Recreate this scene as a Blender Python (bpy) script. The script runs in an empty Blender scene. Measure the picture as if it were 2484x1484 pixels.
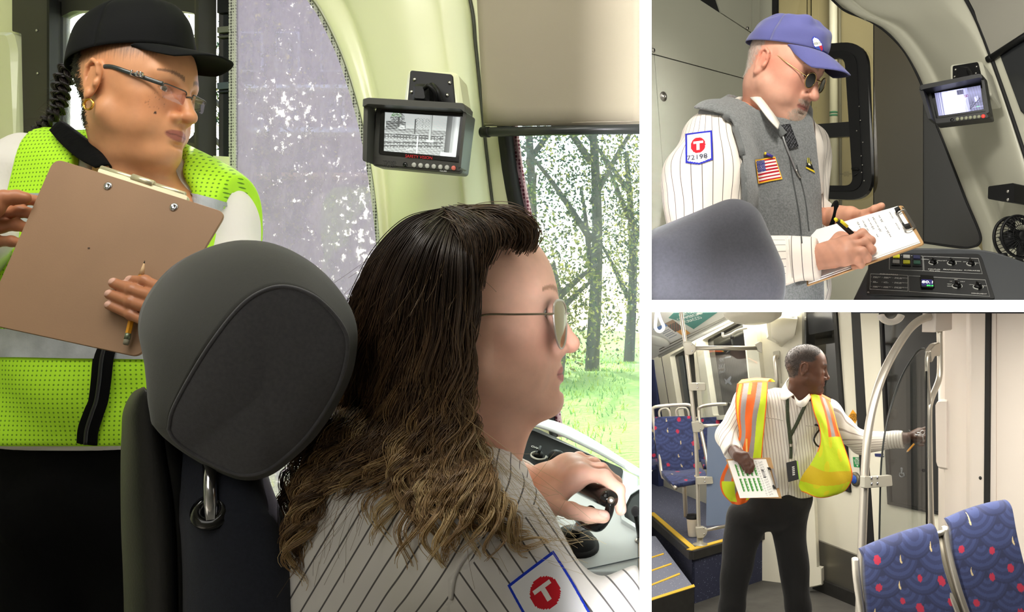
import bpy, bmesh, math, random
import numpy as np
from mathutils import Vector, Matrix
from mathutils.bvhtree import BVHTree

# ------------------------------------------------------------------ camera, world, sun, lamps, exposure
SC = bpy.context.scene
COL = SC.collection
FOC, CX, CY, ZC = 2400.0, 1566.0, 742.0, 1.95      # the camera stands level, opposite the added divider between the rooms
cam_d = bpy.data.cameras.new('camera'); cam = bpy.data.objects.new('camera', cam_d); COL.objects.link(cam)
cam.location = (0, 0, ZC); cam.rotation_euler = (math.pi/2, 0, 0)
cam_d.sensor_width = 36.0; cam_d.lens = 36.0*FOC/2484.0; cam_d.shift_x = -(CX-1242.0)/2484.0
cam_d.clip_start = 0.05; cam_d.clip_end = 200
SC.camera = cam
SC.view_settings.view_transform = 'Standard'; SC.view_settings.look = 'None'
SC.view_settings.gamma = 1.0; SC.view_settings.use_curve_mapping = False
SC.view_settings.exposure = 0.0
SC.cycles.max_bounces = 8; SC.cycles.diffuse_bounces = 4; SC.cycles.glossy_bounces = 4
SC.cycles.transparent_max_bounces = 16; SC.cycles.sample_clamp_indirect = 6.0
SC.cycles.caustics_reflective = False; SC.cycles.caustics_refractive = False

world = bpy.data.worlds.new('sky'); SC.world = world; world.use_nodes = True
_nt = world.node_tree; _bg = _nt.nodes['Background']
_sky = _nt.nodes.new('ShaderNodeTexSky'); _sky.sky_type = 'NISHITA'; _sky.sun_disc = False
_sky.sun_elevation = math.radians(38); _sky.sun_rotation = math.radians(-12); _sky.air_density = 1.0; _sky.dust_density = 2.0
_nt.links.new(_sky.outputs[0], _bg.inputs[0]); _bg.inputs[1].default_value = 0.85

def light(name, kind, loc, target, energy, size=0.5, color=(1, 1, 1), size_y=None, spot=None, blend=0.5):
    d = bpy.data.lights.new(name, kind); o = bpy.data.objects.new(name, d); COL.objects.link(o)
    o.location = loc; d.energy = energy; d.color = color
    o.rotation_euler = (Vector(target)-Vector(loc)).to_track_quat('-Z', 'Y').to_euler()
    if kind == 'AREA':
        d.size = size
        if size_y: d.shape = 'RECTANGLE'; d.size_y = size_y
    elif kind == 'SPOT':
        d.spot_size = spot; d.spot_blend = blend; d.shadow_soft_size = size
    elif kind == 'SUN': d.angle = size
    elif kind == 'POINT': d.shadow_soft_size = size
    return o
# daylight of the cab: the sun stands behind the side window
light('sun', 'SUN', (-3, 10, 8), (-3+0.26, 10-0.77, 8-0.60), 9.0, 0.01, (1.0, 0.94, 0.82))
# added fill lights, unseen: one for the rooms, two strips whiten the divider ends
light('front_fill_light', 'AREA', (-0.9, -0.5, ZC+1.2), (-0.9, 1.6, ZC-0.1), 7, 1.2, (1.0, 0.97, 0.92))
_l = light('wall_end_fill_strip', 'AREA', (0.0, -0.7, ZC), (0.0, 0.95, ZC), 1.5, 0.02, size_y=1.6); _l.data.spread = math.radians(6)
_l = light('slab_end_fill_strip', 'AREA', (0.2, -0.7, ZC), (0.2, 0.95, ZC), 0.38, 0.6, size_y=0.02); _l.data.spread = math.radians(5)
# added fill light above the daylight cab, out of view
light('cab_fill_light', 'AREA', (-0.75, 1.12, ZC+0.93), (-0.85, 1.75, ZC-0.2), 12.5, 1.1, (1.0, 0.98, 0.92), size_y=0.3)
# ceiling lamps of the upper cab
light('upper_cab_lamp', 'AREA', (0.25, 1.5, ZC+1.05), (0.45, 2.7, ZC+0.35), 14.5, 0.2, (1.0, 0.97, 0.88))
light('upper_cab_ceiling_lamp', 'AREA', (0.9, 2.2, ZC+1.25), (0.9, 2.6, ZC), 5, 0.5, (1.0, 0.97, 0.88))
# ceiling lamps of the lower carriage
light('carriage_lamp_front', 'AREA', (0.8, 3.0, ZC-0.016), (0.8, 3.0, 0), 40, 1.4, (1.0, 0.95, 0.85), size_y=1.0)
light('carriage_lamp_middle', 'AREA', (1.0, 5.2, ZC-0.016), (1.0, 5.2, 0), 45, 1.6, (1.0, 0.95, 0.85), size_y=0.7)
light('carriage_lamp_rear', 'AREA', (0.6, 7.4, ZC-0.016), (0.6, 7.4, 0), 66, 1.4, (1.0, 0.95, 0.85), size_y=1.0)

# ------------------------------------------------------------------ helpers
def A(*v): return np.array(v, dtype=float)
def P(px, py, d): return A((px-CX)*d/FOC, d, ZC+(CY-py)*d/FOC)
def nrm(v): v = np.asarray(v, float); return v/np.linalg.norm(v)
def lin(c):
    c = np.asarray(c, float)/255.0
    return np.where(c <= 0.04045, c/12.92, ((c+0.055)/1.055)**2.4)
def ray(px, py): return A((px-CX)/FOC, 1.0, (CY-py)/FOC)
class Plane:
    """A flat surface through three points; hit() is where the sight line of a pixel meets it."""
    def __init__(s, a, b, c):
        s.o = a; s.n = nrm(np.cross(b-a, c-a))
        if s.n[1] > 0: s.n = -s.n
    def hit(s, px, py, off=0.0):
        o = s.o+s.n*off-A(0, 0, ZC); r = ray(px, py)
        return A(0, 0, ZC)+r*(o@s.n)/(r@s.n)
    def frame(s, up=(0, 0, 1)):
        x = nrm(np.cross(up, s.n)); return x, np.cross(s.n, x), s.n
WL = {}
_uid = [0]
def link(o, parent, label, cat, group, kind):
    COL.objects.link(o)
    if parent is not None: o.parent = parent
    if label: o['label'] = label
    if cat: o['category'] = cat
    if group: o['group'] = group
    if kind: o['kind'] = kind
    return o
def empty(name, loc, label=None, cat=None, group=None, kind=None):
    o = bpy.data.objects.new(name, None); o.empty_display_size = 0.05
    o.location = loc; link(o, None, label, cat, group, kind); WL[o.name] = np.asarray(loc, float); return o
def mesh(name, v, f, mat, parent=None, label=None, cat=None, group=None, kind=None, smooth=True, col=None, attrs=None, mids=None, base=None):
    """One mesh object from world-space vertices; a child is stored relative to its parent."""
    v = np.asarray(v, float)
    if parent is not None: off = WL[parent.name]
    elif base is not None: off = np.asarray(base, float)
    else: off = A((v[:, 0].min()+v[:, 0].max())/2, (v[:, 1].min()+v[:, 1].max())/2, v[:, 2].min())
    me = bpy.data.meshes.new(name)
    vl = v-off
    if isinstance(f, np.ndarray) and f.ndim == 2:
        n = len(f); k = f.shape[1]
        me.vertices.add(len(vl)); me.vertices.foreach_set('co', vl.astype(np.float32).ravel())
        me.loops.add(n*k); me.loops.foreach_set('vertex_index', f.astype(np.int32).ravel())
        me.polygons.add(n); me.polygons.foreach_set('loop_start', np.arange(0, n*k, k, dtype=np.int32))
        me.update(calc_edges=True)
    else:
        me.from_pydata([tuple(p) for p in vl], [], [tuple(int(i) for i in q) for q in f]); me.update()
    for m in (mat if isinstance(mat, (list, tuple)) else [mat]): me.materials.append(m)
    if mids is not None: me.polygons.foreach_set('material_index', np.asarray(mids, np.int32))
    if smooth: me.polygons.foreach_set('use_smooth', np.ones(len(me.polygons), bool))
    if col is not None:
        a = me.color_attributes.new('col', 'FLOAT_COLOR', 'POINT')
        c4 = np.ones((len(v), 4), np.float32); c4[:, :3] = col; a.data.foreach_set('color', c4.ravel())
    for k, val in (attrs or {}).items():
        a = me.attributes.new(k, 'FLOAT', 'POINT'); a.data.foreach_set('value', np.asarray(val, np.float32))
    o = bpy.data.objects.new(name, me)
    link(o, parent, label, cat, group, kind)
    if parent is None: o.location = off; WL[o.name] = off
    else: WL[o.name] = off
    return o
def sharp(o, ang=40):
    me = o.data; me.set_sharp_from_angle(angle=math.radians(ang)); return o
def join(parts):
    """Stack (verts, faces) pairs into one pair."""
    vs, fs, n = [], [], 0
    for v, f in parts:
        vs.append(np.asarray(v, float)); fs += [tuple(int(i)+n for i in q) for q in f]; n += len(v)
    return np.concatenate(vs), fs
# ---- shapes: all return (verts, faces)
def box(c, half, R=None, bev=0.0, seg=2):
    bm = bmesh.new(); bmesh.ops.create_cube(bm, size=2.0)
    for v in bm.verts: v.co = Vector((v.co.x*half[0], v.co.y*half[1], v.co.z*half[2]))
    if bev > 0: bmesh.ops.bevel(bm, geom=bm.edges[:], offset=bev, segments=seg, affect='EDGES', profile=0.5)
    return _out(bm, c, R)
def _out(bm, c, R):
    bm.verts.index_update()
    v = np.array([q.co[:] for q in bm.verts]); f = [[x.index for x in q.verts] for q in bm.faces]; bm.free()
    if R is not None: v = v@np.asarray(R).T
    return v+np.asarray(c), f
def axes(z, up=(0, 0, 1)):
    z = nrm(z)
    if abs(z@np.asarray(up, float)) > 0.99: up = (0, 1, 0)
    x = nrm(np.cross(up, z)); return np.stack([x, np.cross(z, x), z], 1)
def lathe(prof, o, axis, n=24, up=(0, 0, 1)):
    """prof: [(radius, height)...] turned about AXIS from O."""
    R = axes(axis, up); v, f = [], []
    for r, h in prof:
        for i in range(n):
            t = 2*math.pi*i/n; v.append((r*math.cos(t), r*math.sin(t), h))
    m = len(prof)
    for j in range(m-1):
        for i in range(n):
            a, b = j*n+i, j*n+(i+1) % n; f.append((a, b, b+n, a+n))
    f.append(tuple(range(n))[::-1]); f.append(tuple((m-1)*n+i for i in range(n)))
    return np.array(v)@R.T+np.asarray(o), f
def smooth_path(pts, n):
    """Catmull-Rom through the points, N samples."""
    p = np.asarray(pts, float); k = len(p)
    if k == 2: t = np.linspace(0, 1, n)[:, None]; return p[0]*(1-t)+p[1]*t
    q = np.concatenate([[2*p[0]-p[1]], p, [2*p[-1]-p[-2]]])
    t = np.linspace(0, k-1-1e-9, n); i = t.astype(int); u = (t-i)[:, None]
    a, b, c, d = q[i], q[i+1], q[i+2], q[i+3]
    return 0.5*(2*b+(c-a)*u+(2*a-5*b+4*c-d)*u**2+(3*b-a-3*c+d)*u**3)
def tube(pts, r, n=10, closed=False, caps=True, flat=None, up=None):
    """A round bar along a path; r is one radius or one per point; flat squashes it along its second axis."""
    p = np.asarray(pts, float); m = len(p); r = np.broadcast_to(np.asarray(r, float), (m,))
    if closed: t = np.roll(p, -1, 0)-np.roll(p, 1, 0)
    else: t = np.gradient(p, axis=0)
    t /= np.linalg.norm(t, axis=1)[:, None]+1e-12
    ref = nrm(up) if up is not None else (A(0, 0, 1) if abs(t[0, 2]) < 0.9 else A(0, 1, 0))
    u = ref-t[0]*(ref@t[0]); u /= np.linalg.norm(u)
    v, f = [], []
    for i in range(m):
        if up is not None: u = nrm(up)-t[i]*(nrm(up)@t[i])
        else: u = u-t[i]*(u@t[i])
        u /= np.linalg.norm(u)+1e-12; w = np.cross(t[i], u)
        for k in range(n):
            a = 2*math.pi*k/n; v.append(p[i]+u*math.cos(a)*r[i]+w*math.sin(a)*r[i]*(flat or 1))
    for i in range(m if closed else m-1):
        j = (i+1) % m
        for k in range(n):
            l = (k+1) % n; f.append((i*n+k, i*n+l, j*n+l, j*n+k))
    if caps and not closed:
        f.append(tuple(range(n))[::-1]); f.append(tuple((m-1)*n+k for k in range(n)))
    return np.array(v), f
def ball(c, r, R=None, nu=20, nv=12):
    r = np.broadcast_to(np.asarray(r, float), (3,)); v, f = [], []
    for j in range(nv+1):
        b = -math.pi/2+math.pi*j/nv
        for i in range(nu):
            a = 2*math.pi*i/nu; v.append((math.cos(b)*math.cos(a), math.cos(b)*math.sin(a), math.sin(b)))
    for j in range(nv):
        for i in range(nu):
            a, q = j*nu+i, j*nu+(i+1) % nu; f.append((a, q, q+nu, a+nu))
    v = np.array(v)*r
    if R is not None: v = v@np.asarray(R).T
    return v+np.asarray(c), f
def sheet(grid, thick=0.0, wrap=False):
    """grid[i][j] of points; thick > 0 gives it a back face and edges."""
    g = np.asarray(grid, float); a, b = g.shape[:2]; v = g.reshape(-1, 3); f = []
    for i in range(a-1):
        for j in range(b-1): f.append((i*b+j, i*b+j+1, (i+1)*b+j+1, (i+1)*b+j))
    if thick:
        du = np.gradient(g, axis=0); dv = np.gradient(g, axis=1); n = np.cross(du, dv); n /= np.linalg.norm(n, axis=2)[..., None]+1e-12
        w = (g+n*thick).reshape(-1, 3); N = len(v); f2 = [tuple(i+N for i in q[::-1]) for q in f]
        rim = [(0, j) for j in range(b)]+[(i, b-1) for i in range(1, a)]+[(a-1, j) for j in range(b-2, -1, -1)]+[(i, 0) for i in range(a-2, 0, -1)]
        ids = [i*b+j for i, j in rim]
        side = [(ids[k], ids[k-1], ids[k-1]+N, ids[k]+N) for k in range(len(ids))]
        return np.concatenate([v, w]), f+f2+side
    return v, f
def rounded(pts, r, n=5):
    """A polygon with its corners rounded; r is one radius or one per corner (pixel outlines)."""
    p = np.asarray(pts, float); k = len(p); r = np.broadcast_to(np.asarray(r, float), (k,)); out = []
    for i in range(k):
        a, b, c = p[i-1], p[i], p[(i+1) % k]
        if r[i] <= 0: out.append(b); continue
        u = (a-b)/np.linalg.norm(a-b); w = (c-b)/np.linalg.norm(c-b); s = b+u*r[i]; e = b+w*r[i]
        for t in np.linspace(0, 1, n+1): out.append((1-t)**2*s+2*t*(1-t)*b+t*t*e)
    return np.array(out)
def slab_on(pl, outline, t0, t1, bev=0.0):
    """A plate on a plane: the outline (pixels) from height t0 to t1 above the plane, towards the camera."""
    k = len(outline); bot = np.array([pl.hit(x, y, 0) for x, y in outline])
    lo, hi = bot+pl.n*t0, bot+pl.n*t1; c = hi.mean(0)
    ord_ = range(k)
    if bev > 0:
        d = hi-c; L = np.linalg.norm(d, axis=1)[:, None]; top = c+d*(1-np.minimum(bev/L, 0.9)); mid = hi-pl.n*bev
        v = np.concatenate([lo, mid, top]); m = 3
    else: v = np.concatenate([lo, hi]); m = 2
    f = []
    for j in range(m-1):
        for i in ord_:
            a, b = j*k+i, j*k+(i+1) % k; f.append((a, b, b+k, a+k))
    f.append(tuple((m-1)*k+i for i in ord_)); f.append(tuple(range(k))[::-1])
    return v, f
def ring_on(pl, outer, inner, t0, t1):
    """A frame on a plane between two outlines with the same number of points."""
    k = len(outer); H = lambda o, t: np.array([pl.hit(x, y, 0) for x, y in o])+pl.n*t
    v = np.concatenate([H(outer, t0), H(outer, t1), H(inner, t1), H(inner, t0)]); f = []
    for j in range(4):
        for i in range(k):
            a, b = j*k+i, j*k+(i+1) % k; c = ((j+1) % 4)*k; f.append((a, b, c+(i+1) % k, c+i))
    return v, f
def fixn(o):
    bm = bmesh.new(); bm.from_mesh(o.data); bmesh.ops.recalc_face_normals(bm, faces=bm.faces[:]); bm.to_mesh(o.data); bm.free(); return o
def loft(curves, n, name=None):
    """Curves (lists of points) resampled to N points each: a grid for sheet()."""
    return np.array([smooth_path(c, n) for c in curves])
def bvh(*objs):
    vs, fs, n = [], [], 0
    for o in objs:
        w = WL[o.name]; me = o.data
        co = np.empty(len(me.vertices)*3, np.float32); me.vertices.foreach_get('co', co); co = co.reshape(-1, 3)+w
        vs += [tuple(c) for c in co.tolist()]
        for p in me.polygons: fs.append([i+n for i in p.vertices])
        n = len(vs)
    return BVHTree.FromPolygons(vs, fs)
def drape(tree, px, py, off=0.0015, dflt=None):
    """Where the sight line of a pixel first meets a surface, lifted off it."""
    r = nrm(ray(px, py)); h = tree.ray_cast(Vector((0, 0, ZC)), Vector(r))
    if h[0] is None:
        return P(px, py, dflt) if dflt else None
    n = np.array(h[1][:]); n = -n if n@r > 0 else n
    return np.array(h[0][:])+n*off
def bilin(q, u, v):
    q = np.asarray(q, float); return (q[0]*(1-u)+q[1]*u)*(1-v)+(q[3]*(1-u)+q[2]*u)*v
def decal(name, quad, nx, ny, fn, where, mat, parent, **kw):
    """A flat print: nx x ny cells over a pixel quad (tl, tr, br, bl); fn(u, v) gives an sRGB colour or None; where(px, py) gives the point."""
    v, f, c = [], [], []
    cache = {}
    def pt(i, j):
        if (i, j) not in cache: cache[(i, j)] = where(*bilin(quad, i/nx, j/ny))
        return cache[(i, j)]
    for j in range(ny):
        for i in range(nx):
            k = fn((i+.5)/nx, (j+.5)/ny)
            if k is None: continue
            q = [pt(i, j), pt(i, j+1), pt(i+1, j+1), pt(i+1, j)]
            if any(x is None for x in q): continue
            n = len(v); v += q; f.append((n, n+1, n+2, n+3)); c += [lin(k)]*4
    return mesh(name, np.array(v), f, mat, parent, col=np.array(c), smooth=False, **kw)
def text(name, body, pos, right, up, size, mat, parent, align='CENTER', ext=0.0002, **kw):
    c = bpy.data.curves.new(name, 'FONT'); c.body = body; c.size = size; c.align_x = align; c.align_y = 'CENTER'; c.extrude = ext
    c.resolution_u = 3; t = bpy.data.objects.new(name, c); me = bpy.data.meshes.new_from_object(t); bpy.data.objects.remove(t); bpy.data.curves.remove(c)
    me.materials.clear(); me.materials.append(mat); o = bpy.data.objects.new(name, me)
    r = nrm(right); u = np.asarray(up, float); u = nrm(u-r*(u@r)); n = np.cross(r, u)
    m = Matrix(((r[0], u[0], n[0]), (r[1], u[1], n[1]), (r[2], u[2], n[2])))
    o.rotation_euler = m.to_euler(); o.location = np.asarray(pos, float)-(WL[parent.name] if parent else 0)
    return link(o, parent, kw.get('label'), None, None, None)
def text_on(name, body, pl, px, py, dx, dy, hpx, mat, parent, off=0.001, **kw):
    """Writing on a plane, centred at a pixel, running along the pixel direction (dx, dy), letters hpx pixels tall."""
    e = .5/math.hypot(dx, dy)
    a = pl.hit(px, py, off); b = pl.hit(px+dx*e, py+dy*e, off); c = pl.hit(px+dy*e, py-dx*e, off)
    s = math.sqrt(np.linalg.norm(c-a)*np.linalg.norm(b-a))*2*hpx*1.4
    return text(name, body, a, b-a, c-a, s, mat, parent, **kw)

# ------------------------------------------------------------------ materials
def mat(name, rgb, rough=0.5, metal=0.0, bump=None, var=None, emit=None, spec=0.5, coat=0.0, sss=0.0, sheen=0.0, trans=0.0, vcol=False, alpha=None):
    m = bpy.data.materials.new(name); m.use_nodes = True; nt = m.node_tree; b = nt.nodes['Principled BSDF']; L = nt.links.new
    c = (*lin(rgb), 1.0)
    b.inputs['Base Color'].default_value = c; b.inputs['Roughness'].default_value = rough; b.inputs['Metallic'].default_value = metal
    b.inputs['Specular IOR Level'].default_value = spec; b.inputs['Coat Weight'].default_value = coat
    b.inputs['Sheen Weight'].default_value = sheen
    if sss: b.inputs['Subsurface Weight'].default_value = sss; b.inputs['Subsurface Radius'].default_value = (1.0, .35, .2); b.inputs['Subsurface Scale'].default_value = 0.006
    if alpha is not None: b.inputs['Alpha'].default_value = alpha
    src = None; tc = nt.nodes.new('ShaderNodeTexCoord')
    if vcol:
        at = nt.nodes.new('ShaderNodeAttribute'); at.attribute_name = 'col'; src = at.outputs['Color']
    if var:
        n = nt.nodes.new('ShaderNodeTexNoise'); n.inputs['Scale'].default_value = var[0]; n.inputs['Detail'].default_value = 5
        L(tc.outputs['Object'], n.inputs['Vector'])
        mr = nt.nodes.new('ShaderNodeMapRange'); mr.inputs[1].default_value = .3; mr.inputs[2].default_value = .7
        mr.inputs[3].default_value = 1-var[1]; mr.inputs[4].default_value = 1+var[1]; L(n.outputs[0], mr.inputs[0])
        mx = nt.nodes.new('ShaderNodeVectorMath'); mx.operation = 'SCALE'
        if src is not None: L(src, mx.inputs[0])
        else: mx.inputs[0].default_value = c[:3]
        L(mr.outputs[0], mx.inputs['Scale']); src = mx.outputs[0]
    if src is not None: L(src, b.inputs['Base Color'])
    if bump:
        n = nt.nodes.new('ShaderNodeTexNoise'); n.inputs['Scale'].default_value = bump[0]; n.inputs['Detail'].default_value = 3
        L(tc.outputs['Object'], n.inputs['Vector']); bp = nt.nodes.new('ShaderNodeBump'); bp.inputs['Strength'].default_value = bump[1]
        bp.inputs['Distance'].default_value = bump[2] if len(bump) > 2 else 0.002
        L(n.outputs[0], bp.inputs['Height']); L(bp.outputs[0], b.inputs['Normal'])
    if emit:
        if src is not None: L(src, b.inputs['Emission Color'])
        else: b.inputs['Emission Color'].default_value = c
        b.inputs['Emission Strength'].default_value = emit
    return m
def glass(name, tint=(255, 255, 255), refl=0.06, dust=None, dust_col=(200, 200, 205), dust_amt=0.5, streak=None, specks=0.0):
    """Window glass: lets light through, mirrors a little; dust = noise scale of the dirt film on it."""
    m = bpy.data.materials.new(name); m.use_nodes = True; nt = m.node_tree; nt.nodes.clear(); L = nt.links.new; N = nt.nodes.new
    out = N('ShaderNodeOutputMaterial'); tr = N('ShaderNodeBsdfTransparent'); tr.inputs[0].default_value = (*lin(tint), 1)
    gl = N('ShaderNodeBsdfGlossy'); gl.inputs['Roughness'].default_value = 0.02
    ge = N('ShaderNodeNewGeometry'); dt = N('ShaderNodeVectorMath'); dt.operation = 'DOT_PRODUCT'; L(ge.outputs['Incoming'], dt.inputs[0]); L(ge.outputs['Normal'], dt.inputs[1])
    ab = N('ShaderNodeMath'); ab.operation = 'ABSOLUTE'; L(dt.outputs['Value'], ab.inputs[0]); om = N('ShaderNodeMath'); om.operation = 'SUBTRACT'; om.inputs[0].default_value = 1; L(ab.outputs[0], om.inputs[1])
    pw_ = N('ShaderNodeMath'); pw_.operation = 'POWER'; L(om.outputs[0], pw_.inputs[0]); pw_.inputs[1].default_value = 5
    mu = N('ShaderNodeMath'); mu.operation = 'MULTIPLY_ADD'; L(pw_.outputs[0], mu.inputs[0]); mu.inputs[1].default_value = .6; mu.inputs[2].default_value = refl
    mu.use_clamp = True
    mx = N('ShaderNodeMixShader'); L(mu.outputs[0], mx.inputs[0]); L(tr.outputs[0], mx.inputs[1]); L(gl.outputs[0], mx.inputs[2]); last = mx.outputs[0]
    if dust:
        tl = N('ShaderNodeBsdfTranslucent'); tl.inputs[0].default_value = (*lin(dust_col), 1)
        df = N('ShaderNodeBsdfDiffuse'); df.inputs[0].default_value = (*lin(dust_col), 1)
        ad = N('ShaderNodeMixShader'); ad.inputs[0].default_value = .35; L(tl.outputs[0], ad.inputs[1]); L(df.outputs[0], ad.inputs[2])
        tc = N('ShaderNodeTexCoord'); mp = N('ShaderNodeMapping'); L(tc.outputs['Object'], mp.inputs[0])
        if streak: mp.inputs['Scale'].default_value = streak
        n1 = N('ShaderNodeTexNoise'); n1.inputs['Scale'].default_value = dust; n1.inputs['Detail'].default_value = 8; n1.inputs['Roughness'].default_value = .7
        L(mp.outputs[0], n1.inputs[0])
        n2 = N('ShaderNodeTexNoise'); n2.inputs['Scale'].default_value = dust*14; n2.inputs['Detail'].default_value = 2; L(mp.outputs[0], n2.inputs[0])
        a = N('ShaderNodeMapRange'); a.inputs[1].default_value = .4; a.inputs[2].default_value = .72; a.inputs[3].default_value = dust_amt*.75; a.inputs[4].default_value = min(1, dust_amt*1.35); L(n1.outputs[0], a.inputs[0])
        b = N('ShaderNodeMapRange'); b.inputs[1].default_value = .3; b.inputs[2].default_value = .7; b.inputs[3].default_value = .75; b.inputs[4].default_value = 1.2; L(n2.outputs[0], b.inputs[0])
        c = N('ShaderNodeMath'); c.operation = 'MULTIPLY'; c.use_clamp = True; L(a.outputs[0], c.inputs[0]); L(b.outputs[0], c.inputs[1])
        if specks:
            n3 = N('ShaderNodeTexNoise'); n3.inputs['Scale'].default_value = dust*20; n3.inputs['Detail'].default_value = 6; n3.inputs['Roughness'].default_value = .65; L(tc.outputs['Object'], n3.inputs[0])
            n4 = N('ShaderNodeTexNoise'); n4.inputs['Scale'].default_value = dust*1.1; L(tc.outputs['Object'], n4.inputs[0])
            su = N('ShaderNodeMath'); su.operation = 'MULTIPLY_ADD'; L(n4.outputs[0], su.inputs[0]); su.inputs[1].default_value = .55; L(n3.outputs[0], su.inputs[2])
            e = N('ShaderNodeMapRange'); e.inputs[1].default_value = .90; e.inputs[2].default_value = .96; L(su.outputs[0], e.inputs[0])
            mc = N('ShaderNodeMix'); mc.data_type = 'RGBA'; L(e.outputs[0], mc.inputs[0]); mc.inputs[6].default_value = (*lin(dust_col), 1); mc.inputs[7].default_value = (.95, .95, .95, 1); L(mc.outputs[2], tl.inputs[0]); L(mc.outputs[2], df.inputs[0])
            mxa = N('ShaderNodeMath'); mxa.operation = 'MAXIMUM'; L(c.outputs[0], mxa.inputs[0]); L(e.outputs[0], mxa.inputs[1]); c = mxa
        m2 = N('ShaderNodeMixShader'); L(c.outputs[0], m2.inputs[0]); L(last, m2.inputs[1]); L(ad.outputs[0], m2.inputs[2]); last = m2.outputs[0]
    L(last, out.inputs[0]); return m
def striped(name, base, line, period, width, rough=0.8, bump=(400, .15), attr='u', soft=.25):
    """Cloth with fine woven lines along the attribute ATTR (metres)."""
    m = mat(name, base, rough, bump=bump, sheen=.1); nt = m.node_tree; L = nt.links.new; N = nt.nodes.new; b = nt.nodes['Principled BSDF']
    at = N('ShaderNodeAttribute'); at.attribute_name = attr
    d = N('ShaderNodeMath'); d.operation = 'DIVIDE'; L(at.outputs['Fac'], d.inputs[0]); d.inputs[1].default_value = period
    fr = N('ShaderNodeMath'); fr.operation = 'PINGPONG'; L(d.outputs[0], fr.inputs[0]); fr.inputs[1].default_value = .5
    w = width/period/2
    mr = N('ShaderNodeMapRange'); mr.inputs[1].default_value = w*(1-soft); mr.inputs[2].default_value = w*(1+soft); mr.inputs[3].default_value = 1; mr.inputs[4].default_value = 0; L(fr.outputs[0], mr.inputs[0])
    mx = N('ShaderNodeMix'); mx.data_type = 'RGBA'; mx.inputs[6].default_value = (*lin(base), 1); mx.inputs[7].default_value = (*lin(line), 1); L(mr.outputs[0], mx.inputs[0])
    L(mx.outputs[2], b.inputs['Base Color']); return m
def mesh_fabric(name, rgb, dark, pitch=0.006, rough=.75, axes_=(0, 2)):
    """Loosely knitted vest cloth with a grid of small holes."""
    m = mat(name, rgb, rough, bump=(60, .3, .004)); nt = m.node_tree; L = nt.links.new; N = nt.nodes.new; b = nt.nodes['Principled BSDF']
    tc = N('ShaderNodeTexCoord'); sx = N('ShaderNodeSeparateXYZ'); L(tc.outputs['Object'], sx.inputs[0])
    ws = []
    for sgn in (1, -1):
        c = N('ShaderNodeMath'); c.operation = 'ADD' if sgn > 0 else 'SUBTRACT'; L(sx.outputs[axes_[0]], c.inputs[0]); L(sx.outputs[axes_[1]], c.inputs[1])
        s = N('ShaderNodeMath'); s.operation = 'MULTIPLY'; L(c.outputs[0], s.inputs[0]); s.inputs[1].default_value = 2*math.pi/pitch/2
        q = N('ShaderNodeMath'); q.operation = 'SINE'; L(s.outputs[0], q.inputs[0]); ws.append(q)
    pr = N('ShaderNodeMath'); pr.operation = 'MULTIPLY'; L(ws[0].outputs[0], pr.inputs[0]); L(ws[1].outputs[0], pr.inputs[1])
    mr = N('ShaderNodeMapRange'); mr.inputs[1].default_value = .55; mr.inputs[2].default_value = .75; L(pr.outputs[0], mr.inputs[0])
    mx = N('ShaderNodeMix'); mx.data_type = 'RGBA'; mx.inputs[6].default_value = (*lin(rgb), 1); mx.inputs[7].default_value = (*lin(dark), 1); L(mr.outputs[0], mx.inputs[0])
    L(mx.outputs[2], b.inputs['Base Color']); return m
def dotted(name, a, b_, pitch, rad=.32):
    """Painted glass border: a grid of dots (object x/z)."""
    m = mat(name, a, .4); nt = m.node_tree; L = nt.links.new; N = nt.nodes.new; b = nt.nodes['Principled BSDF']
    tc = N('ShaderNodeTexCoord'); v = N('ShaderNodeTexVoronoi'); v.inputs['Scale'].default_value = 1/pitch; v.inputs['Randomness'].default_value = 0.15
    L(tc.outputs['Object'], v.inputs[0]); mr = N('ShaderNodeMapRange'); mr.inputs[1].default_value = rad; mr.inputs[2].default_value = rad+.15; L(v.outputs[0], mr.inputs[0])
    mx = N('ShaderNodeMix'); mx.data_type = 'RGBA'; mx.inputs[6].default_value = (*lin(b_), 1); mx.inputs[7].default_value = (*lin(a), 1); L(mr.outputs[0], mx.inputs[0])
    L(mx.outputs[2], b.inputs['Base Color']); return m
MAT = {}
def mm(key, *a, **k):
    if key not in MAT: MAT[key] = mat(key, *a, **k)
    return MAT[key]
M_print = mat('print', (255, 255, 255), .7, vcol=True, spec=.2)
M_screen = mat('screen_picture', (255, 255, 255), .3, vcol=True, emit=0.75)
M_white_text = mat('white_lettering', (225, 225, 220), .5)
M_black = mat('black_plastic', (17, 17, 18), .5, spec=.3, bump=(900, .12, .0006))
M_black_gloss = mat('black_gloss', (14, 14, 15), .12, coat=.5)
M_rubber = mat('black_rubber', (18, 18, 19), .7)
M_chrome = mat('chrome', (215, 215, 220), .12, metal=1)
M_steel = mat('brushed_steel', (196, 192, 184), .34, metal=1, bump=(300, .05))
M_gold = mat('gold', (236, 190, 90), .2, metal=1)

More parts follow.
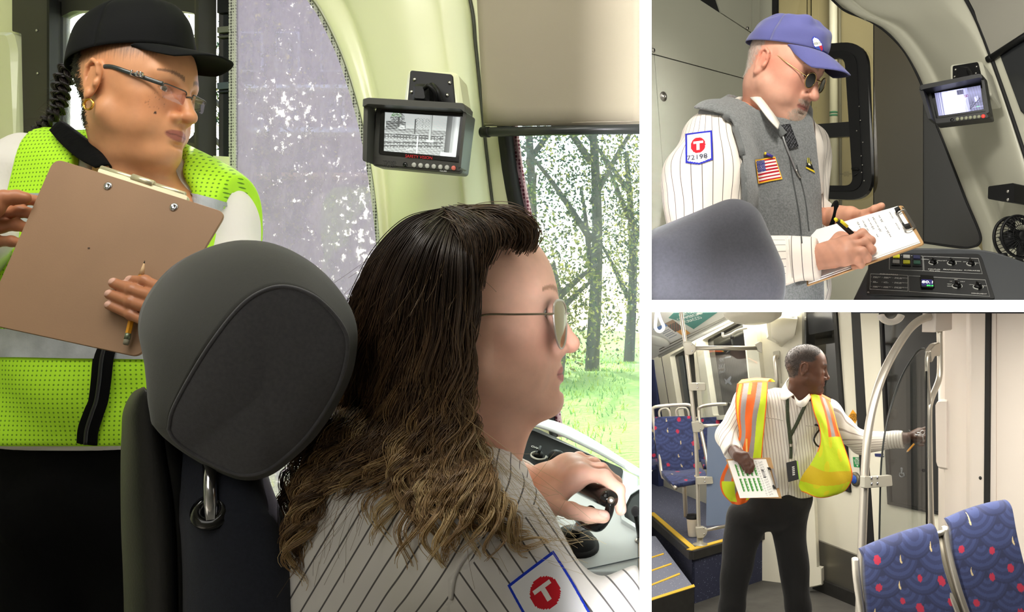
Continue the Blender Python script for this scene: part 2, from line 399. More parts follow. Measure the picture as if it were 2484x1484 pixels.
# ------------------------------------------------------------------ implicit surfaces for people, clothes and padding
class Grid:
    def __init__(s, lo, hi, h):
        s.h = h; s.lo = np.asarray(lo, float)
        s.ax = [np.arange(lo[i], hi[i]+h, h, dtype=np.float32) for i in range(3)]
        s.f = np.full([len(a) for a in s.ax], 0.2, np.float32)
    def copy(s, f=None):
        g = Grid.__new__(Grid); g.h = s.h; g.lo = s.lo; g.ax = s.ax; g.f = (s.f if f is None else f).copy(); return g
    def sub(s, lo, hi):
        sl = []
        for i in range(3):
            a = int(np.searchsorted(s.ax[i], lo[i])); b = int(np.searchsorted(s.ax[i], hi[i])); sl.append(slice(max(a-1, 0), min(b+1, len(s.ax[i]))))
        return tuple(sl)
    def put(s, kind, args, k=0.01, mode='u', M=None, pad=0.0):
        if kind == 'e':
            c, r = np.asarray(args[0], float), np.broadcast_to(np.asarray(args[1], float), (3,)); R = args[2] if len(args) > 2 else None
            e = r if R is None else np.full(3, r.max()); lo, hi = c-e, c+e
        elif kind == 'c':
            a, b, ra, rb = np.asarray(args[0], float), np.asarray(args[1], float), args[2], args[3]; m = max(ra, rb); lo, hi = np.minimum(a, b)-m, np.maximum(a, b)+m
        elif kind == 'b':
            c, hf, rd = np.asarray(args[0], float), np.asarray(args[1], float), args[2]; R = args[3] if len(args) > 3 else None
            e = hf+rd if R is None else np.full(3, np.linalg.norm(hf)+rd); lo, hi = c-e, c+e
        sc = 1.0
        if M is not None:
            cr = np.array([[x, y, z] for x in (lo[0], hi[0]) for y in (lo[1], hi[1]) for z in (lo[2], hi[2])])@M[:3, :3].T+M[:3, 3]
            lo, hi = cr.min(0), cr.max(0); sc = np.linalg.norm(M[:3, 0])
        q = k*sc*1.05+4*s.h+pad
        sl = s.sub(lo-q, hi+q)
        if any(w.stop <= w.start for w in sl): return s
        x, y, z = s.ax[0][sl[0]][:, None, None], s.ax[1][sl[1]][None, :, None], s.ax[2][sl[2]][None, None, :]
        if M is not None:
            Ri = M[:3, :3].T/(sc*sc); t = M[:3, 3]
            dx, dy, dz = x-np.float32(t[0]), y-np.float32(t[1]), z-np.float32(t[2])
            x, y, z = [(Ri[i, 0]*dx+Ri[i, 1]*dy+Ri[i, 2]*dz).astype(np.float32) for i in range(3)]
        if kind in 'eb':
            x, y, z = x-np.float32(c[0]), y-np.float32(c[1]), z-np.float32(c[2])
            if R is not None:
                R = np.asarray(R, np.float32); x, y, z = [R[0, i]*x+R[1, i]*y+R[2, i]*z for i in range(3)]
        if kind == 'e':
            r = r.astype(np.float32)
            a2 = (x/r[0])**2+(y/r[1])**2+(z/r[2])**2; b2 = (x/r[0]**2)**2+(y/r[1]**2)**2+(z/r[2]**2)**2
            k0 = np.sqrt(a2); d = k0*(k0-1)/np.sqrt(b2+1e-9)
        elif kind == 'c':
            ba = (b-a).astype(np.float32); L2 = float(ba@ba)+1e-12
            px, py, pz = x-np.float32(a[0]), y-np.float32(a[1]), z-np.float32(a[2])
            t = np.clip((px*ba[0]+py*ba[1]+pz*ba[2])/L2, 0, 1)
            d = np.sqrt((px-t*ba[0])**2+(py-t*ba[1])**2+(pz-t*ba[2])**2)-(ra+(rb-ra)*t)
        else:
            qx, qy, qz = np.abs(x)-np.float32(hf[0]), np.abs(y)-np.float32(hf[1]), np.abs(z)-np.float32(hf[2])
            d = np.sqrt(np.maximum(qx, 0)**2+np.maximum(qy, 0)**2+np.maximum(qz, 0)**2)+np.minimum(np.maximum(qx, np.maximum(qy, qz)), 0)-rd
        d = (d*sc).astype(np.float32); kk = max(k*sc, 1e-5); f = s.f[sl]
        if mode == 's': d = -d
        hh = np.clip(.5+.5*(d-f)/kk, 0, 1) if mode == 'u' else np.clip(.5-.5*(d-f)/kk, 0, 1)
        s.f[sl] = d*(1-hh)+f*hh+(-1 if mode == 'u' else 1)*kk*hh*(1-hh)
        return s
    def cut(s, point, normal, k=0.004):
        """Keep what lies behind the plane (against its normal)."""
        n = nrm(normal); d = (s.ax[0][:, None, None]-point[0])*n[0]+(s.ax[1][None, :, None]-point[1])*n[1]+(s.ax[2][None, None, :]-point[2])*n[2]
        s.f = np.maximum(s.f, d.astype(np.float32)); return s
    def wave(s, amp, fn):
        x, y, z = s.ax[0][:, None, None], s.ax[1][None, :, None], s.ax[2][None, None, :]
        m = np.abs(s.f) < 0.06; w = np.broadcast_to(fn(x, y, z), s.f.shape); s.f = np.where(m, s.f+amp*w.astype(np.float32), s.f); return s
    def net(s, smooth=1):
        f = s.f; f[[0, -1]] = np.maximum(f[[0, -1]], s.h*.5); f[:, [0, -1]] = np.maximum(f[:, [0, -1]], s.h*.5); f[:, :, [0, -1]] = np.maximum(f[:, :, [0, -1]], s.h*.5)
        g = f < 0; n = np.zeros([d-1 for d in f.shape], np.uint8)
        S = [slice(0, -1), slice(1, None)]
        for a in (0, 1):
            for b in (0, 1):
                for c in (0, 1): n += g[S[a], S[b], S[c]]
        act = (n > 0) & (n < 8); idx = np.argwhere(act); ids = np.full(act.shape, -1, np.int32); ids[act] = np.arange(len(idx))
        cor = np.array([(a, b, c) for a in (0, 1) for b in (0, 1) for c in (0, 1)])
        val = np.stack([f[idx[:, 0]+a, idx[:, 1]+b, idx[:, 2]+c] for a, b, c in cor], 1)
        acc = np.zeros((len(idx), 3)); cnt = np.zeros(len(idx))
        for i in range(8):
            for j in range(i+1, 8):
                if np.abs(cor[i]-cor[j]).sum() != 1: continue
                a, b = val[:, i], val[:, j]; m = (a < 0) != (b < 0); t = np.where(m, a/np.where(m, a-b, 1), 0)
                acc += np.where(m[:, None], cor[i]+t[:, None]*(cor[j]-cor[i]), 0); cnt += m
        v = s.lo+(idx+acc/cnt[:, None])*s.h
        F = []
        for ax in range(3):
            a = np.moveaxis(g, ax, 0); e = a[:-1] != a[1:]; flip0 = a[:-1]
            e = e[:, 1:-1, 1:-1]; fl = flip0[:, 1:-1, 1:-1]; I = np.moveaxis(ids, ax, 0)
            q = np.stack([I[:, :-1, :-1][e], I[:, 1:, :-1][e], I[:, 1:, 1:][e], I[:, :-1, 1:][e]], 1)
            w = fl[e]
            if ax == 1: w = ~w
            q = np.where(w[:, None], q, q[:, ::-1]); F.append(q)
        F = np.concatenate(F); F = F[(F >= 0).all(1)]
        for _ in range(smooth):
            m = np.zeros_like(v); c = np.zeros(len(v))
            for k in range(4):
                np.add.at(m, F[:, k], v[F[:, (k+1) % 4]]); np.add.at(c, F[:, k], 1)
            v = np.where(c[:, None] > 0, .45*v+.55*m/np.maximum(c, 1)[:, None], v)
        return v, F
def stack_q(parts):
    vs, fs, n = [], [], 0
    for v, f in parts: vs.append(v); fs.append(f+n); n += len(v)
    return np.concatenate(vs), np.concatenate(fs)
def sdf_mesh(name, g, m, parent=None, smooth=1, **kw):
    v, f = g.net(smooth); return mesh(name, v, f, m, parent, **kw)
def pose(c, fwd, up, s=1.0):
    y = nrm(fwd); z = np.asarray(up, float); z = nrm(z-y*(z@y)); x = np.cross(y, z); M = np.eye(4)
    M[:3, 0], M[:3, 1], M[:3, 2], M[:3, 3] = x*s, y*s, z*s, c; return M
def tf(M, p): return np.asarray(p, float)@M[:3, :3].T+M[:3, 3]
def inv(M, p):
    s2 = M[:3, 0]@M[:3, 0]; return (np.asarray(p, float)-M[:3, 3])@M[:3, :3]/s2
# ------------------------------------------------------------------ people: heads, hands, hair, hats, spectacles
M_skin = {}
def skin_mat(name, rough=.5, sss=.06):
    m = mat(name, (255, 255, 255), rough, vcol=True, var=(60, .05), bump=(700, .12, .0006), sss=sss, spec=.4); M_skin[name] = m; return m
skin_mat('fair_skin'); skin_mat('tan_skin', .42); skin_mat('brown_skin', .45, .05)
M_eye = mat('eyeball', (255, 255, 255), .08, vcol=True, coat=.6)
M_hair = mat('hair_strands', (255, 255, 255), .42, vcol=True, spec=.5)
def ss(a, b, x): t = np.clip((x-a)/(b-a), 0, 1); return t*t*(3-2*t)
def head_sdf(g, M, nose=1.0, jaw=1.0, lips=1.0, brow=1.0, cheek=1.0, fat=0.0, ears=True, eye_open=1.0, chin=1.0, mouth_open=0.0, smile=0.0):
    pu = lambda kind, args, k=.01, mode='u': g.put(kind, args, k, mode, M)
    pu('e', ((0, -.012, .028), (.076, .099, .090)), .001)
    pu('e', ((0, .018, .035), (.069, .074, .074)), .03)
    pu('e', ((0, .022, -.028), (.064*jaw, .069, .088)), .03)
    for s in (-1, 1):
        pu('e', ((s*.043, .05, -.018), (.024, .026, .022*cheek)), .02)                       # cheekbone
        pu('c', ((s*.060*jaw, .002, -.052), (s*.020, .070, -.100), .017, .015), .025)           # jaw line
        pu('e', ((s*.040, .050, -.058), (.024+fat, .030+fat, .032)), .02)                      # cheek
        pu('c', ((s*.010, .082, .028), (s*.046, .068, .026), .0115*brow, .010), .014)            # brow
        pu('e', ((s*.034, .101, .004), (.021, .022, .0145)), .010, 's')                        # eye socket
        pu('e', ((s*.033, .0705, .004), .0140), .005)                                           # lids
        pu('e', ((s*.033, .086, .0035), (.0135, .012, .0056*eye_open)), .0015, 's')             # eye opening
    pu('e', ((0, .083, -.100), (.021, .0165, .017*chin)), .02)
    if fat > 0: pu('e', ((0, .040, -.112), (.042, .045, .020+fat)), .03)                       # under the chin
    n = nose
    pu('c', ((0, .086, .020), (0, .086+.021*n, -.030), .0075, .0095*n), .012)                   # bridge
    pu('e', ((0, .087+.022*n, -.034), (.0108*n, .0108*n, .0098*n)), .006)                         # tip
    for s in (-1, 1):
        pu('e', ((s*.0125*n, .0955, -.0385), (.0085*n, .0115, .0085)), .006)                      # nostril wing
        pu('e', ((s*.0068*n, .1025, -.0480), (.0036, .0065, .0042)), .003, 's')
        pu('c', ((s*.019, .088, -.040), (s*.033, .068, -.070), .0022, .0022), .008, 's')          # fold beside the mouth
    pu('e', ((0, .076, -.066), (.031, .022, .026)), .02)
    ml = .0245; zc = -.068+.004*smile
    for s in (-1, 1):
        pu('c', ((0.003*s, .0945, -.0628), (s*ml, .0815, zc), .0055*lips, .0022), .005)
        pu('c', ((0, .0925, -.0735), (s*ml*.9, .0810, zc-.001), .0066*lips, .0022), .006)
        pu('c', ((0, .0990, -.0680-mouth_open*.4), (s*(ml+.001), .0862, zc), .0012+mouth_open, .0008), .0025, 's')
    pu('e', ((0, .0985, -.0850), (.015, .006, .0036)), .007, 's')
    if ears:
        for s in (-1, 1):
            Rz = np.array(Matrix.Rotation(s*math.radians(-22), 3, 'Z')@Matrix.Rotation(math.radians(-12), 3, 'X'))
            c = A(s*.0755, -.018, -.004); q = lambda p: c+Rz@A(s*p[0], p[1], p[2])
            pu('e', (q((.002, 0, 0)), (.0055, .0185, .031), Rz), .005)
            ring = [(.006, .013, .012), (.008, .008, .027), (.010, -.006, .030), (.010, -.0175, .018), (.009, -.018, .002), (.007, -.010, -.016), (.004, .001, -.027)]
            for i in range(len(ring)-1): pu('c', (q(ring[i]), q(ring[i+1]), .0036, .0036), .003)
            pu('e', (q((.007, .002, -.026)), (.0045, .008, .010), Rz), .004)
            pu('e', (q((.012, .005, -.002)), (.006, .009, .015), Rz), .003, 's')
            pu('c', (q((.006, -.005, -.012)), (q((.006, -.009, .016))), .003, .003), .003)
            pu('e', (q((.006, .015, -.005)), (.004, .005, .007), Rz), .004)
def skin_cols(M, v, base, lip, brow=None, blush=(0, 0, 0), lipw=1.0, fn=None, seed=0):
    """Own colour of the skin: lips, brows, redder cheeks, nose and ears."""
    p = inv(M, v); x, y, z = p.T; ax = np.abs(x); c = np.tile(lin(base), (len(v), 1))
    def blend(m, col): nonlocal c; m = m[:, None]; c = c*(1-m)+np.asarray(col)*m
    rb = np.exp(-((ax-.045)**2+(z+.03)**2)/.0007)*(y > .02)+np.exp(-(x**2+(y-.108)**2+(z+.034)**2)/.0003)*.9+(ax > .079)*.5*(np.abs(z) < .05)
    blend(np.clip(rb, 0, 1)*.45, lin(base)*np.array([1.05, .80, .74]) if not any(blush) else lin(blush))
    e = (x/(.0265*lipw))**2+((z+.0685)/.0098)**2
    blend((1-ss(.75, 1.15, e))*(y > .06)*(y < .115), lin(lip))
    line = (1-ss(.0006, .0017, np.abs(z+.068)))*(ax < .026)*(y > .07); blend(line*.7, lin(lip)*.35)
    if brow is not None:
        t = np.clip((ax-.012)/.042, 0, 1); zc = .0285+.0075*np.sin(t*2.3)-.004*t; w = .0046*(1-.55*t)
        rn = np.sin(ax*1900+z*1300)*.18+np.sin(ax*700-z*2500)*.15
        blend((1-ss(.55, 1.2, np.abs(z-zc)/w+rn))*(ax > .011)*(ax < .055)*(y > .04)*.85, lin(brow))
    lash = (1-ss(.0, .0022, np.abs(((ax-.033)/.0142)**2+((z-.0035)/.0062)**2-1)*.006))*(y > .06)*(y < .09)
    blend(lash*.5, lin(base)*.25)
    if fn: c = fn(p, c, blend) if fn(p, c, blend) is not None else c
    return c
def eyes(M, parent, iris=(70, 45, 25), look=(0, 1, 0)):
    for s in (-1, 1):
        v, f = ball((0, 0, 0), 1.0, None, 24, 18); d = nrm(look); q = v@d
        c = np.tile(lin((228, 220, 212)), (len(v), 1)); c[q > .86] = lin(iris); c[q > .965] = lin((8, 7, 7))
        mesh('eyeball', tf(M, v*.0122+A(s*.033, .0705, .0038)), f, M_eye, parent, col=c)
def strands(name, pts, rad, cols, m, parent, n=3, **kw):
    """Hair: pts (S, K, 3), rad (S, K) or scalar, cols (S, K, 3)."""
    S, K = pts.shape[:2]; t = np.gradient(pts, axis=1); t /= np.linalg.norm(t, axis=2)[..., None]+1e-9
    u = np.cross(t, A(.3, 1, .2)); u /= np.linalg.norm(u, axis=2)[..., None]+1e-9; w = np.cross(t, u); rad = np.broadcast_to(rad, (S, K))[..., None]
    v = np.stack([pts+(u*math.cos(2*math.pi*i/n)+w*math.sin(2*math.pi*i/n))*rad for i in range(n)], 2)   # S,K,n,3
    idx = np.arange(S*K*n).reshape(S, K, n); j = np.roll(idx, -1, 2)
    f = np.stack([idx[:, :-1], j[:, :-1], j[:, 1:], idx[:, 1:]], -1).reshape(-1, 4)
    c = np.repeat(cols[:, :, None, :], n, 2).reshape(-1, 3)
    return mesh(name, v.reshape(-1, 3), f, m, parent, col=c, **kw)
def tri_sample(v, f, w, n, rng):
    """Random points with normals on quads, weighted by per-vertex mask w."""
    a, b, c, d = v[f[:, 0]], v[f[:, 1]], v[f[:, 2]], v[f[:, 3]]; nn = np.cross(c-a, d-b); ar = np.linalg.norm(nn, axis=1); nn /= ar[:, None]+1e-12
    p = ar*w[f].mean(1); p /= p.sum(); i = rng.choice(len(f), n, p=p); s, t = rng.random((2, n, 1))
    return (a[i]*(1-s)+b[i]*s)*(1-t)+(d[i]*(1-s)+c[i]*s)*t, nn[i]
def fuzz(name, v, f, w, n, length, rad, dirfn, colfn, m, parent, seed=1, K=4, lift=.35, jit=.4):
    """Short hair growing from the part of a skin where w > 0."""
    rng = np.random.default_rng(seed); p, nn = tri_sample(v, f, w, n, rng); d = dirfn(p); d = d-nn*(d*nn).sum(1)[:, None]
    d /= np.linalg.norm(d, axis=1)[:, None]+1e-9; d = d+nn*lift+rng.normal(0, jit, (n, 3)); d /= np.linalg.norm(d, axis=1)[:, None]
    L = length*rng.uniform(.6, 1.2, (n, 1, 1)); t = np.linspace(0, 1, K)[None, :, None]
    pts = p[:, None]+d[:, None]*L*t-nn[:, None]*L*.25*t**2
    col = np.repeat(colfn(p, rng)[:, None], K, 1)
    return strands(name, pts, rad*np.linspace(1, .4, K)[None], col, m, parent)
def hand_sdf(g, wrist, fingers, rr=.0082, wr=.024, palm=.0125, back=None):
    """fingers: lists of 4 joints (knuckle, middle, end, tip), the thumb first; wrist: (forearm point, wrist point)."""
    fa, w = np.asarray(wrist[0], float), np.asarray(wrist[1], float)
    g.put('c', (fa, w, wr*1.12, wr*.86), .01)
    kn = [np.asarray(f[0], float) for f in fingers]
    for i, k in enumerate(kn[1:]):
        b = w+(k-w)*.12; g.put('c', (b, k, palm*1.15, palm*.88), .016)
    for a, b in zip(kn[1:-1], kn[2:]):
        g.put('c', (a*.9+w*.1, b*.9+w*.1, palm*.9, palm*.88), .012)
        g.put('c', (a*.45+w*.55, b*.45+w*.55, palm*1.15, palm*1.1), .016)
    t = fingers[0]; g.put('c', (w*.75+np.asarray(t[0])*.25, t[0], palm*1.2, palm*1.15), .018)
    g.put('c', (t[0], np.asarray(t[0])*.3+kn[1]*.7, palm*.9, palm*.7), .016)
    for i, f in enumerate(fingers):
        s = (1.12, 1.0, 1.03, .98, .86)[i]*rr
        f = [np.asarray(q, float) for q in f]
        for j in range(len(f)-1):
            ra, rb = s*(1.1-.09*j), s*(1.02-.09*j)
            g.put('c', (f[j], f[j+1], ra, rb), .0035 if j else .007)
        for j in (1, 2):
            if j < len(f)-1: g.put('e', (f[j], s*(1.1-.09*j)), .004)
def nails(v, fingers, c, nail, towards, rr=.0082):
    """Paler nails on the back of each finger tip; towards: the direction the backs of the fingers face (one or per finger)."""
    for i, f in enumerate(fingers):
        tip, dip = np.asarray(f[-1], float), np.asarray(f[-2], float); ax = nrm(tip-dip); b = np.asarray(towards[i] if isinstance(towards, list) else towards, float)
        b = nrm(b-ax*(b@ax)); o = tip+b*rr*.75+ax*rr*.15; d = v-o
        u, w_, h = d@ax, d@np.cross(ax, b), d@b
        m = (1-ss(.75, 1.05, (u/.0080)**2+(w_/.0058)**2))*(h > -.006); c[:] = c*(1-m[:, None])+lin(nail)*m[:, None]
        e = (1-ss(.0, .35, np.abs((u/.0080)**2+(w_/.0058)**2-1.05)))*(h > -.006)*.35; c[:] = c*(1-e[:, None])+lin(nail)*.35*e[:, None]
    return c
def cap_crown(M, z0=.028, r=(.085, .106, .098), c=(0, -.010, .040), tilt=.17, wr=.0015, seed=0, back_drop=0.0):
    """Six-panel crown of a cap in head space: (verts, faces)."""
    n, m = 72, 26; g = []
    rng = np.random.default_rng(seed); ph = rng.uniform(0, 6.3, 6)
    for j in range(m+1):
        t = j/m; row = []
        for i in range(n+1):
            a = 2*math.pi*i/n; b = (1-t)*math.pi/2
            s = max(0, math.cos(b))**.62; h = math.sin(b)
            seam = abs(((a/(math.pi/3)) % 1)-.5)*2
            wob = wr*(math.sin(3*a+ph[0]+4*t)+.7*math.sin(7*a+ph[1])*math.sin(6*t+ph[2])+.5*math.sin(15*t+2*a+ph[3]))*math.sin(math.pi*min(1, t*1.05))
            rr = 1+wob/.09-(.010*ss(.86, 1, seam) if t < .98 else 0)
            zz = c[2]+z0-.030+(r[2]-z0+.03)*h*rr
            y = r[1]*s*rr*math.sin(a); zz += tilt*y+(-back_drop if False else 0)
            row.append((c[0]+r[0]*s*rr*math.cos(a), c[1]+y, zz))
        g.append(row)
    return sheet([[tf(M, p) for p in row] for row in g], .0015)
def cap_brim(M, z0=.028, r=(.085, .106), c=(0, -.010, .040), tilt=.17, length=.078, width=1.02, droop=.35, arch=.020, fall=.018, th=.0026):
    """Curved bill in front of the crown."""
    g = []
    for j in range(13):
        v = j/12; row = []
        for i in range(33):
            u = -1+2*i/32; a = math.pi/2+u*width
            ex = length*max(0, 1-abs(u)**2.7)**.8
            x = c[0]+r[0]*math.cos(a)*(1-.06*v); y = c[1]+r[1]*math.sin(a)*(1-.02*(1-v)) if False else c[1]+r[1]*math.sin(a)
            z = c[2]+z0-.030+tilt*y-(arch*u*u*v+fall*v**1.3*(1-.5*abs(u)))*min(1, ex/length*1.6)-.001
            row.append((x, y+ex*v, z))
        g.append(row)
    return sheet([[tf(M, p) for p in row] for row in g], th)
def spectacles(M, parent, lens, frame_m, lens_m, temple_m, bridge_z=.008, y=.098, half=.0335, full=True, wire=.0011, temple_r=.0013, wrap=.12, ear=(.079, -.005, .012), temple_flat=None, tilt=0.0, hz=.004):
    """lens: outline [(x, z)] of the wearer's right lens about its own centre; parts hang on PARENT."""
    L = np.asarray(lens, float)
    def q(s, x, z):
        X = half+x; return A(s*X, y-wrap*(X-.01)-tilt*z, bridge_z+z)
    for s in (-1, 1):
        out = [q(s, x, z) for x, z in L]; w = np.array([tf(M, p) for p in out]); n = len(w); ctr = w.mean(0)
        fwd = M[:3, 1]/np.linalg.norm(M[:3, 1])
        rings = [(0, .0042), (.5, .0034), (.8, .0018), (1, 0)]; v = [ctr+fwd*.0016]; F = []
        for k, (tt, b) in enumerate(rings[1:]):
            for p in w: v.append(ctr+(p-ctr)*tt+fwd*(.0016*(1-tt*tt)))
        for i in range(n): F.append((0, 1+i, 1+(i+1) % n))
        for k in range(2):
            for i in range(n): F.append((1+k*n+i, 1+(k+1)*n+i, 1+(k+1)*n+(i+1) % n, 1+k*n+(i+1) % n))
        lo = mesh('lens', np.array(v), F, lens_m, parent)
        if full: mesh('rim', *tube(np.concatenate([w]), wire, 8, closed=True), frame_m, parent)
        else:
            top = [p for p, (x, z) in zip(w, L) if z > 0.002]; idx = [i for i, (x, z) in enumerate(L) if z > 0.002]
            mesh('rim', *tube(w[idx], wire, 8), frame_m, parent)
        hx = L[:, 0].max(); hp = q(s, hx, .004)
        hp = q(s, hx, hz)
        pts = [hp, hp+A(s*.004, -.006, .0), A(s*(ear[0]-.003), .045, hp[2]*.45+ear[2]*.55), A(s*ear[0], ear[1]+.012, ear[2]), A(s*(ear[0]-.001), ear[1]-.012, ear[2]-.008), A(s*(ear[0]-.004), ear[1]-.024, ear[2]-.026)]
        mesh('temple', *tube([tf(M, p) for p in smooth_path(pts, 26)], temple_r, 8, flat=temple_flat, up=M[:3, 2] if temple_flat else None), temple_m, parent)
    ix = L[:, 0].min(); a, b = q(1, ix, .003), q(-1, ix, .003)
    mesh('bridge', *tube([tf(M, p) for p in smooth_path([a, (a+b)/2+A(0, .004, .002), b], 10)], wire, 8), frame_m, parent)
    for s in (-1, 1): mesh('nose_pad', *ball(tf(M, q(s, ix+.001, -.004)+A(-s*.002, -.006, 0)), .0022, None, 10, 8), frame_m, parent)
def limb_u(v, a, b, ref):
    """Distance round a limb, for stripes that run along it."""
    ax = nrm(b-a); r = np.asarray(ref, float); r = nrm(r-ax*(r@ax)); w = np.cross(ax, r); d = v-a; x, y = d@r, d@w
    return np.arctan2(y, x)*.055
# ================================================================== added shell: dividers and unseen light-blocking walls
M_lightblock = mat('lightblock_grey', (150, 148, 142), .9); M_divider = mat('white_divider', (250, 250, 250), .9, spec=0)
M_dark = mat('tunnel_dark', (20, 20, 20), .9)
def wall(name, c, half, m, kind='structure', **kw): v, f = box(c, half); return mesh(name, v, f, m, None, kind=kind, smooth=False, **kw)
YF = 0.95; TH = 14.5*YF/FOC
wall('wall_divider', (0, (YF+10)/2, ZC), (TH, (10-YF)/2, 1.95), M_divider)  # added divider: white gap between the views, built as a wall
wall('floor_divider', (2.25+TH, (YF+10)/2, ZC), (2.25, (10-YF)/2, TH), M_divider)  # added divider slab between upper and lower view
wall('wall_lightblock_back', (0, -1.25, 2), (4.5, .05, 2.1), M_lightblock)  # unseen box round the camera, added to block sky light
wall('wall_lightblock_left', (-4.45, .6, 2), (.05, 1.8, 2.1), M_lightblock)
wall('wall_lightblock_right', (4.45, 4.4, 2), (.05, 5.6, 2.1), M_lightblock)
wall('ceiling_lightblock', (0, .65, 3.95), (4.5, 1.85, .05), M_lightblock)
wall('ceiling_upper_cab', (2.25, 6.25, 3.95), (2.25, 3.75, .05), M_lightblock)
wall('floor_lightblock', (0, 0, -.06), (4.5, 1.2, .05), M_lightblock)
wall('wall_rear', (2.25, 10.05, 2), (2.25, .05, 2.1), M_dark)

# ================================================================== ROOM 1: daylight cab
Z1 = .82
M_cream = mat('cream_moulded_plastic', (236, 238, 200), .32, coat=.25, bump=(3, .05))
M_olive = mat('olive_metal', (62, 60, 46), .45); M_frame_dark = mat('dark_window_frame', (40, 39, 36), .5)
WA = Plane(P(0, 700, 2.45), P(920, 700, 2.05), P(0, 0, 2.45))
WS = Plane(P(1150, 320, 2.02), P(1551, 320, 1.86), P(1330, 1000, 2.06))
def part(name, vf, m, parent=None, **kw): return mesh(name, vf[0], vf[1], m, parent, **kw)
def slab(name, pl, outline, t0, t1, m, parent=None, bev=0.0, smooth=False, **kw):
    o = part(name, slab_on(pl, outline, t0, t1, bev), m, parent, smooth=smooth, **kw); return fixn(o)
# floor and outside wall of the cab
wall('floor_cab', (-2.2, 1.75, Z1-.03), (2.2-TH, .85, .03), mat('cab_floor_rubber', (70, 72, 75), .8))
wall('ceiling_cab', (-2.2, 1.55, ZC+1.0), (2.2-TH, .75, .03), mat('cab_ceiling', (225, 224, 200), .5))
wall('wall_cab_end', (-1.95, 1.7, ZC-.05), (.03, .85, 1.1), M_cream)
# --- side wall: door post, door window, dark gap, side window
door = empty('door_1', WA.hit(300, 1200), kind='structure')
slab('door_panel', WA, [(86, 350), (556, 380), (556, 1700), (-200, 1700), (-200, 350)], -.03, 0, M_cream, door)
slab('side_panel', WA, rounded([(-300, 88), (70, 88), (80, 130), (86, 420), (-300, 420)], [0, 12, 12, 0, 0]), 0, .05, M_cream, door, bev=.012)
slab('upper_side_panel', WA, [(-300, -250), (60, -250), (60, 90), (-300, 90)], -.02, .015, M_cream, door)
slab('door_post', WA, rounded([(57, -250), (151, -250), (151, 440), (88, 440), (80, 86), (58, 84)], [0, 0, 0, 0, 8, 4]), .0, .03, mat('door_post_bronze', (54, 50, 44), .45), door)
slab('post_edge', WA, [(147, -250), (153, -250), (153, 440), (147, 440)], .0, .036, M_black, door)
for px, py in ((90, 74), (92, 178), (96, 300)): part('bolt', lathe([(.0015, 0), (.003, 0), (.003, .002), (.001, .003)], WA.hit(px, py, .03), WA.n, 10), M_steel, door)
win = empty('window_1', WA.hit(320, 430), kind='structure')
oo = rounded([(148, -250), (515, -250), (515, 460), (148, 460)], 8); ii = rounded([(156, -220), (484, -220), (484, 345), (156, 345)], 26)
WB = Plane(WA.o-WA.n*.03, WA.o-WA.n*.03+A(0, 0, 1), WA.o-WA.n*.03+np.cross(WA.n, (0, 0, 1)))
part('window_frame', ring_on(WA, rounded([(146, 18-260), (500, 18-260), (500, 352), (146, 352)], 8), rounded([(153, 26-60), (485, 26-60), (485, 344), (153, 344)], 40), -.02, .012), M_frame_dark, win, smooth=False)
slab('window_header', WA, rounded([(140, -60), (500, -60), (500, 70), (478, 34), (440, 27), (180, 27), (153, 40), (140, 60)], [0, 0, 2, 10, 8, 8, 8, 0]), -.02, .004, M_frame_dark, win)
slab('window_post', WA, [(497, -250), (516, -250), (516, 458), (497, 458)], -.01, .03, M_olive, win)
slab('window_post_edge', WA, [(511, -250), (517, -250), (517, 458), (511, 458)], -.01, .042, M_frame_dark, win)
slab('window_rail', WA, [(430, 346), (500, 352), (500, 384), (420, 376)], -.01, .03, M_olive, win)
g_clear = glass('cab_glass', (250, 252, 250), .05, 5, (235, 238, 240), .16)
slab('pane', WA, [(150, -240), (490, -240), (490, 350), (150, 350)], -.012, -.009, g_clear, win)
gap = empty('window_2', WA.hit(535, 600), kind='structure')
M_gap = mat('dark_door_glass', (38, 40, 42), .12, spec=.6)
slab('dark_pane', WA, [(514, -250), (556, -250), (556, 640), (514, 640)], -.03, -.02, M_gap, gap)
for y0, y1, c in ((-60, 28, (30, 31, 32)), (62, 76, (120, 122, 110)), (84, 88, (90, 92, 84)), (198, 214, (88, 98, 108)), (218, 222, (50, 54, 60))):  # flat strips of differing grey across the dark pane
    slab('dark_pane_strip', WA, [(516, y0), (553, y0-3), (553, y1-3), (516, y1)], -.02, -.012, mat('gap_strip', c, .3), gap)
# main side window
edge = [(640, -130), (705, -60), (748, -10), (777, 30), (803, 80), (830, 140), (855, 215), (876, 290), (893, 370), (906, 450), (915, 520), (923, 600), (930, 760), (934, 1000), (936, 1380)]
edge = smooth_path(np.array(edge, float), 50)[:, :2] if False else np.array(smooth_path([(x, y, 0) for x, y in edge], 48))[:, :2]
side = empty('window_3', WA.hit(720, 1380), kind='structure')
g_dirty = glass('dirty_side_glass', (225, 222, 235), .07, 3.2, (146, 142, 154), .56, streak=(1, 1, .55), specks=1)
slab('pane', WA, [(562, -240), (600, -240)]+[tuple(p) for p in edge]+[(562, 1380)], -.008, -.004, g_dirty, side)
M_dots = dotted('dot_printed_border', (206, 206, 204), (70, 70, 72), .0065)
slab('dotted_border', WA, [(554, -240), (571, -240), (571, 1380), (554, 1380)], -.006, -.001, M_dots, side)
inn = np.array([p-np.array([10, -2]) for p in edge])
v = [WA.hit(x, y, -.001) for x, y in edge]+[WA.hit(x, y, -.001) for x, y in inn]; n = len(edge)
mesh('dotted_border', np.array(v), [(i, i+1, n+i+1, n+i) for i in range(n-1)], M_dots, side)
slab('window_sill', WA, [(150, 1370), (960, 1370), (960, 1400), (150, 1400)], -.02, .04, M_cream, side)
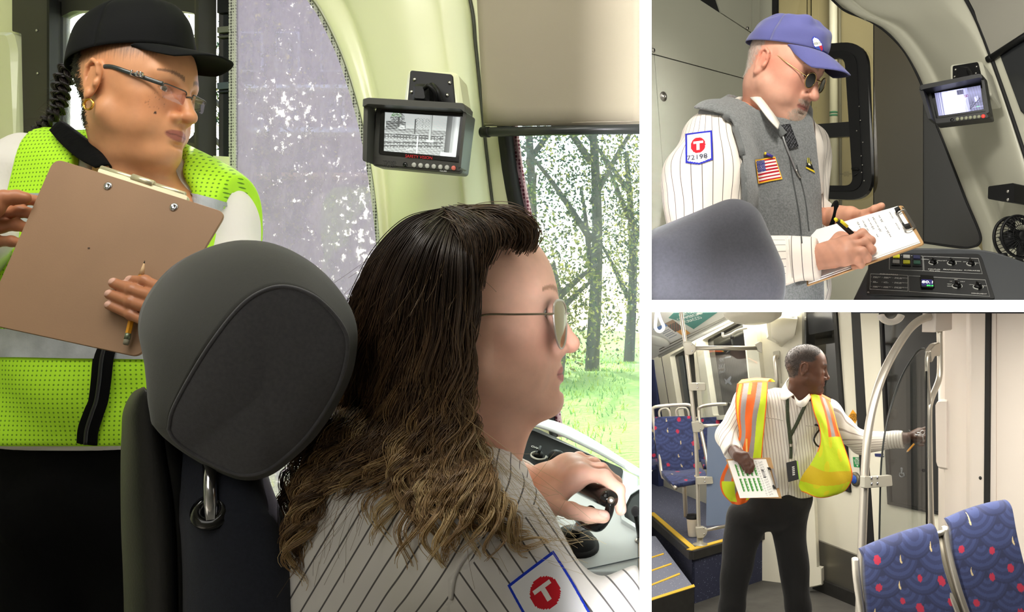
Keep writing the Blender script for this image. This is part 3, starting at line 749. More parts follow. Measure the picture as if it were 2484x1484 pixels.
part('seal', tube([WA.hit(x+5, y, .004) for x, y in edge], .0045, 8), mat('grey_seal', (120, 122, 105), .6), side)
slab('wall_below_window', WA, [(-300, 1390), (1300, 1390), (1300, 2100), (-300, 2100)], -.04, 0, M_cream, None, kind='structure')
# --- moulded corner pillar
def pc(pts, off): return [WA.hit(x, y)*(1-w)+WS.hit(x, y)*w+A(0, -off, 0) for (x, y), w in zip(pts, [PW]*len(pts))]
rows = []
for w, off, pts in [
    (0, -.004, [(x, y) for x, y in edge[::3]]),
    (0, .022, [(x+9, y) for x, y in edge[::3]]),
    (.05, .030, [(690, -160), (795, 10), (848, 110), (885, 220), (910, 350), (926, 480), (938, 620), (946, 800), (952, 1100), (956, 1400)]),
    (.15, .024, [(730, -160), (838, 10), (880, 110), (910, 230), (930, 360), (943, 490), (952, 620), (960, 800), (966, 1100), (970, 1400)]),
    (.2, .045, [(760, -160), (858, 10), (900, 110), (932, 230), (950, 360), (962, 490), (970, 620), (978, 800), (984, 1100), (990, 1400)]),
    (.4, .07, [(830, -160), (925, 10), (960, 110), (985, 230), (1000, 360), (1010, 490), (1018, 620), (1026, 800), (1034, 1100), (1040, 1400)]),
    (.6, .085, [(900, -160), (985, 10), (1012, 110), (1036, 230), (1050, 360), (1062, 490), (1070, 620), (1080, 800), (1090, 1100), (1100, 1400)]),
    (.8, .07, [(1000, -160), (1060, 10), (1080, 110), (1096, 230), (1112, 360), (1126, 490), (1138, 620), (1150, 800), (1165, 1100), (1180, 1400)]),
    (.9, .072, [(1020, -160), (1085, 10), (1100, 110), (1118, 230), (1134, 360), (1148, 490), (1160, 620), (1175, 800), (1190, 1100), (1210, 1400)]),
    (1, .035, [(1085, -160), (1128, 10), (1142, 110), (1156, 230), (1170, 360), (1186, 490), (1200, 620), (1220, 800), (1250, 1100), (1280, 1400)]),
    (1, .0, [(1098, -160), (1143, 10), (1154, 110), (1166, 230), (1179, 360), (1194, 490), (1212, 620), (1240, 800), (1290, 1100), (1330, 1400)])]:
    PW = w; rows.append(pc(pts, off))
grid = loft(rows, 44); g2 = np.stack([smooth_path(grid[:, j], 60) for j in range(grid.shape[1])], 1)
part('wall_corner_pillar', sheet(g2), M_cream, None, kind='structure')
# strip beside the windscreen, seam, seal, dots, glass
slab('wall_windscreen_strip', WS, [(1098, -160), (1150, 110), (1166, 230), (1180, 380), (1212, 620), (1250, 830), (1300, 1060), (1352, 1060), (1322, 950), (1252, 530), (1218, 320), (1180, -160)], -.02, .004, M_cream, None, kind='structure')
seam = smooth_path([WS.hit(x, y, .006) for x, y in [(1098, -160), (1143, 10), (1154, 110), (1166, 230), (1179, 360), (1194, 490), (1212, 620)]], 40)
part('trim_1', tube(seam, .0034, 8), mat('grey_seam', (74, 76, 66), .5), None, kind='structure')
ws = empty('window_4', WS.hit(1400, 1060), kind='structure')
def band(pl, left, right, t0, t1): return slab_on(pl, list(left)+list(right)[::-1], t0, t1)
L0 = [(1180, -160), (1218, 325), (1250, 530), (1288, 740), (1322, 950), (1345, 1060)]; L1 = [(1206, -160), (1243, 325), (1276, 530), (1312, 740), (1338, 950), (1352, 1060)]; L2 = [(1219, -160), (1256, 325), (1290, 530), (1326, 740), (1352, 950), (1366, 1060)]
sm = lambda q: [tuple(p[:2]) for p in smooth_path([(x, y, 0) for x, y in q], 20)]
fixn(part('seal', band(WS, sm(L0), sm(L1), -.01, .016), M_rubber, ws))
fixn(part('dotted_border', band(WS, sm(L1), sm(L2), -.004, -.001), dotted('pink_dot_border', (232, 196, 205), (120, 40, 66), .0075), ws))
g_ws = glass('windscreen_glass', (228, 240, 242), .05, 4.0, (225, 235, 232), .03, streak=(3, 1, .35))
slab('pane', WS, sm(L1)+[(1551, 1190), (1551, -160)], -.006, -.003, g_ws, ws)
# roller blind
bl = empty('roller_blind', WS.hit(1360, 330, .05), 'beige roller blind pulled halfway down over the windscreen, black bar along its hem', 'blind')
M_blind = mat('beige_blind_cloth', (164, 154, 136), .9, bump=(900, .25, .0006), var=(4, .03))
gx = np.linspace(0, 1, 24); gy = np.linspace(0, 1, 12)
part('blind_cloth', sheet([[WS.hit(*bilin([(1147, -200), (1552, -200), (1552, 304), (1174, 306)], u, w), .05+.003*math.sin(u*5)) for u in gx] for w in gy], .0012), M_blind, bl)
part('hem_stitch', tube([WS.hit(1176, 301, .0515), WS.hit(1552, 294, .0515)], .0007, 5), mat('stitch', (176, 166, 148), .9), bl)
part('hem_bar', tube([WS.hit(1182, 320, .055), WS.hit(1552, 313, .055)], .0092, 16), mat('black_bar', (44, 46, 46), .35), bl)
part('bar_end', lathe([(.003, 0), (.010, .002), (.0105, .02), (.0096, .022)], WS.hit(1166, 320.5, .055), WS.hit(1552, 313, .055)-WS.hit(1182, 320, .055), 18), M_black, bl)
# --- camera monitor on the pillar
mp = Plane(P(905, 255, 1.80), P(1145, 268, 1.78), P(905, 402, 1.80))
M_case = mat('monitor_case', (66, 66, 60), .42, bump=(900, .1, .0005))
mo = empty('monitor', mp.hit(1010, 415, -.02), 'dark grey camera monitor with sun hood on a cream pillar, screen showing railway tracks', 'monitor')
slab('housing', mp, rounded([(912, 262), (1140, 276), (1122, 423), (903, 403)], [8, 8, 10, 12]), -.035, .004, M_case, mo, bev=.003)
slab('hood_top', mp, rounded([(903, 252), (915, 249), (1140, 262), (1147, 272), (1146, 284), (1138, 276), (913, 264), (902, 270)], 2), .0, .045, M_case, mo, bev=.002)
slab('hood_side', mp, rounded([(901, 262), (911, 266), (908, 400), (898, 396)], 2), .0, .036, M_case, mo, bev=.002)
slab('hood_side', mp, rounded([(1138, 276), (1147, 270), (1132, 414), (1126, 416)], 2), .0, .036, M_case, mo, bev=.002)
slab('bezel', mp, rounded([(926, 268), (1130, 281), (1116, 394), (922, 374)], 3), .002, .006, M_black_gloss, mo)
slab('control_strip', mp, rounded([(905, 380), (1118, 397), (1120, 416), (905, 399)], 4), .002, .0065, mat('monitor_strip', (58, 57, 52), .45), mo)
def rail_picture(u, v):
    n = math.sin(u*61+v*17)*math.sin(v*83-u*29); k = math.sin(u*157+math.sin(v*90)*3)
    g = 208-30*v+6*n
    if v > .46: g = 168+22*n+10*k
    if .38 < v < .48: g = 150+30*n
    if .22 < v < .44 and (.02 < u < .28): g = 120+60*n+(80 if .3 < v < .4 and .17 < u < .27 else 0)
    d = math.hypot((u-.17)*1.7, v-.13)
    if d < .16 and (n > .1 or k > .45): g = 120
    if abs(u-.19) < .014 and .1 < v < .36: g = 95
    if .42 < u < .62 and .1 < v < .4 and k > .6: g = 150
    if abs(u-.41) < .008 and .12 < v < .5: g = 90
    for a, b in ((.60, .10), (.69, .12)):
        pass
    for c0, sl in ((.56, -.05), (.62, -.05), (.77, -.12), (.86, -.13)):
        y = c0+sl*u
        if u < .80 and abs(v-y) < .013: g = 78
        if u < .80 and 0 < v-y < .045 and math.sin(u*150) > .2: g = 110
    if abs(u-.455) < .006 and v > .55: g = 215
    if abs(v-(.93-.55*(u-.3))) < .010 and .3 < u < .47: g = 215
    if .602 < u < .640 and v < .66: g = 188 if u < .625 else 120
    if .575 < u < .67 and .62 < v < .68: g = 205
    if .83 < u < .9 and v < .93: g = 96+30*(u-.83)/.07
    if u >= .9: g = 205+30*math.sin(u*60)
    if .78 < u < .97 and v > .9: g = 232
    if v < .10 and .08 < u < .22 and k > .5: return (120, 170, 110)
    return (g*.97, g, g*1.0)
decal('screen', [(934, 272), (1117, 284), (1106, 381), (931, 366)], 110, 64, rail_picture, lambda x, y: mp.hit(x, y, .0068), M_screen, mo)
M_redtext = mat('red_lettering', (214, 32, 36), .5)
text_on('lettering', 'SAFETY VISION', mp, 1016, 381, 62, 5, 7.2, M_redtext, mo, off=.0072)
text_on('lettering', 'VOLUME', mp, 1075, 415, 20, 1.7, 3.2, M_white_text, mo, off=.0072)
for i in range(7):
    c = mp.hit(1005+16*i, 400+1.25*i, .0065)
    part('button', lathe([(.0042, 0), (.0042, .002), (.0036, .003), (.001, .0032)], c, mp.n, 16), mm('monitor_button', (186, 186, 178), .45) if i < 6 else mm('red_button', (226, 120, 104), .45), mo)
part('sensor_window', lathe([(.0035, 0), (.0042, .001), (.001, .0012)], mp.hit(983, 399, .0065), mp.n, 14), M_black_gloss, mo)
gr = [ball(mp.hit(930+4*i+2*(j % 2), 390+.3*i+3.6*j, .0065), (.0011, .0011, .0007), axes(mp.n), 6, 4) for i in range(8) for j in range(5)]
mesh('speaker_hole', *join(gr), M_black_gloss, mo, kind='stuff')
bp = Plane(P(993, 172, 1.845), P(1098, 181, 1.83), P(985, 256, 1.835))
slab('mount_pad', bp, rounded([(984, 162), (1106, 170), (1124, 290), (968, 284)], 14), -.06, -.004, M_cream, mo, bev=.01)
slab('mount_plate', bp, rounded([(995, 170), (1097, 180), (1108, 300), (984, 294)], 6), -.005, .0, M_black, mo, bev=.001)
for q in ((1006, 193), (1091, 201), (999, 223), (1085, 231), (996, 248), (1081, 256)): part('screw', lathe([(.0036, 0), (.0034, .0018), (.0015, .003)], bp.hit(*q), bp.n, 12), M_steel, mo)
slab('mount_arm', bp, rounded([(1014, 214), (1050, 214), (1054, 262), (1012, 262)], 12), .0, .03, M_black, mo, bev=.008)
part('cable', tube(smooth_path([bp.hit(*q, o) for *q, o in [(1046, 206, .0), (1052, 208, .018), (1062, 222, .026), (1068, 240, .02), (1072, 258, .008), (1072, 275, .0)]], 24), .0045, 8), M_black, mo)
part('cable', tube(smooth_path([bp.hit(*q, o) for *q, o in [(1030, 214, .03), (1040, 208, .036), (1054, 222, .032), (1060, 250, .015), (1058, 270, .0)]], 24), .0042, 8), M_black, mo)
# --- outdoors in front of the cab: lawn and trees
def leaf_mat(name, a, b):
    m = mat(name, (255, 255, 255), .6, vcol=True); nt = m.node_tree; L = nt.links.new; N = nt.nodes.new; bs = nt.nodes['Principled BSDF']; out = [n for n in nt.nodes if n.type == 'OUTPUT_MATERIAL'][0]
    at = N('ShaderNodeAttribute'); at.attribute_name = 'col'; tl = N('ShaderNodeBsdfTranslucent'); L(at.outputs['Color'], tl.inputs[0]); mx = N('ShaderNodeMixShader'); mx.inputs[0].default_value = .5
    L(bs.outputs[0], mx.inputs[1]); L(tl.outputs[0], mx.inputs[2]); L(mx.outputs[0], out.inputs[0]); return m
M_leaf = leaf_mat('leaves', 0, 0); M_bark = mat('bark', (92, 80, 66), .9, bump=(12, .6, .02))
def leaves(c, r, n, size, cols, rng):
    p = rng.normal(size=(n, 3)); p /= np.linalg.norm(p, axis=1)[:, None]; p = p*(rng.random((n, 1))**.45); lump = 1+.35*np.sin(p[:, :1]*7+p[:, 2:]*5)*np.sin(p[:, 1:2]*6+2)
    p = p*lump*np.asarray(r)+np.asarray(c); p[:, 0] = np.minimum(p[:, 0], -.06-.3*rng.random(n)*(p[:, 0] > -.06)); u = rng.normal(size=(n, 3)); u /= np.linalg.norm(u, axis=1)[:, None]; w = np.cross(u, rng.normal(size=(n, 3))); w /= np.linalg.norm(w, axis=1)[:, None]
    s = size*rng.uniform(.6, 1.5, (n, 1)); v = np.stack([p-u*s, p-w*s*.5, p+u*s, p+w*s*.5], 1).reshape(-1, 3); f = np.arange(4*n).reshape(n, 4)
    k = rng.random(n)[:, None]; c0, c1, c2 = [lin(x) for x in cols]; col = np.where(k < .5, c0+(c1-c0)*k*2, c1+(c2-c1)*(k-.5)*2); return v, f, np.repeat(col, 4, 0)
ZL = ZC-.62
rng = np.random.default_rng(5)
gx, gy = np.linspace(-9, -TH, 40), np.linspace(2.6, 16, 60)
lawn_z = lambda x, y: ZL+.03*math.sin(x*2.1+y)+.02*math.sin(y*3.1-x)+max(0, y-12)*.05
M_lawn = mat('sunlit_lawn', (150, 176, 70), .9, bump=(30, .8, .03), var=(1.3, .28))
part('lawn', sheet([[(x, y, lawn_z(x, y)) for x in gx] for y in gy]), M_lawn, None, kind='structure')
n = 14000; p = np.stack([rng.uniform(-4, -TH-.1, n), 3+10*rng.random(n)**.8, np.zeros(n)], 1); p[:, 2] = [lawn_z(a, b) for a, b in p[:, :2]]
d = rng.normal(0, .012, (n, 3)); d[:, 2] = rng.uniform(.015, .045, n); w = rng.normal(0, .003, (n, 3)); w[:, 2] = 0
col = np.where(rng.random((n, 1)) < .5, lin((176, 190, 70)), lin((104, 150, 66)))
mesh('grass', np.stack([p-w, p+w, p+d], 1).reshape(-1, 3), np.arange(3*n).reshape(n, 3), M_leaf, None, col=np.repeat(col, 3, 0), kind='stuff', label='short sunlit grass outside the windscreen', cat='grass', smooth=False)
def tree(x, y, h, r, n, size, cols, label, seed):
    rg = np.random.default_rng(seed); t = empty('tree', (x, y, lawn_z(x, y)), label, 'tree', 'trees beyond the lawn'); z0 = lawn_z(x, y)-.05
    part('trunk', tube(smooth_path([(x, y, z0), (x+.05, y, z0+h*.4), (x-.03, y+.05, z0+h*.8)], 12), np.linspace(.07, .03, 12), 10), M_bark, t)
    for k in range(5):
        a = rg.uniform(0, 6.28); part('branch', tube(smooth_path([(x, y, z0+h*(.25+.1*k)), (x+math.cos(a)*r*.5, y+math.sin(a)*r*.4, z0+h*(.4+.1*k)), (x+math.cos(a)*r*.9, y+math.sin(a)*r*.7, z0+h*(.5+.1*k))], 8), np.linspace(.035, .012, 8), 6), M_bark, t)
    v, f, c = leaves((x, y, z0+h*.55), (r, r*.8, h*.5), n, size, cols, rg); mesh('foliage', v, f, M_leaf, t, col=c, kind='stuff', smooth=False)
GR = ((20, 42, 32), (50, 74, 36), (176, 164, 76)); GB = ((14, 38, 38), (34, 66, 56), (112, 130, 74)); GY = ((50, 70, 30), (130, 126, 50), (206, 188, 96))
for k, a in enumerate([(-.50, 9.2, 3.6, .75, 5200, .019, GR, 'dark green broad tree seen through the windscreen beside the blind bar'), (-1.25, 10.5, 3.9, .9, 5600, .021, GB, 'blue-green tree seen through the windscreen next to the dotted glass border'),
                       (-.2, 11.8, 3.2, .7, 3200, .021, GY, 'yellow-lit tree behind the others at the back of the lawn'), (-.75, 8.2, 1.25, .5, 2600, .018, GY, 'low sunlit yellow-green bush standing at the lawn edge'),
                       (-3.4, 9.0, 3.6, 1.05, 9000, .017, GR, 'bushy tree seen hazily through the dirty side window'), (-4.6, 11, 2.2, 1.1, 6000, .019, GB, 'low dark tree seen hazily beside the door window')]):
    tree(*a, seed=20+k)

bx_ = lambda px, py, d=10.8: P(px, py, d)  # added building block, put there to darken the sky behind the dirty glass
bld = empty('building', A(bx_(745, 900)[0], 10.9, ZL), 'added long grey building darkening the view through the dirty side window', 'building')
M_bw = mat('grey_render', (84, 80, 88), .9, var=(1.5, .25), bump=(6, .4, .02)); x0, x1 = bx_(545, 0)[0], bx_(952, 0)[0]; zt = bx_(0, -60)[2]
part('wall', box(A((x0+x1)/2, 11.05, (ZL+zt)/2-.1), ((x1-x0)/2, .12, (zt-ZL)/2+.1), None, .01), M_bw, bld, smooth=False)
part('roof', box(A((x0+x1)/2, 11.0, zt+.08), ((x1-x0)/2+.1, .25, .08), None, .02), mat('roof_sheet', (150, 148, 152), .6), bld, smooth=False)
for y, h, c in ((214, 8, (226, 224, 222)), (318, 12, (230, 228, 226)), (425, 10, (190, 150, 110))):
    a, b = bx_(600, y), bx_(930, y+6); part('wall_band', box((a+b)/2-A(0, 0, 0), ((b[0]-a[0])/2, .16, h*10.8/FOC/2)), mm('band_%d' % y, c, .8), bld, smooth=False)
for x in (600, 690, 800, 880):
    for y in (120, 265): a = bx_(x, y); wdo = part('window', box(a+A(0, .12, 0), (.13, .03, .22)), mm('window_frame_pale', (200, 198, 196), .6), bld, smooth=False); part('pane', box(a+A(0, .08, 0), (.11, .012, .20)), M_gap, bld, smooth=False)
# --- driver's console
M_dash = mat('console_plastic', (222, 228, 230), .42, bump=(500, .1, .0006)); M_dash_shade = mat('console_plastic_shaded', (120, 134, 150), .5, bump=(500, .1, .0006))  # one plastic in two colours, sunlit and shaded; the light is painted in
DP = Plane(P(1200, 1040, 1.56), P(1552, 1165, 1.50), P(1450, 1400, 1.24))
con = empty('driver_console', (-.12, 1.4, Z1), 'pale grey driver console with black switch panels under the windscreen', 'console')
rows = []
for pts in ([(1140, 1060, 1.72), (1250, 1018, 1.74), (1350, 1028, 1.74), (1460, 1085, 1.72), (1550, 1150, 1.70)], [(1140, 1080, 1.64), (1230, 1030, 1.65), (1318, 1026, 1.66), (1440, 1078, 1.64), (1551, 1143, 1.62)],
            [(1150, 1120, 1.56), (1215, 1048, 1.57), (1300, 1036, 1.57), (1430, 1090, 1.55), (1551, 1158, 1.52)]):
    rows.append(smooth_path([P(*q) for q in pts], 30))
part('console_lip', sheet(loft(np.stack(rows, 1), 10).transpose(1, 0, 2), .004), M_dash, con)
slab('console_top', DP, rounded([(1130, 1130), (1215, 1046), (1300, 1034), (1551, 1156), (1551, 1398), (1330, 1390), (1100, 1330)], [10, 20, 14, 0, 0, 12, 0]), -.03, 0, M_dash, con, bev=.004)
slab('console_side', DP, rounded([(1130, 1128), (1212, 1050), (1262, 1052), (1200, 1180), (1120, 1240)], 8), 0, .004, M_dash_shade, con)
q = [DP.hit(1080, 1330), DP.hit(1330, 1392), DP.hit(1551, 1400)]; g = [[x+A(0, -.012*k, -.30*k) for x in q] for k in np.linspace(0, 1, 8)]
part('console_front', sheet(g, .01), M_dash_shade, con)
part('console_edge', tube([x+A(0, -.002, .0) for x in q], .008, 10), M_dash, con)
M_panel = mat('black_switch_panel', (18, 19, 20), .7, spec=.2, bump=(700, .1, .0004))
slab('switch_panel', DP, rounded([(1286, 1046), (1512, 1142), (1500, 1196), (1470, 1222), (1244, 1114)], [10, 8, 6, 8, 8]), .0, .004, M_panel, con, bev=.001)
x_, y_, n_ = DP.frame(); dxp = nrm(DP.hit(1400, 1097)-DP.hit(1300, 1054)); dyp = np.cross(n_, dxp)
def knob(c, r, h, m, parent, mark=True, name='knob'):
    k = part(name, lathe([(r, 0), (r*.98, h*.7), (r*.86, h), (r*.2, h*1.02)], c, n_, 20), m, parent); return k
kc = DP.hit(1306, 1106, .004)
part('dial_ring', tube([kc+(dxp*math.cos(t)+dyp*math.sin(t))*.0115 for t in np.linspace(math.radians(120), math.radians(400), 30)], .0024, 8, flat=.5, up=n_), mat('white_dial_mark', (226, 226, 214), .5), con)
k0 = knob(kc, .0072, .006, M_black, con); part('knob_grip', box(kc+n_*.009, (.0022, .0085, .005), np.stack([nrm(dxp*.9+dyp*.4), nrm(np.cross(n_, dxp*.9+dyp*.4)), n_], 1), .001), M_black, con)
part('knob', lathe([(.011, 0), (.0125, .006), (.0125, .016), (.010, .021), (.004, .024)], DP.hit(1346, 1128, .003), n_, 20), M_black, con)
text_on('lettering', 'OFF', DP, 1297, 1085, 20, 8.5, 5.5, M_white_text, con, off=.0048); text_on('lettering', 'ON', DP, 1330, 1110, 18, 7.6, 5.5, M_white_text, con, off=.0048)
text_on('lettering', 'CAB LIGHT', DP, 1291, 1137, 26, 11, 5.5, M_white_text, con, off=.0048)
slab('label_plate', DP, [(1330, 1146), (1362, 1160), (1356, 1172), (1325, 1158)], .003, .005, mat('plate_white', (225, 225, 220), .5), con)
slab('dark_recess', DP, rounded([(1525, 1205), (1551, 1190), (1551, 1290), (1508, 1262), (1506, 1244)], 5), .0, .004, M_panel, con)
slab('recess_rim', DP, rounded([(1521, 1200), (1551, 1184), (1551, 1192), (1528, 1207), (1511, 1243), (1513, 1262), (1551, 1287), (1551, 1296), (1506, 1268), (1502, 1242)], 2), .0, .006, M_dash, con)
text_on('lettering', 'PARK', DP, 1388, 1375, 20, 4, 7, mat('grey_lettering', (70, 74, 78), .6), con, off=.0008)
part('console_seam', tube([DP.hit(1350, 1396, .001), DP.hit(1551, 1352, .001)], .0008, 6), mat('seam_grey', (120, 126, 132), .6), con)
part('bolt', lathe([(.004, 0), (.0035, .002), (.001, .003)], DP.hit(1546, 1312, .001), n_, 12), M_steel, con)
# throttle lever and its dome
lev = empty('throttle_lever', DP.hit(1390, 1320), 'black throttle handle on a chrome lever rising from a black dome on the console', 'lever')
dc = DP.hit(1392, 1318)
part('dome', ball(dc, (.030, .022, .030), np.stack([dxp, n_, np.cross(dxp, n_)], 1), 28, 14), M_black, lev)
part('dome_skirt', lathe([(.034, 0), (.033, .004), (.028, .006)], dc, n_, 28), M_black, lev)
ht = P(1482, 1212, 1.20); hb = P(1396, 1172, 1.29)
part('handle_bar', tube(smooth_path([hb, (hb+ht)/2, ht], 10), [.009, .011, .0115, .0115, .0115, .0115, .0115, .0115, .0112, .010], 16), M_black_gloss, lev)
part('handle_screw', lathe([(.0045, 0), (.004, .0014), (.001, .0018)], P(1482, 1213, 1.19), (-.1, -1, .15), 14), M_steel, lev)
part('handle_fork', tube(smooth_path([P(1482, 1216, 1.197), P(1474, 1250, 1.197), P(1452, 1278, 1.198), P(1420, 1270, 1.22), P(1398, 1252, 1.26)], 22), .0058, 10), M_black_gloss, lev)
part('lever_rod', tube([P(1434, 1236, 1.22), P(1402, 1282, 1.26), dc+n_*.018], [.006, .0075, .008], 14), M_chrome, lev)
part('lever_plate', box(P(1415, 1246, 1.235), (.020, .003, .012), axes((-.3, -.5, .8)), .002), M_chrome, lev)
mic = empty('gooseneck_microphone', DP.hit(1545, 1310), 'black gooseneck microphone with a dotted round head at the console edge', 'microphone')
part('stem', tube(smooth_path([DP.hit(1550, 1300), P(1549, 1290, 1.30), P(1542, 1250, 1.27)], 10), .0028, 10), M_black, mic)
part('head', ball(P(1541, 1239, 1.265), (.0055, .0055, .0072), None, 16, 12), mat('mic_grille', (38, 38, 40), .5, bump=(1500, 1, .002)), mic)

# --- driver's seat
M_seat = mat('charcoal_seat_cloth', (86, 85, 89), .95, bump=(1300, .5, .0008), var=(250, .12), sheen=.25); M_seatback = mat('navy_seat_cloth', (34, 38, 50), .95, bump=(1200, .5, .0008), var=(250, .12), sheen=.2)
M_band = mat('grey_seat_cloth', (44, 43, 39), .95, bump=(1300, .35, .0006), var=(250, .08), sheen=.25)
seat = empty('driver_chair', P(500, 1453, 1.12)*A(1, 1, 0)+A(0, 0, Z1), 'charcoal driver seat with a thick padded headrest on a chrome post', 'seat')
face = [(410, 1040, 1.01), (424, 985, 1.0), (498, 855, .985), (578, 750, .985), (640, 706, .99), (700, 697, .995), (768, 724, 1.0), (826, 785, 1.01), (843, 840, 1.015), (826, 920, 1.02), (791, 990, 1.025), (741, 1060, 1.025), (691, 1108, 1.03), (640, 1143, 1.03), (588, 1151, 1.03), (530, 1131, 1.028), (468, 1098, 1.025), (425, 1066, 1.015)]
outr = [(384, 985, 1.07), (362, 905, 1.08), (335, 805, 1.10), (352, 725, 1.12), (425, 640, 1.13), (545, 588, 1.14), (648, 594, 1.15), (742, 646, 1.15), (822, 750, 1.14), (835, 850, 1.13), (812, 930, 1.13), (765, 1010, 1.13), (712, 1065, 1.13), (660, 1105, 1.12), (600, 1118, 1.11), (540, 1098, 1.10), (480, 1062, 1.09), (425, 1020, 1.07)]
F3 = np.array([P(*q) for q in face]); O3 = np.array([P(*q) for q in outr])
rs = lambda p, n=120: smooth_path(np.concatenate([p, p[:1]]), n+1)[:-1]
F3, O3 = rs(F3), rs(O3); fc = F3.mean(0); oc = O3.mean(0); nf = nrm(P(590, 950, .9)-P(560, 900, 1.1))
def ringmesh(rings, cap0=None):
    n = len(rings[0]); v = np.concatenate(rings); f = []
    for j in range(len(rings)-1):
        for i in range(n): a, b = j*n+i, j*n+(i+1) % n; f.append((a, b, b+n, a+n))
    if cap0 is not None: v = np.concatenate([v, [cap0]]); f += [(len(v)-1, (i+1) % n, i) for i in range(n)]
    return v, f
dome = lambda t: fc+(F3-fc)*t+nf*.018*(1-t**3)
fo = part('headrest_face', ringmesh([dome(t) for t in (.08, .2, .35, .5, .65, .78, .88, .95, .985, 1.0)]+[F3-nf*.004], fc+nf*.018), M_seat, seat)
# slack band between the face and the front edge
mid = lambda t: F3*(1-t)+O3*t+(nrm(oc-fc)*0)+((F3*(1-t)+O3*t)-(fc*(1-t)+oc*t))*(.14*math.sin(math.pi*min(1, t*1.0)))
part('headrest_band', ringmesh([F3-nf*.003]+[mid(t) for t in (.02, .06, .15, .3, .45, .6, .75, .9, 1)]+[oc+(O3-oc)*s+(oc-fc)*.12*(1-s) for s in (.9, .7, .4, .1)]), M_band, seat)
sd = F3[:62]; part('headrest_piping', tube(F3+(F3-fc)*.003, .0022, 8, closed=True), M_seat, seat)
part('stitch_line', tube(F3[12:72]+(O3[12:72]-F3[12:72])*.05+(F3[12:72]-fc)*.012, .0007, 5), mat('dark_stitch', (40, 40, 42), .9), seat)
rod = part('headrest_post', tube([P(507, 1100, 1.055), P(509, 1180, 1.040), P(513, 1262, 1.030)], .0068, 20), M_chrome, seat)
pu_ = nrm(P(509, 1110, 1.045)-P(512, 1240, 1.045)); PO = P(511, 1240, 1.036)
part('post_socket', lathe([(.021, -.004), (.0205, .001), (.015, .004), (.0095, .0045), (.0085, -.003)], PO, nrm(pu_*.62+A(.1, -.75, 0)), 30), M_black_gloss, seat)
def rowloft(name, rows, m, nx=24, ny=50, **kw):
    """Rows of (px, py, depth) points, lofted into a skin."""
    g = np.array([smooth_path([P(*q) for q in r], nx) for r in rows]); g = np.stack([smooth_path(g[:, j], ny) for j in range(nx)], 1)
    return fixn(part(name, sheet(g, .006), m, seat, **kw))
shell = []
for y, xs in ((950, (352, 360, 372, 386)), (962, (330, 345, 372, 392)), (1000, (312, 334, 372, 408)), (1050, (309, 336, 378, 420)), (1110, (307, 338, 386, 430)), (1200, (307, 342, 400, 446)), (1290, (309, 350, 408, 456)), (1380, (313, 355, 412, 458)), (1500, (316, 358, 414, 458)), (1700, (316, 358, 414, 458)), (2100, (330, 370, 420, 460))):
    shell.append([(xs[0], y, 1.16), (xs[0]+3, y, 1.09), (xs[1], y, 1.055), (xs[2]-4, y, 1.05), (xs[2]+4, y, 1.062), (xs[3], y, 1.075), (xs[3]+3, y, 1.12)])
rowloft('backrest_shell', shell, mat('black_grained_shell', (20, 20, 19), .45, bump=(350, .35, .0008)))
pad = []
for y, x0, xm, x1 in ((1000, 402, 440, 520), (1040, 408, 470, 560), (1085, 418, 530, 606), (1130, 428, 545, 630), (1180, 436, 555, 645), (1240, 446, 560, 668), (1262, 449, 562, 676), (1300, 453, 575, 690), (1380, 457, 590, 712), (1453, 458, 590, 722), (1600, 458, 590, 726), (2100, 460, 590, 726)):
    dz = .045*ss(1200, 1020, y) if False else .05*max(0, (1262-y)/220)
    pad.append([(x0-6, y, 1.10), (x0, y, 1.065+dz), (x0+30, y, 1.045+dz), (xm, y, 1.035+dz), (x1-34, y, 1.05+dz), (x1-8, y, 1.09+dz), (x1, y, 1.14+dz), (x1-12, y, 1.2+dz)])
rowloft('backrest_pad', pad, M_seatback)
part('stitch_line', tube(smooth_path([P(462, 1268, 1.040), P(520, 1272, 1.030), P(600, 1268, 1.038), P(672, 1275, 1.085)], 30), .0008, 5), mat('dark_stitch', (40, 40, 42), .9), seat)
part('seat_cushion', box(P(640, 2050, 1.35), (.24, .24, .06), None, .03, 4), M_seatback, seat)
part('seat_pedestal', box(A(P(640, 2050, 1.35)[0], 1.35, Z1+.1), (.16, .16, .10), None, .02), M_black, seat)
# ================================================================== ROOM 1: people
# --- the standing observer
D1 = 1.66; HM = pose(P(331, 222, D1), (.985, -.20, -.15), (.10, .06, 1), .965)
fwd1, up1, rt1 = HM[:3, 1]/.965, HM[:3, 2]/.965, HM[:3, 0]/.965
def body_mesh(name, pieces, m, cols, **kw):
    v, f = stack_q(pieces); return mesh(name, v, f, m, None, col=np.concatenate(cols), **kw)
hc = HM[:3, 3]
g = Grid(hc-A(.17, .17, .36), hc+A(.17, .17, .16), .0021)
head_sdf(g, HM, nose=1.16, jaw=1.0, lips=1.3, cheek=1.15, fat=.002, eye_open=.82, brow=.8, smile=.6)
nb = P(330, 430, 1.70)
g.put('c', (tf(HM, (0, -.02, -.06)), nb, .052, .060), .03); g.put('c', (tf(HM, (0, .035, -.10)), nb+A(.015, -.035, .0), .034, .042), .03)
g.put('e', (nb+A(0, 0, -.06), (.12, .09, .06)), .04)
hv, hf = g.net(1)
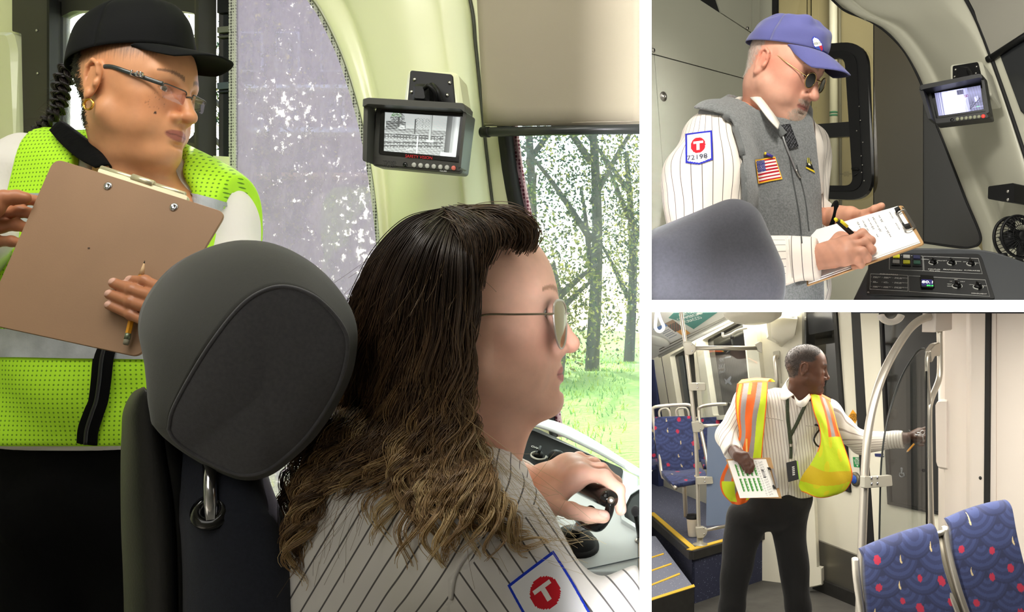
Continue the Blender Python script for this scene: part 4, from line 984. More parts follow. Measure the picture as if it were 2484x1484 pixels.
def obs_fn(p, c, blend):
    x, y, z = p.T
    hair = ss(-.055, -.075, y+.25*(z+.02)+.010*np.sin(z*300)) * (z > -.085)
    temple = ss(.030, .062, z+.004*np.sin(y*1700+z*300)+.002*np.sin(y*700)+.4*np.maximum(0, -y)-.35*np.maximum(0, y-.03)) * (np.abs(x) > .045) * (y < .07)
    blend(np.clip(hair+temple*.75, 0, 1)*(np.abs(x) < .0745+.5*(z > .03)), lin((38, 30, 26)))
    for mx, my, mz, r in ((.046, .062, -.0415, .0024),): blend((1-ss(r*.8, r*1.1, np.sqrt((x-mx)**2+(z-mz)**2)))*(y > .03), lin((52, 34, 28)))
    rg = np.random.default_rng(3)
    for k in range(26):
        a, b, r = rg.uniform(.03, .062), rg.uniform(-.035, -.004), rg.uniform(.0005, .0011); blend((1-ss(r*.6, r*1.3, np.sqrt((x-a)**2+(z-b)**2)))*(y > .03)*.55, lin((110, 70, 48)))
hcol = skin_cols(HM, hv, (206, 146, 104), (158, 92, 78), (112, 78, 58), lipw=1.05, fn=obs_fn)
# torso and arms under the clothes, hands
TC = P(300, 760, 1.76)
def torso1(gr, pad):
    for c, r in ((P(318, 600, 1.77), (.205, .125, .17)), (P(290, 830, 1.77), (.20, .135, .19)), (P(262, 1010, 1.77), (.205, .14, .15)), (P(258, 1180, 1.78), (.20, .135, .17))): gr.put('e', (c, r), .06, pad=pad)
    for a, b, ra, rb in ((P(345, 470, 1.75), P(505, 535, 1.77), .065, .07), (P(310, 450, 1.75), P(60, 430, 1.80), .065, .07)): gr.put('c', (a, b, ra, rb), .05, pad=pad)
def arms1(gr, pad, k=.03):
    gr.put('c', (P(510, 540, 1.77), P(590, 830, 1.72), .060, .050), k, pad=pad); gr.put('c', (P(590, 830, 1.72), P(460, 780, 1.50), .048, .034), k, pad=pad)
    gr.put('c', (P(45, 440, 1.80), P(-110, 660, 1.74), .062, .050), k, pad=pad); gr.put('c', (P(-110, 660, 1.74), P(-30, 560, 1.54), .048, .034), k, pad=pad)
g = Grid(P(300, 742, 1.77)-A(.42, .34, .56), P(300, 742, 1.77)+A(.42, .22, .30), .0075)
torso1(g, 0); arms1(g, 0); g.f += .022; bv, bf = g.net(1)
# hand holding the pencil against the board (fingers from the wearer's left arm)
BD = Plane(P(130, 390, 1.43), P(548, 517, 1.40), P(335, 857, 1.33))
bh = lambda x, y, o: BD.hit(x, y, o)
fing = [[bh(440, 752, -.02), bh(405, 790, -.018), bh(370, 815, -.016), bh(340, 830, -.014)],
        [bh(440, 716, .020), bh(392, 700, .024), bh(352, 682, .017), bh(316, 680, .010)],
        [bh(432, 742, .024), bh(378, 722, .029), bh(322, 704, .020), bh(276, 686, .010)],
        [bh(425, 768, .024), bh(372, 752, .030), bh(318, 733, .020), bh(266, 714, .010)],
        [bh(418, 796, .020), bh(372, 788, .026), bh(318, 764, .017), bh(264, 740, .009)]]
allp = np.array([q for fl in fing for q in fl]+[P(470, 790, 1.46)])
g = Grid(allp.min(0)-.03, allp.max(0)+.03, .0017); hand_sdf(g, (P(520, 815, 1.52), P(468, 782, 1.43)), fing, .0084, .026, .012); h1v, h1f = g.net(1)
hand_tan = (176, 116, 82)
h1c = nails(h1v, fing[1:], np.tile(lin(hand_tan), (len(h1v), 1)), (214, 168, 150), BD.n+A(0, 0, .25))
# hand at the other edge of the board
fing2 = [[bh(-20, 500, .02), bh(10, 480, .02), bh(40, 478, .014), bh(60, 480, .010)],
         [bh(-25, 500, -.022), bh(20, 488, -.020), bh(60, 482, -.016), bh(96, 488, -.014)],
         [bh(-35, 535, -.022), bh(15, 518, -.019), bh(50, 512, -.015), bh(84, 520, -.014)],
         [bh(-42, 568, -.022), bh(5, 548, -.019), bh(40, 545, -.015), bh(72, 555, -.014)],
         [bh(-48, 600, -.020), bh(-8, 585, -.018), bh(28, 585, -.015), bh(52, 590, -.014)]]
allp = np.array([q for fl in fing2 for q in fl]+[P(-80, 590, 1.5)])
g = Grid(allp.min(0)-.03, allp.max(0)+.03, .0019); hand_sdf(g, (P(-110, 640, 1.60), P(-70, 570, 1.50)), fing2, .0092, .026, .013); h2v, h2f = g.net(1)
h2c = np.tile(lin(hand_tan), (len(h2v), 1))
obs = body_mesh('person', [(hv, hf), (bv, bf), (h1v, h1f), (h2v, h2f)], M_skin['tan_skin'], [hcol, np.tile(lin((206, 146, 104)), (len(bv), 1)), h1c, h2c],
    label='woman in black cap, glasses and lime safety vest holding a brown clipboard and pencil', cat='person')
eyes(HM, obs, (60, 38, 24), look=(.25, 1, .02))
# cap, hair, braid, glasses, earring
M_capblack = mat('black_cap_cloth', (8, 9, 10), .9, bump=(1500, .3, .0005), spec=.25)
capM = HM@np.array(Matrix.Translation((0, -.006, .012)))@np.array(Matrix.Rotation(math.radians(7), 4, 'X'))
cap1 = part('cap', cap_crown(capM, seed=2, r=(.087, .108, .100)), M_capblack, obs)
part('cap_brim', cap_brim(capM, r=(.087, .108), length=.080, arch=.018, fall=.016), M_capblack, cap1)
part('cap_button', ball(tf(capM, (0, -.010, .139)), .006, None, 12, 8), M_capblack, cap1)
w = ((np.abs(inv(HM, hv)[:, 0]) < .0745) & (inv(HM, hv)[:, 1]+.25*(inv(HM, hv)[:, 2]+.02) < -.05) & (inv(HM, hv)[:, 2] > -.08) & (inv(HM, hv)[:, 2] < .05)).astype(float)
fuzz('hair', hv, hf, w, 2600, .016, .00035, lambda p: np.tile(-fwd1*.9+A(0, 0, -.3), (len(p), 1)), lambda p, r: np.tile(lin((34, 27, 23)), (len(p), 1))*r.uniform(.6, 1.8, (len(p), 1)), M_hair, obs, 4, jit=.2)
bp_ = smooth_path([P(205, 150, 1.74), P(172, 165, 1.755), P(152, 198, 1.76), P(146, 236, 1.765), P(138, 268, 1.77), P(112, 296, 1.775), P(88, 318, 1.78)], 90)
t_ = np.linspace(0, 1, 90); nx_ = np.gradient(bp_, axis=0); nx_ /= np.linalg.norm(nx_, axis=1)[:, None]; sx_ = np.cross(nx_, A(0, -1, 0)); sx_ /= np.linalg.norm(sx_, axis=1)[:, None]
rg = np.random.default_rng(8); P_, C_ = [], []
for k in range(3):
    ph = 2*math.pi*k/3; wv = .0125*(1-.45*t_); off = sx_*(np.sin(t_*24+ph)*wv)[:, None]+A(0, -1, 0)*(np.sin(2*(t_*24+ph))*.006)[:, None]
    for s in range(120):
        a, r_ = rg.uniform(0, 6.28), .0085*math.sqrt(rg.random()); tw = a+t_*3
        P_.append(bp_+off+(sx_*np.cos(tw)[:, None]+A(0, -1, 0)*np.sin(tw)[:, None])*(r_*(1-.5*t_))[:, None]); C_.append(np.tile(lin((34, 26, 24))*rg.uniform(.5, 1.9), (90, 1)))
braid = strands('braid', np.array(P_), .0007, np.array(C_), M_hair, obs)
fl = []
for s in range(120):
    i = rg.integers(2, 88); o = bp_[i]+sx_[i]*rg.uniform(-.012, .012); d = nrm(sx_[i]*rg.choice([-1, 1])*rg.uniform(.2, 1)+nx_[i]*rg.uniform(-.2, 1)+A(0, rg.uniform(-.5, .5), 0)); L_ = rg.uniform(.01, .035); t5 = np.linspace(0, 1, 6)[:, None]
    fl.append(o+d*L_*t5+A(0, 0, -.4)*L_*t5**2)
strands('stray_hair', np.array(fl), .00025, np.tile(lin((60, 44, 36)), (120, 6, 1)), M_hair, braid)
part('hair_tie', tube([bp_[10]+(sx_[10]*math.cos(a)+A(0, -1, 0)*math.sin(a))*.015 for a in np.linspace(0, 6.28, 16)[:-1]], .004, 8, closed=True), M_rubber, braid)
M_lens1 = glass('spectacle_lens', (236, 218, 222), .10)
lens1 = rounded([(-.024, .012), (.025, .013), (.024, -.011), (-.021, -.013)], .006, 5)
M_gun = mat('gunmetal_frame', (90, 86, 82), .3, metal=1); M_temple = mat('dark_patterned_temple', (44, 50, 48), .3, coat=.4, var=(400, .3))
spectacles(HM, obs, lens1, M_gun, M_lens1, M_temple, bridge_z=-.004, y=.104, half=.0315, full=False, wire=.0011, temple_r=.0036, temple_flat=.35, ear=(.0795, -.006, .020), wrap=.20, hz=.011)
tp = lambda y, z: tf(HM, (.0785+.004*(1-(y-.02)/.05)*0, y, z))
for y in (.052, .062, .068): part('temple_ornament', box(tf(HM, (.0785-.1*(y-.05), y, .0135-.03*(y-.05))), (.0042, .0012, .0042), HM[:3, :3]/.965, .0004), M_chrome, obs)
eo = tf(HM, (.079, -.018, -.039))
for k in (0, 1): part('earring', tube([eo+rt1*.002*k+(fwd1*math.cos(a)+up1*math.sin(a))*A(.0085) - up1*.008 for a in np.linspace(0, 6.28, 25)[:-1]], .0014, 8, closed=True), M_gold, obs)
# clothes: black polo collar, pale shirt, lime mesh vest, black trousers
M_vest = mesh_fabric('lime_mesh_cloth', (186, 244, 40), (96, 150, 10), .0075); M_silver = mat('silver_reflective_tape', (168, 172, 176), .5, bump=(120, .3, .001), var=(25, .2))
M_paleshirt = mat('pale_shirt_cloth', (236, 230, 226), .85, bump=(25, .5, .006)); M_blackcloth = mat('black_cloth', (5, 5, 6), .95, bump=(30, .5, .006), spec=.15)
g = Grid(P(300, 742, 1.77)-A(.46, .36, .60), P(300, 742, 1.77)+A(.46, .25, .32), .006)
torso1(g, .03); core = g.copy(); arms1(g, .03)
sh = g.copy(g.f-.006); sh.wave(.004, lambda x, y, z: np.sin(x*40+z*25+3*np.sin(z*17))*np.sin(y*30+z*12)); sh.cut(P(300, 1070, 1.75), (0, 0, -1)); sh.put('c', (nb+A(0, -.03, .0), nb+A(0, -.08, .2), .062, .09), .01, 's'); sh.put('c', (nb+A(0, -.06, -.02), nb+A(0, -.12, .04), .045, .06), .01, 's')
sdf_mesh('shirt', sh, M_paleshirt, obs)
ve = core.copy(core.f-.024); ve.f = np.maximum(ve.f, -(core.f-.001)); ve.wave(.0035, lambda x, y, z: np.sin(z*34+2.5*np.sin(x*18)+y*10)*ss(ZC-.05, ZC-.16, z)+.5*np.sin(z*50+x*30))
ve.cut(P(300, 1082, 1.62), (0, -.05, -1)); ve.cut(P(566, 600, 1.75), (1, -.12, -.1)); ve.cut(P(52, 400, 1.72), (-1, 0, .05))
ve.put('c', (nb+A(.0, -.02, .0), nb+A(.0, -.05, .2), .082, .11), .01, 's'); ve.put('c', (P(330, 470, 1.62), P(300, 640, 1.55), .085, .03), .02, 's')
vv, vf = ve.net(1)
vest1 = mesh('safety_vest', vv, vf, M_vest, obs)
tv = bvh(vest1)
for q_, nx_2, ny_2 in (([(-40, 796), (420, 812), (420, 872), (-40, 866)], 70, 10), ([(-40, 470), (180, 470), (180, 540), (-40, 540)], 30, 10), ([(442, 462), (566, 496), (570, 548), (436, 512)], 26, 12)): decal('reflective_band', q_, nx_2, ny_2, lambda u, v: (255, 255, 255), lambda x, y: drape(tv, x, y, .003), M_silver, vest1)
zc = [drape(tv, x, y, .003, 1.63) for x, y in ((262, 830), (252, 870), (246, 920), (238, 970), (228, 1000), (216, 1040), (213, 1076))]
part('zip_tape', tube(smooth_path(zc, 30), .017, 12, flat=.22, up=(1, 0, 0)), M_blackcloth, vest1)
part('zip_teeth', tube(smooth_path([p+A(0, -.004, 0) for p in zc], 30), .0035, 8), mat('zip_black', (30, 30, 32), .4), vest1)
col_ = []
for k, (pts) in enumerate([[(122, 318, 1.70), (150, 350, 1.66), (190, 385, 1.62), (232, 408, 1.59)], [(150, 298, 1.71), (190, 330, 1.66), (232, 366, 1.62), (262, 402, 1.585)], [(196, 330, 1.74), (222, 350, 1.70), (250, 380, 1.66), (268, 410, 1.62)]]): col_.append(smooth_path([P(*q) for q in pts], 20))
part('collar', sheet(loft(np.array(col_).transpose(1, 0, 2), 12), .003), M_blackcloth, obs)
g = Grid(P(260, 1180, 1.77)-A(.3, .24, .92), P(260, 1180, 1.77)+A(.3, .2, .20), .012)
for s in (-1, 1): g.put('c', (P(260+s*125, 1250, 1.78), A(P(260+s*120, 1250, 1.78)[0], 1.80, Z1+.02), .115, .07), .04)
g.put('e', (P(258, 1150, 1.78), (.214, .150, .20)), .05); g.cut(P(258, 1040, 1.7), (0, 0, 1)); g.wave(.006, lambda x, y, z: np.sin(z*30+x*20)*np.sin(x*25))
sdf_mesh('trousers', g, M_blackcloth, obs)
# --- clipboard and pencil
M_board = mat('brown_hardboard', (150, 116, 86), .6, bump=(500, .15, .0004), var=(9, .06))
cb = empty('clipboard', BD.hit(330, 857, -.004), 'brown hardboard clipboard with two rivets held up by the woman in the lime vest', 'clipboard')
slab('board', BD, rounded([(131, 383), (549, 515), (338, 866), (-45, 783)], [26, 24, 22, 26], 6), -.0035, 0, M_board, cb, bev=.0008)
for q in ((262, 451), (422, 502)): part('rivet', lathe([(.0062, 0), (.0058, .0014), (.003, .0024), (.001, .0012)], BD.hit(*q), BD.n, 18), M_chrome, cb)
M_brass = mat('pale_clip_metal', (222, 214, 180), .3, metal=.6)
slab('clip', BD, rounded([(236, 405), (452, 472), (446, 500), (230, 432)], 5), -.012, -.0036, M_brass, cb)
part('clip_roll', tube([BD.hit(246, 408, -.009), BD.hit(346, 440, -.009)], .0042, 10), M_brass, cb); part('clip_roll', tube([BD.hit(362, 445, -.009), BD.hit(448, 472, -.009)], .0042, 10), M_brass, cb)
part('clip_spring', tube([BD.hit(322, 430, -.006), BD.hit(372, 447, -.006)], .0055, 10), M_brass, cb)
slab('board_pin_hole', BD, [(213, 600), (218, 600), (218, 604), (213, 604)], -.0001, .0003, mat('hole_dark', (70, 50, 36), .8), cb)
pen = empty('pencil', BD.hit(305, 836, .006), 'yellow pencil with a worn tip held against the brown clipboard', 'pencil')
pa, pb = BD.hit(305, 836, .008), BD.hit(351, 632, .015); L_ = np.linalg.norm(pb-pa); ax_ = (pb-pa)/L_
M_pen = mat('yellow_pencil_paint', (232, 160, 36), .4, coat=.3)
part('shaft', lathe([(.0038, .12*L_), (.0038, .82*L_)], pa, ax_, 6), M_pen, pen, smooth=False)
part('wood_cone', lathe([(.0038, .82*L_), (.0010, .965*L_)], pa, ax_, 16), mat('pencil_wood', (206, 172, 130), .7), pen)
part('graphite', lathe([(.0010, .965*L_), (.0003, L_)], pa, ax_, 10), M_rubber, pen)
part('ferrule', lathe([(.0040, .06*L_), (.0040, .13*L_)], pa, ax_, 16), mat('ferrule_green', (116, 124, 100), .4, metal=.6), pen)
part('eraser', lathe([(.0030, 0), (.0038, .01*L_), (.0038, .06*L_)], pa, ax_, 16), mat('eraser', (120, 116, 96), .9), pen)
# --- the driver
D2 = 1.16; DM = pose(P(1151, 776, D2), (.985, .16, .045), (-.045, .02, 1), 1.0)
dc_ = DM[:3, 3]
g = Grid(dc_-A(.16, .16, .30), dc_+A(.16, .16, .15), .0018)
head_sdf(g, DM, nose=1.08, jaw=.95, lips=.95, fat=.0, brow=.75, cheek=.9, ears=True)
nb2 = P(1075, 1110, 1.19)
g.put('c', (tf(DM, (0, -.015, -.06)), nb2, .055, .062), .03); g.put('c', (tf(DM, (0, .04, -.09)), nb2+A(.05, 0, .0), .03, .045), .03)
hv, hf = g.net(1)
hcol = skin_cols(DM, hv, (252, 200, 176), (204, 124, 120), (176, 128, 100), blush=(226, 146, 122))
HW, HK = P(1262, 1200, 1.275), None
fin = [[P(1330, 1222, 1.225), P(1385, 1238, 1.19), P(1430, 1250, 1.18), P(1464, 1253, 1.18)],
       [P(1412, 1150, 1.225), P(1466, 1156, 1.222), P(1500, 1188, 1.215), P(1506, 1236, 1.212)],
       [P(1408, 1136, 1.245), P(1458, 1140, 1.25), P(1492, 1170, 1.25), P(1498, 1212, 1.245)],
       [P(1396, 1126, 1.265), P(1440, 1126, 1.275), P(1470, 1152, 1.275), P(1476, 1192, 1.268)],
       [P(1380, 1122, 1.28), P(1404, 1110, 1.295), P(1432, 1120, 1.30), P(1444, 1146, 1.297)]]
allp = np.array([q for fl in fin for q in fl]+[HW, P(1200, 1195, 1.30)])
g = Grid(allp.min(0)-.04, allp.max(0)+.035, .0017); hand_sdf(g, (P(1180, 1188, 1.31), HW), fin, .0085, .027, .0135)
hdv, hdf = g.net(1); hdc = nails(hdv, fin, np.tile(lin((238, 190, 168)), (len(hdv), 1)), (244, 200, 186), [A(.2, -.6, 1), A(1, -.2, .4), A(1, -.2, .4), A(1, 0, .5), A(1, 0, .5)])
ty = np.sin(hdv[:, 2]*900+hdv[:, 0]*300); kn = np.array([fl[0] for fl in fin]+[fl[1] for fl in fin]); dk = np.linalg.norm(hdv[:, None]-kn[None], axis=2).min(1)
hdc = hdc*(1-.12*np.exp(-(dk/.012)**2)[:, None]*A(.1, 1, 1))
def torso2(gr, pad=0):
    for c, r in ((P(985, 1330, 1.18), (.155, .13, .17)), (P(960, 1480, 1.20), (.16, .15, .22)), (P(985, 1800, 1.22), (.17, .17, .22))): gr.put('e', (c, r), .06, pad=pad)
    gr.put('c', (P(1060, 1150, 1.19), P(1165, 1310, 1.055), .058, .066), .05, pad=pad); gr.put('c', (P(1085, 1150, 1.21), P(1130, 1170, 1.33), .058, .062), .05, pad=pad)
    gr.put('c', (P(905, 1210, 1.15), P(1130, 1330, 1.07), .055, .064), .06, pad=pad)
def arms2(gr, pad=0):
    gr.put('c', (P(1170, 1330, 1.055), P(1370, 1560, 1.03), .064, .056), .04, pad=pad); gr.put('c', (P(1370, 1560, 1.03), P(1600-40, 1480, 1.0), .05, .04), .03, pad=pad)
    gr.put('c', (P(1130, 1180, 1.33), P(1190, 1265, 1.34), .056, .050), .04, pad=pad); gr.put('c', (P(1165, 1225, 1.345), P(1272, 1196, 1.285), .047, .038), .03, pad=pad)
lo, hi = P(740, 742, 1.1)*A(1, 0, 0)+A(0, .88, ZC-.62), A(-.005, 1.50, ZC-.12)
g = Grid(lo, hi, .0085); torso2(g); arms2(g); bv, bf = g.net(1)
drv = body_mesh('person', [(hv, hf), (bv, bf), (hdv, hdf)], M_skin['fair_skin'], [hcol, np.tile(lin((232, 178, 152)), (len(bv), 1)), hdc],
    label='woman driver with long wavy hair, mirrored sunglasses and striped shirt, hand on the throttle', cat='person')
eyes(DM, drv, (70, 90, 90))
# shirt
M_stripe1 = striped('pinstripe_shirt_cloth', (236, 232, 228), (92, 88, 88), .0165, .0017, bump=(26, .45, .006))
g = Grid(lo-.01, hi, .0048); torso2(g, .02); arms2(g, .02); g.f -= .005
g.wave(.0028, lambda x, y, z: np.sin(x*60+z*45+2*np.sin(z*28))*np.sin(y*40-x*22)); 
g.cut(P(1276, 1196, 1.275), (.9, -.45, .05)) if False else None
# cuff end of the far sleeve
dcu = nrm(P(1272, 1196, 1.285)-P(1165, 1225, 1.345)); cz = P(1262, 1198, 1.288)
x, y, z = g.ax[0][:, None, None], g.ax[1][None, :, None], g.ax[2][None, None, :]
dd = (x-cz[0])*dcu[0]+(y-cz[1])*dcu[1]+(z-cz[2])*dcu[2]; g.f = np.where(y > 1.21, np.maximum(g.f, dd.astype(np.float32)), g.f)
g.put('c', (nb2+A(0, 0, -.01), tf(DM, (0, -.01, -.08)), .060, .075), .008, 's')
sv, sf = g.net(1)
yk = nrm(A(.80, 0, -.60)); bk = nrm(A(.86, 0, .42))
# stripes: down the back and front from the yoke, along the sleeve
u_back = sv@nrm(A(.84, .15, -.50)); u_sl = sv@nrm(A(.55, .3, .75))
px_ = CX+sv[:, 0]/sv[:, 1]*FOC; py_ = CY-(sv[:, 2]-ZC)/sv[:, 1]*FOC
wsl = (py_-1075)-(px_-830)*.72; u = np.where((px_ > 1090) & (px_-1110 > (1390-py_)*1.15), sv@nrm(A(.80, .25, .55)), u_back)
u = np.where(sv[:, 1] > 1.245, limb_u(sv, P(1165, 1225, 1.345), P(1272, 1196, 1.285), (0, -1, 0))*.8, u)
shirt2 = mesh('shirt', sv, sf, M_stripe1, drv, attrs={'u': u})
ts = bvh(shirt2)
def seam_line(name, pts, m, parent, tree, r=.0011, off=.0006, n=40, dflt=1.05):
    q = [drape(tree, x, y, off, dflt) for x, y, _ in smooth_path([(a, b, 0) for a, b in pts], n)]
    q = [p for p in q if p is not None]; return part(name, tube(smooth_path(q, n), r, 6), m, parent)
M_seam = mat('shirt_seam', (206, 202, 198), .9)
seam_line('seam', [(838, 1092), (900, 1130), (980, 1190), (1060, 1250), (1128, 1300)], M_seam, shirt2, ts, .0018)
seam_line('seam', [(1096, 1453), (1104, 1400), (1130, 1350), (1180, 1305), (1232, 1282)], M_seam, shirt2, ts, .0018)
col_ = [smooth_path([P(*q) for q in pts], 30) for pts in ([(880, 1085, 1.17), (950, 1100, 1.12), (1040, 1110, 1.095), (1120, 1110, 1.10), (1180, 1090, 1.15), (1195, 1070, 1.22)], [(865, 1120, 1.16), (945, 1150, 1.10), (1040, 1170, 1.07), (1130, 1160, 1.08), (1195, 1120, 1.14), (1215, 1085, 1.22)])]
part('collar', sheet(np.array(col_), .003), mat('white_collar', (236, 233, 230), .85), drv)
part('cuff', tube([cz-dcu*.004+nrm(np.cross(dcu, A(0, 0, 1)))*.046*math.cos(t)+np.cross(nrm(np.cross(dcu, A(0, 0, 1))), dcu)*.046*math.sin(t) for t in np.linspace(0, 6.28, 33)[:-1]], .0034, 8, closed=True), mat('white_cuff', (238, 236, 234), .85), drv)
# shoulder patch, a red disc with a white T
def patch_fn(num=None):
    def fn(u, v):
        e = .045
        if u < e or u > 1-e or v < e*.8 or v > 1-e*.8: return (32, 62, 200)
        du, dv = (u-.5)/.27, (v-.40)/.22
        if du*du+dv*dv < 1:
            if (abs(u-.5) < .17 and .27 < v < .345) or (abs(u-.5) < .05 and .27 < v < .53): return (240, 236, 232)
            return (206, 30, 44)
        return (240, 240, 244)
    return fn
decal('shoulder_patch', [(1230, 1418), (1338, 1337), (1438, 1490), (1318, 1570)], 46, 50, patch_fn(), lambda x, y: drape(ts, x, y, .003, 1.0), M_print, shirt2)
# sunglasses
M_mirror = mat('mirror_lens', (138, 130, 86), .03, metal=1)
av = [(-.024, .010), (-.015, .0165), (0, .018), (.018, .0165), (.027, .010), (.028, -.002), (.023, -.017), (.010, -.0265), (-.004, -.027), (-.016, -.020), (-.023, -.006)]
av = [(a*1.13, b*1.22-.002) for a, b in av]; av = [tuple(p[:2]) for p in smooth_path([(a, b, 0) for a, b in av+av[:1]], 34)[:-1]]
spectacles(DM, drv, av, M_steel, M_mirror, mat('steel_temple', (150, 140, 120), .25, metal=1), bridge_z=-.002, y=.106, half=.0335, wire=.0012, temple_r=.0012, ear=(.079, .0, .004), wrap=.32)
# hair: guides run from the parting down over head, back and shoulder
rgh = np.random.default_rng(11)
GU = [
 [(1080, 516, 1.20), (985, 545, 1.19), (905, 635, 1.19), (862, 745, 1.20), (830, 900, 1.23), (770, 1050, 1.20), (715, 1160, 1.16), (695, 1280, 1.13), (705, 1420, 1.11)],
 [(1090, 514, 1.17), (1000, 560, 1.115), (930, 670, 1.115), (888, 820, 1.135), (855, 990, 1.16), (800, 1110, 1.13), (750, 1220, 1.09), (722, 1330, 1.075), (715, 1450, 1.07)],
 [(1100, 515, 1.165), (1030, 580, 1.08), (975, 700, 1.070), (945, 850, 1.082), (915, 1010, 1.11), (860, 1120, 1.085), (800, 1220, 1.055), (770, 1320, 1.045), (760, 1440, 1.045)],
 [(1108, 517, 1.165), (1065, 590, 1.075), (1030, 720, 1.068), (1005, 860, 1.075), (975, 1010, 1.085), (935, 1110, 1.065), (880, 1200, 1.04), (830, 1300, 1.03), (800, 1400, 1.03)],
 [(1115, 519, 1.16), (1095, 600, 1.062), (1080, 730, 1.055), (1065, 870, 1.06), (1045, 1000, 1.07), (1030, 1100, 1.055), (1030, 1180, 1.03), (1050, 1270, 1.00), (1055, 1390, .985)],
 [(1120, 521, 1.16), (1120, 610, 1.062), (1118, 740, 1.055), (1108, 880, 1.055), (1098, 1000, 1.06), (1095, 1090, 1.045), (1120, 1180, 1.015), (1150, 1270, .99), (1135, 1390, .975)],
 [(1124, 524, 1.16), (1146, 610, 1.068), (1152, 730, 1.06), (1136, 860, 1.06), (1130, 990, 1.065), (1150, 1080, 1.05), (1185, 1180, 1.02), (1240, 1270, .995), (1340, 1340, .98)]]
GU = np.array([smooth_path([P(*q) for q in gd], 64) for gd in GU])     # 7 x 64 x 3
def guide(u):
    k = np.clip(u*(len(GU)-1), 0, len(GU)-1-1e-6); i = k.astype(int); w = (k-i)[:, None, None]; w = w*w*(3-2*w); return GU[i]*(1-w)+GU[i+1]*w
NC, NS, K = 170, 26, 80
Tg = np.linspace(0, 1, 64); T = np.linspace(0, 1, K)
_gp = lambda U: np.stack([smooth_path(q, K) for q in guide(U)])
# keep the hair in front of the shirt: nearest shirt depth on a pixel raster
gx_, gy_ = np.arange(600, 1460, 12), np.arange(1000, 1500, 12); dep = np.full((len(gy_), len(gx_)), 9.0)
for j, y in enumerate(gy_):
    for i, x in enumerate(gx_):
        r = ray(x, y); L_ = np.linalg.norm(r); h = ts.ray_cast(Vector((0, 0, ZC)), Vector(r/L_))
        if h[0] is not None: dep[j, i] = h[0][1]
def lay_on_shirt(p, gap):
    x = CX+p[..., 0]/p[..., 1]*FOC; y = CY-(p[..., 2]-ZC)/p[..., 1]*FOC
    i = np.clip(((x-600)/12).round().astype(int), 0, len(gx_)-1); j = np.clip(((y-1000)/12).round().astype(int), 0, len(gy_)-1)
    lim = np.where(y > 1000, dep[j, i]-gap, 9); k = np.minimum(1, lim/p[..., 1])[..., None]; o = A(0, 0, ZC); return o+(p-o)*k
uc = np.linspace(0.004, 1, NC)+rgh.normal(0, .012, NC); uc = np.clip(uc, 0, 1); vc = rgh.random(NC)**1.3; cl_len = rgh.uniform(.76, 1.0, NC)*(1-.24*ss(.17, .27, uc)*(1-ss(.50, .62, uc)))
clump = _gp(uc); ci = np.repeat(np.arange(NC), NS); U = np.clip(uc[ci]+rgh.normal(0, .016, NC*NS), 0, 1); base_ = _gp(U)
wc = ss(.06, .40, T)[None, :, None]*.93; pts = base_*(1-wc)+clump[ci]*wc
vdir = pts-A(0, 0, ZC); vdir = vdir/np.linalg.norm(vdir, axis=2)[..., None]
pts = lay_on_shirt(pts+vdir*(vc[ci]*.026)[:, None, None]*ss(0, .2, T)[None, :, None], .010)
side_ = np.cross(np.gradient(clump, axis=1), vdir[::NS]); side_ /= np.linalg.norm(side_, axis=2)[..., None]+1e-9; side_ = side_[ci]
fq = 5.2+.9*np.sin(uc*9)+rgh.normal(0, .6, NC); ph = 8*uc+5*vc+rgh.normal(0, .9, NC)
amp = (ss(.20, .55, T)*(.0062+.0060*T))[None]*rgh.uniform(.55, 1.3, NC)[ci][:, None]
ang = T[None]*fq[ci][:, None]*6.283+ph[ci][:, None]+rgh.normal(0, .10, NC*NS)[:, None]
sp = rgh.normal(0, 1, (NC*NS, 2)); wid = (.0019+.0012*np.sin(np.pi*np.clip(T*1.05, 0, 1)))[None]*rgh.uniform(.6, 1.5, NC)[ci][:, None]
pts = pts+side_*((np.sin(ang)*amp)+sp[:, :1]*wid)[..., None]+vdir*((np.cos(ang)*amp*.5)+sp[:, 1:]*wid*.8-.002)[..., None]
Ln = cl_len[ci]*rgh.uniform(.90, 1.0, NC*NS)
src = T[None]*Ln[:, None]*(K-1); i0 = np.clip(src.astype(int), 0, K-2); fr = (src-i0)[..., None]; r_ = np.arange(NC*NS)[:, None]
pts = pts[r_, i0]*(1-fr)+pts[r_, i0+1]*fr; pts = lay_on_shirt(pts, .0015)
dark, midc, lite, gold = lin((56, 42, 33)), lin((108, 82, 58)), lin((172, 138, 94)), lin((222, 194, 142))
tt = (T[None]*Ln[:, None])[..., None]; lt = np.clip(rgh.beta(.9, 2.2, NC)[ci]+rgh.normal(0, .08, NC*NS), 0, 1)[:, None, None]
lv = np.clip(ss(.22, 1.0, tt)*.78*(.55+.45*ss(.0, .7, uc[ci]))[:, None, None]+lt*ss(.12, .55, tt)*1.15, 0, 1.5)
cols = dark+(midc-dark)*np.clip(lv*2, 0, 1)+(lite-midc)*np.clip(lv*2-1, 0, 1)+(gold-lite)*np.clip((lv-1)*2, 0, 1)
hair = strands('hair', pts, (.00066*np.linspace(1, .5, K)[None]), cols, M_hair, drv)
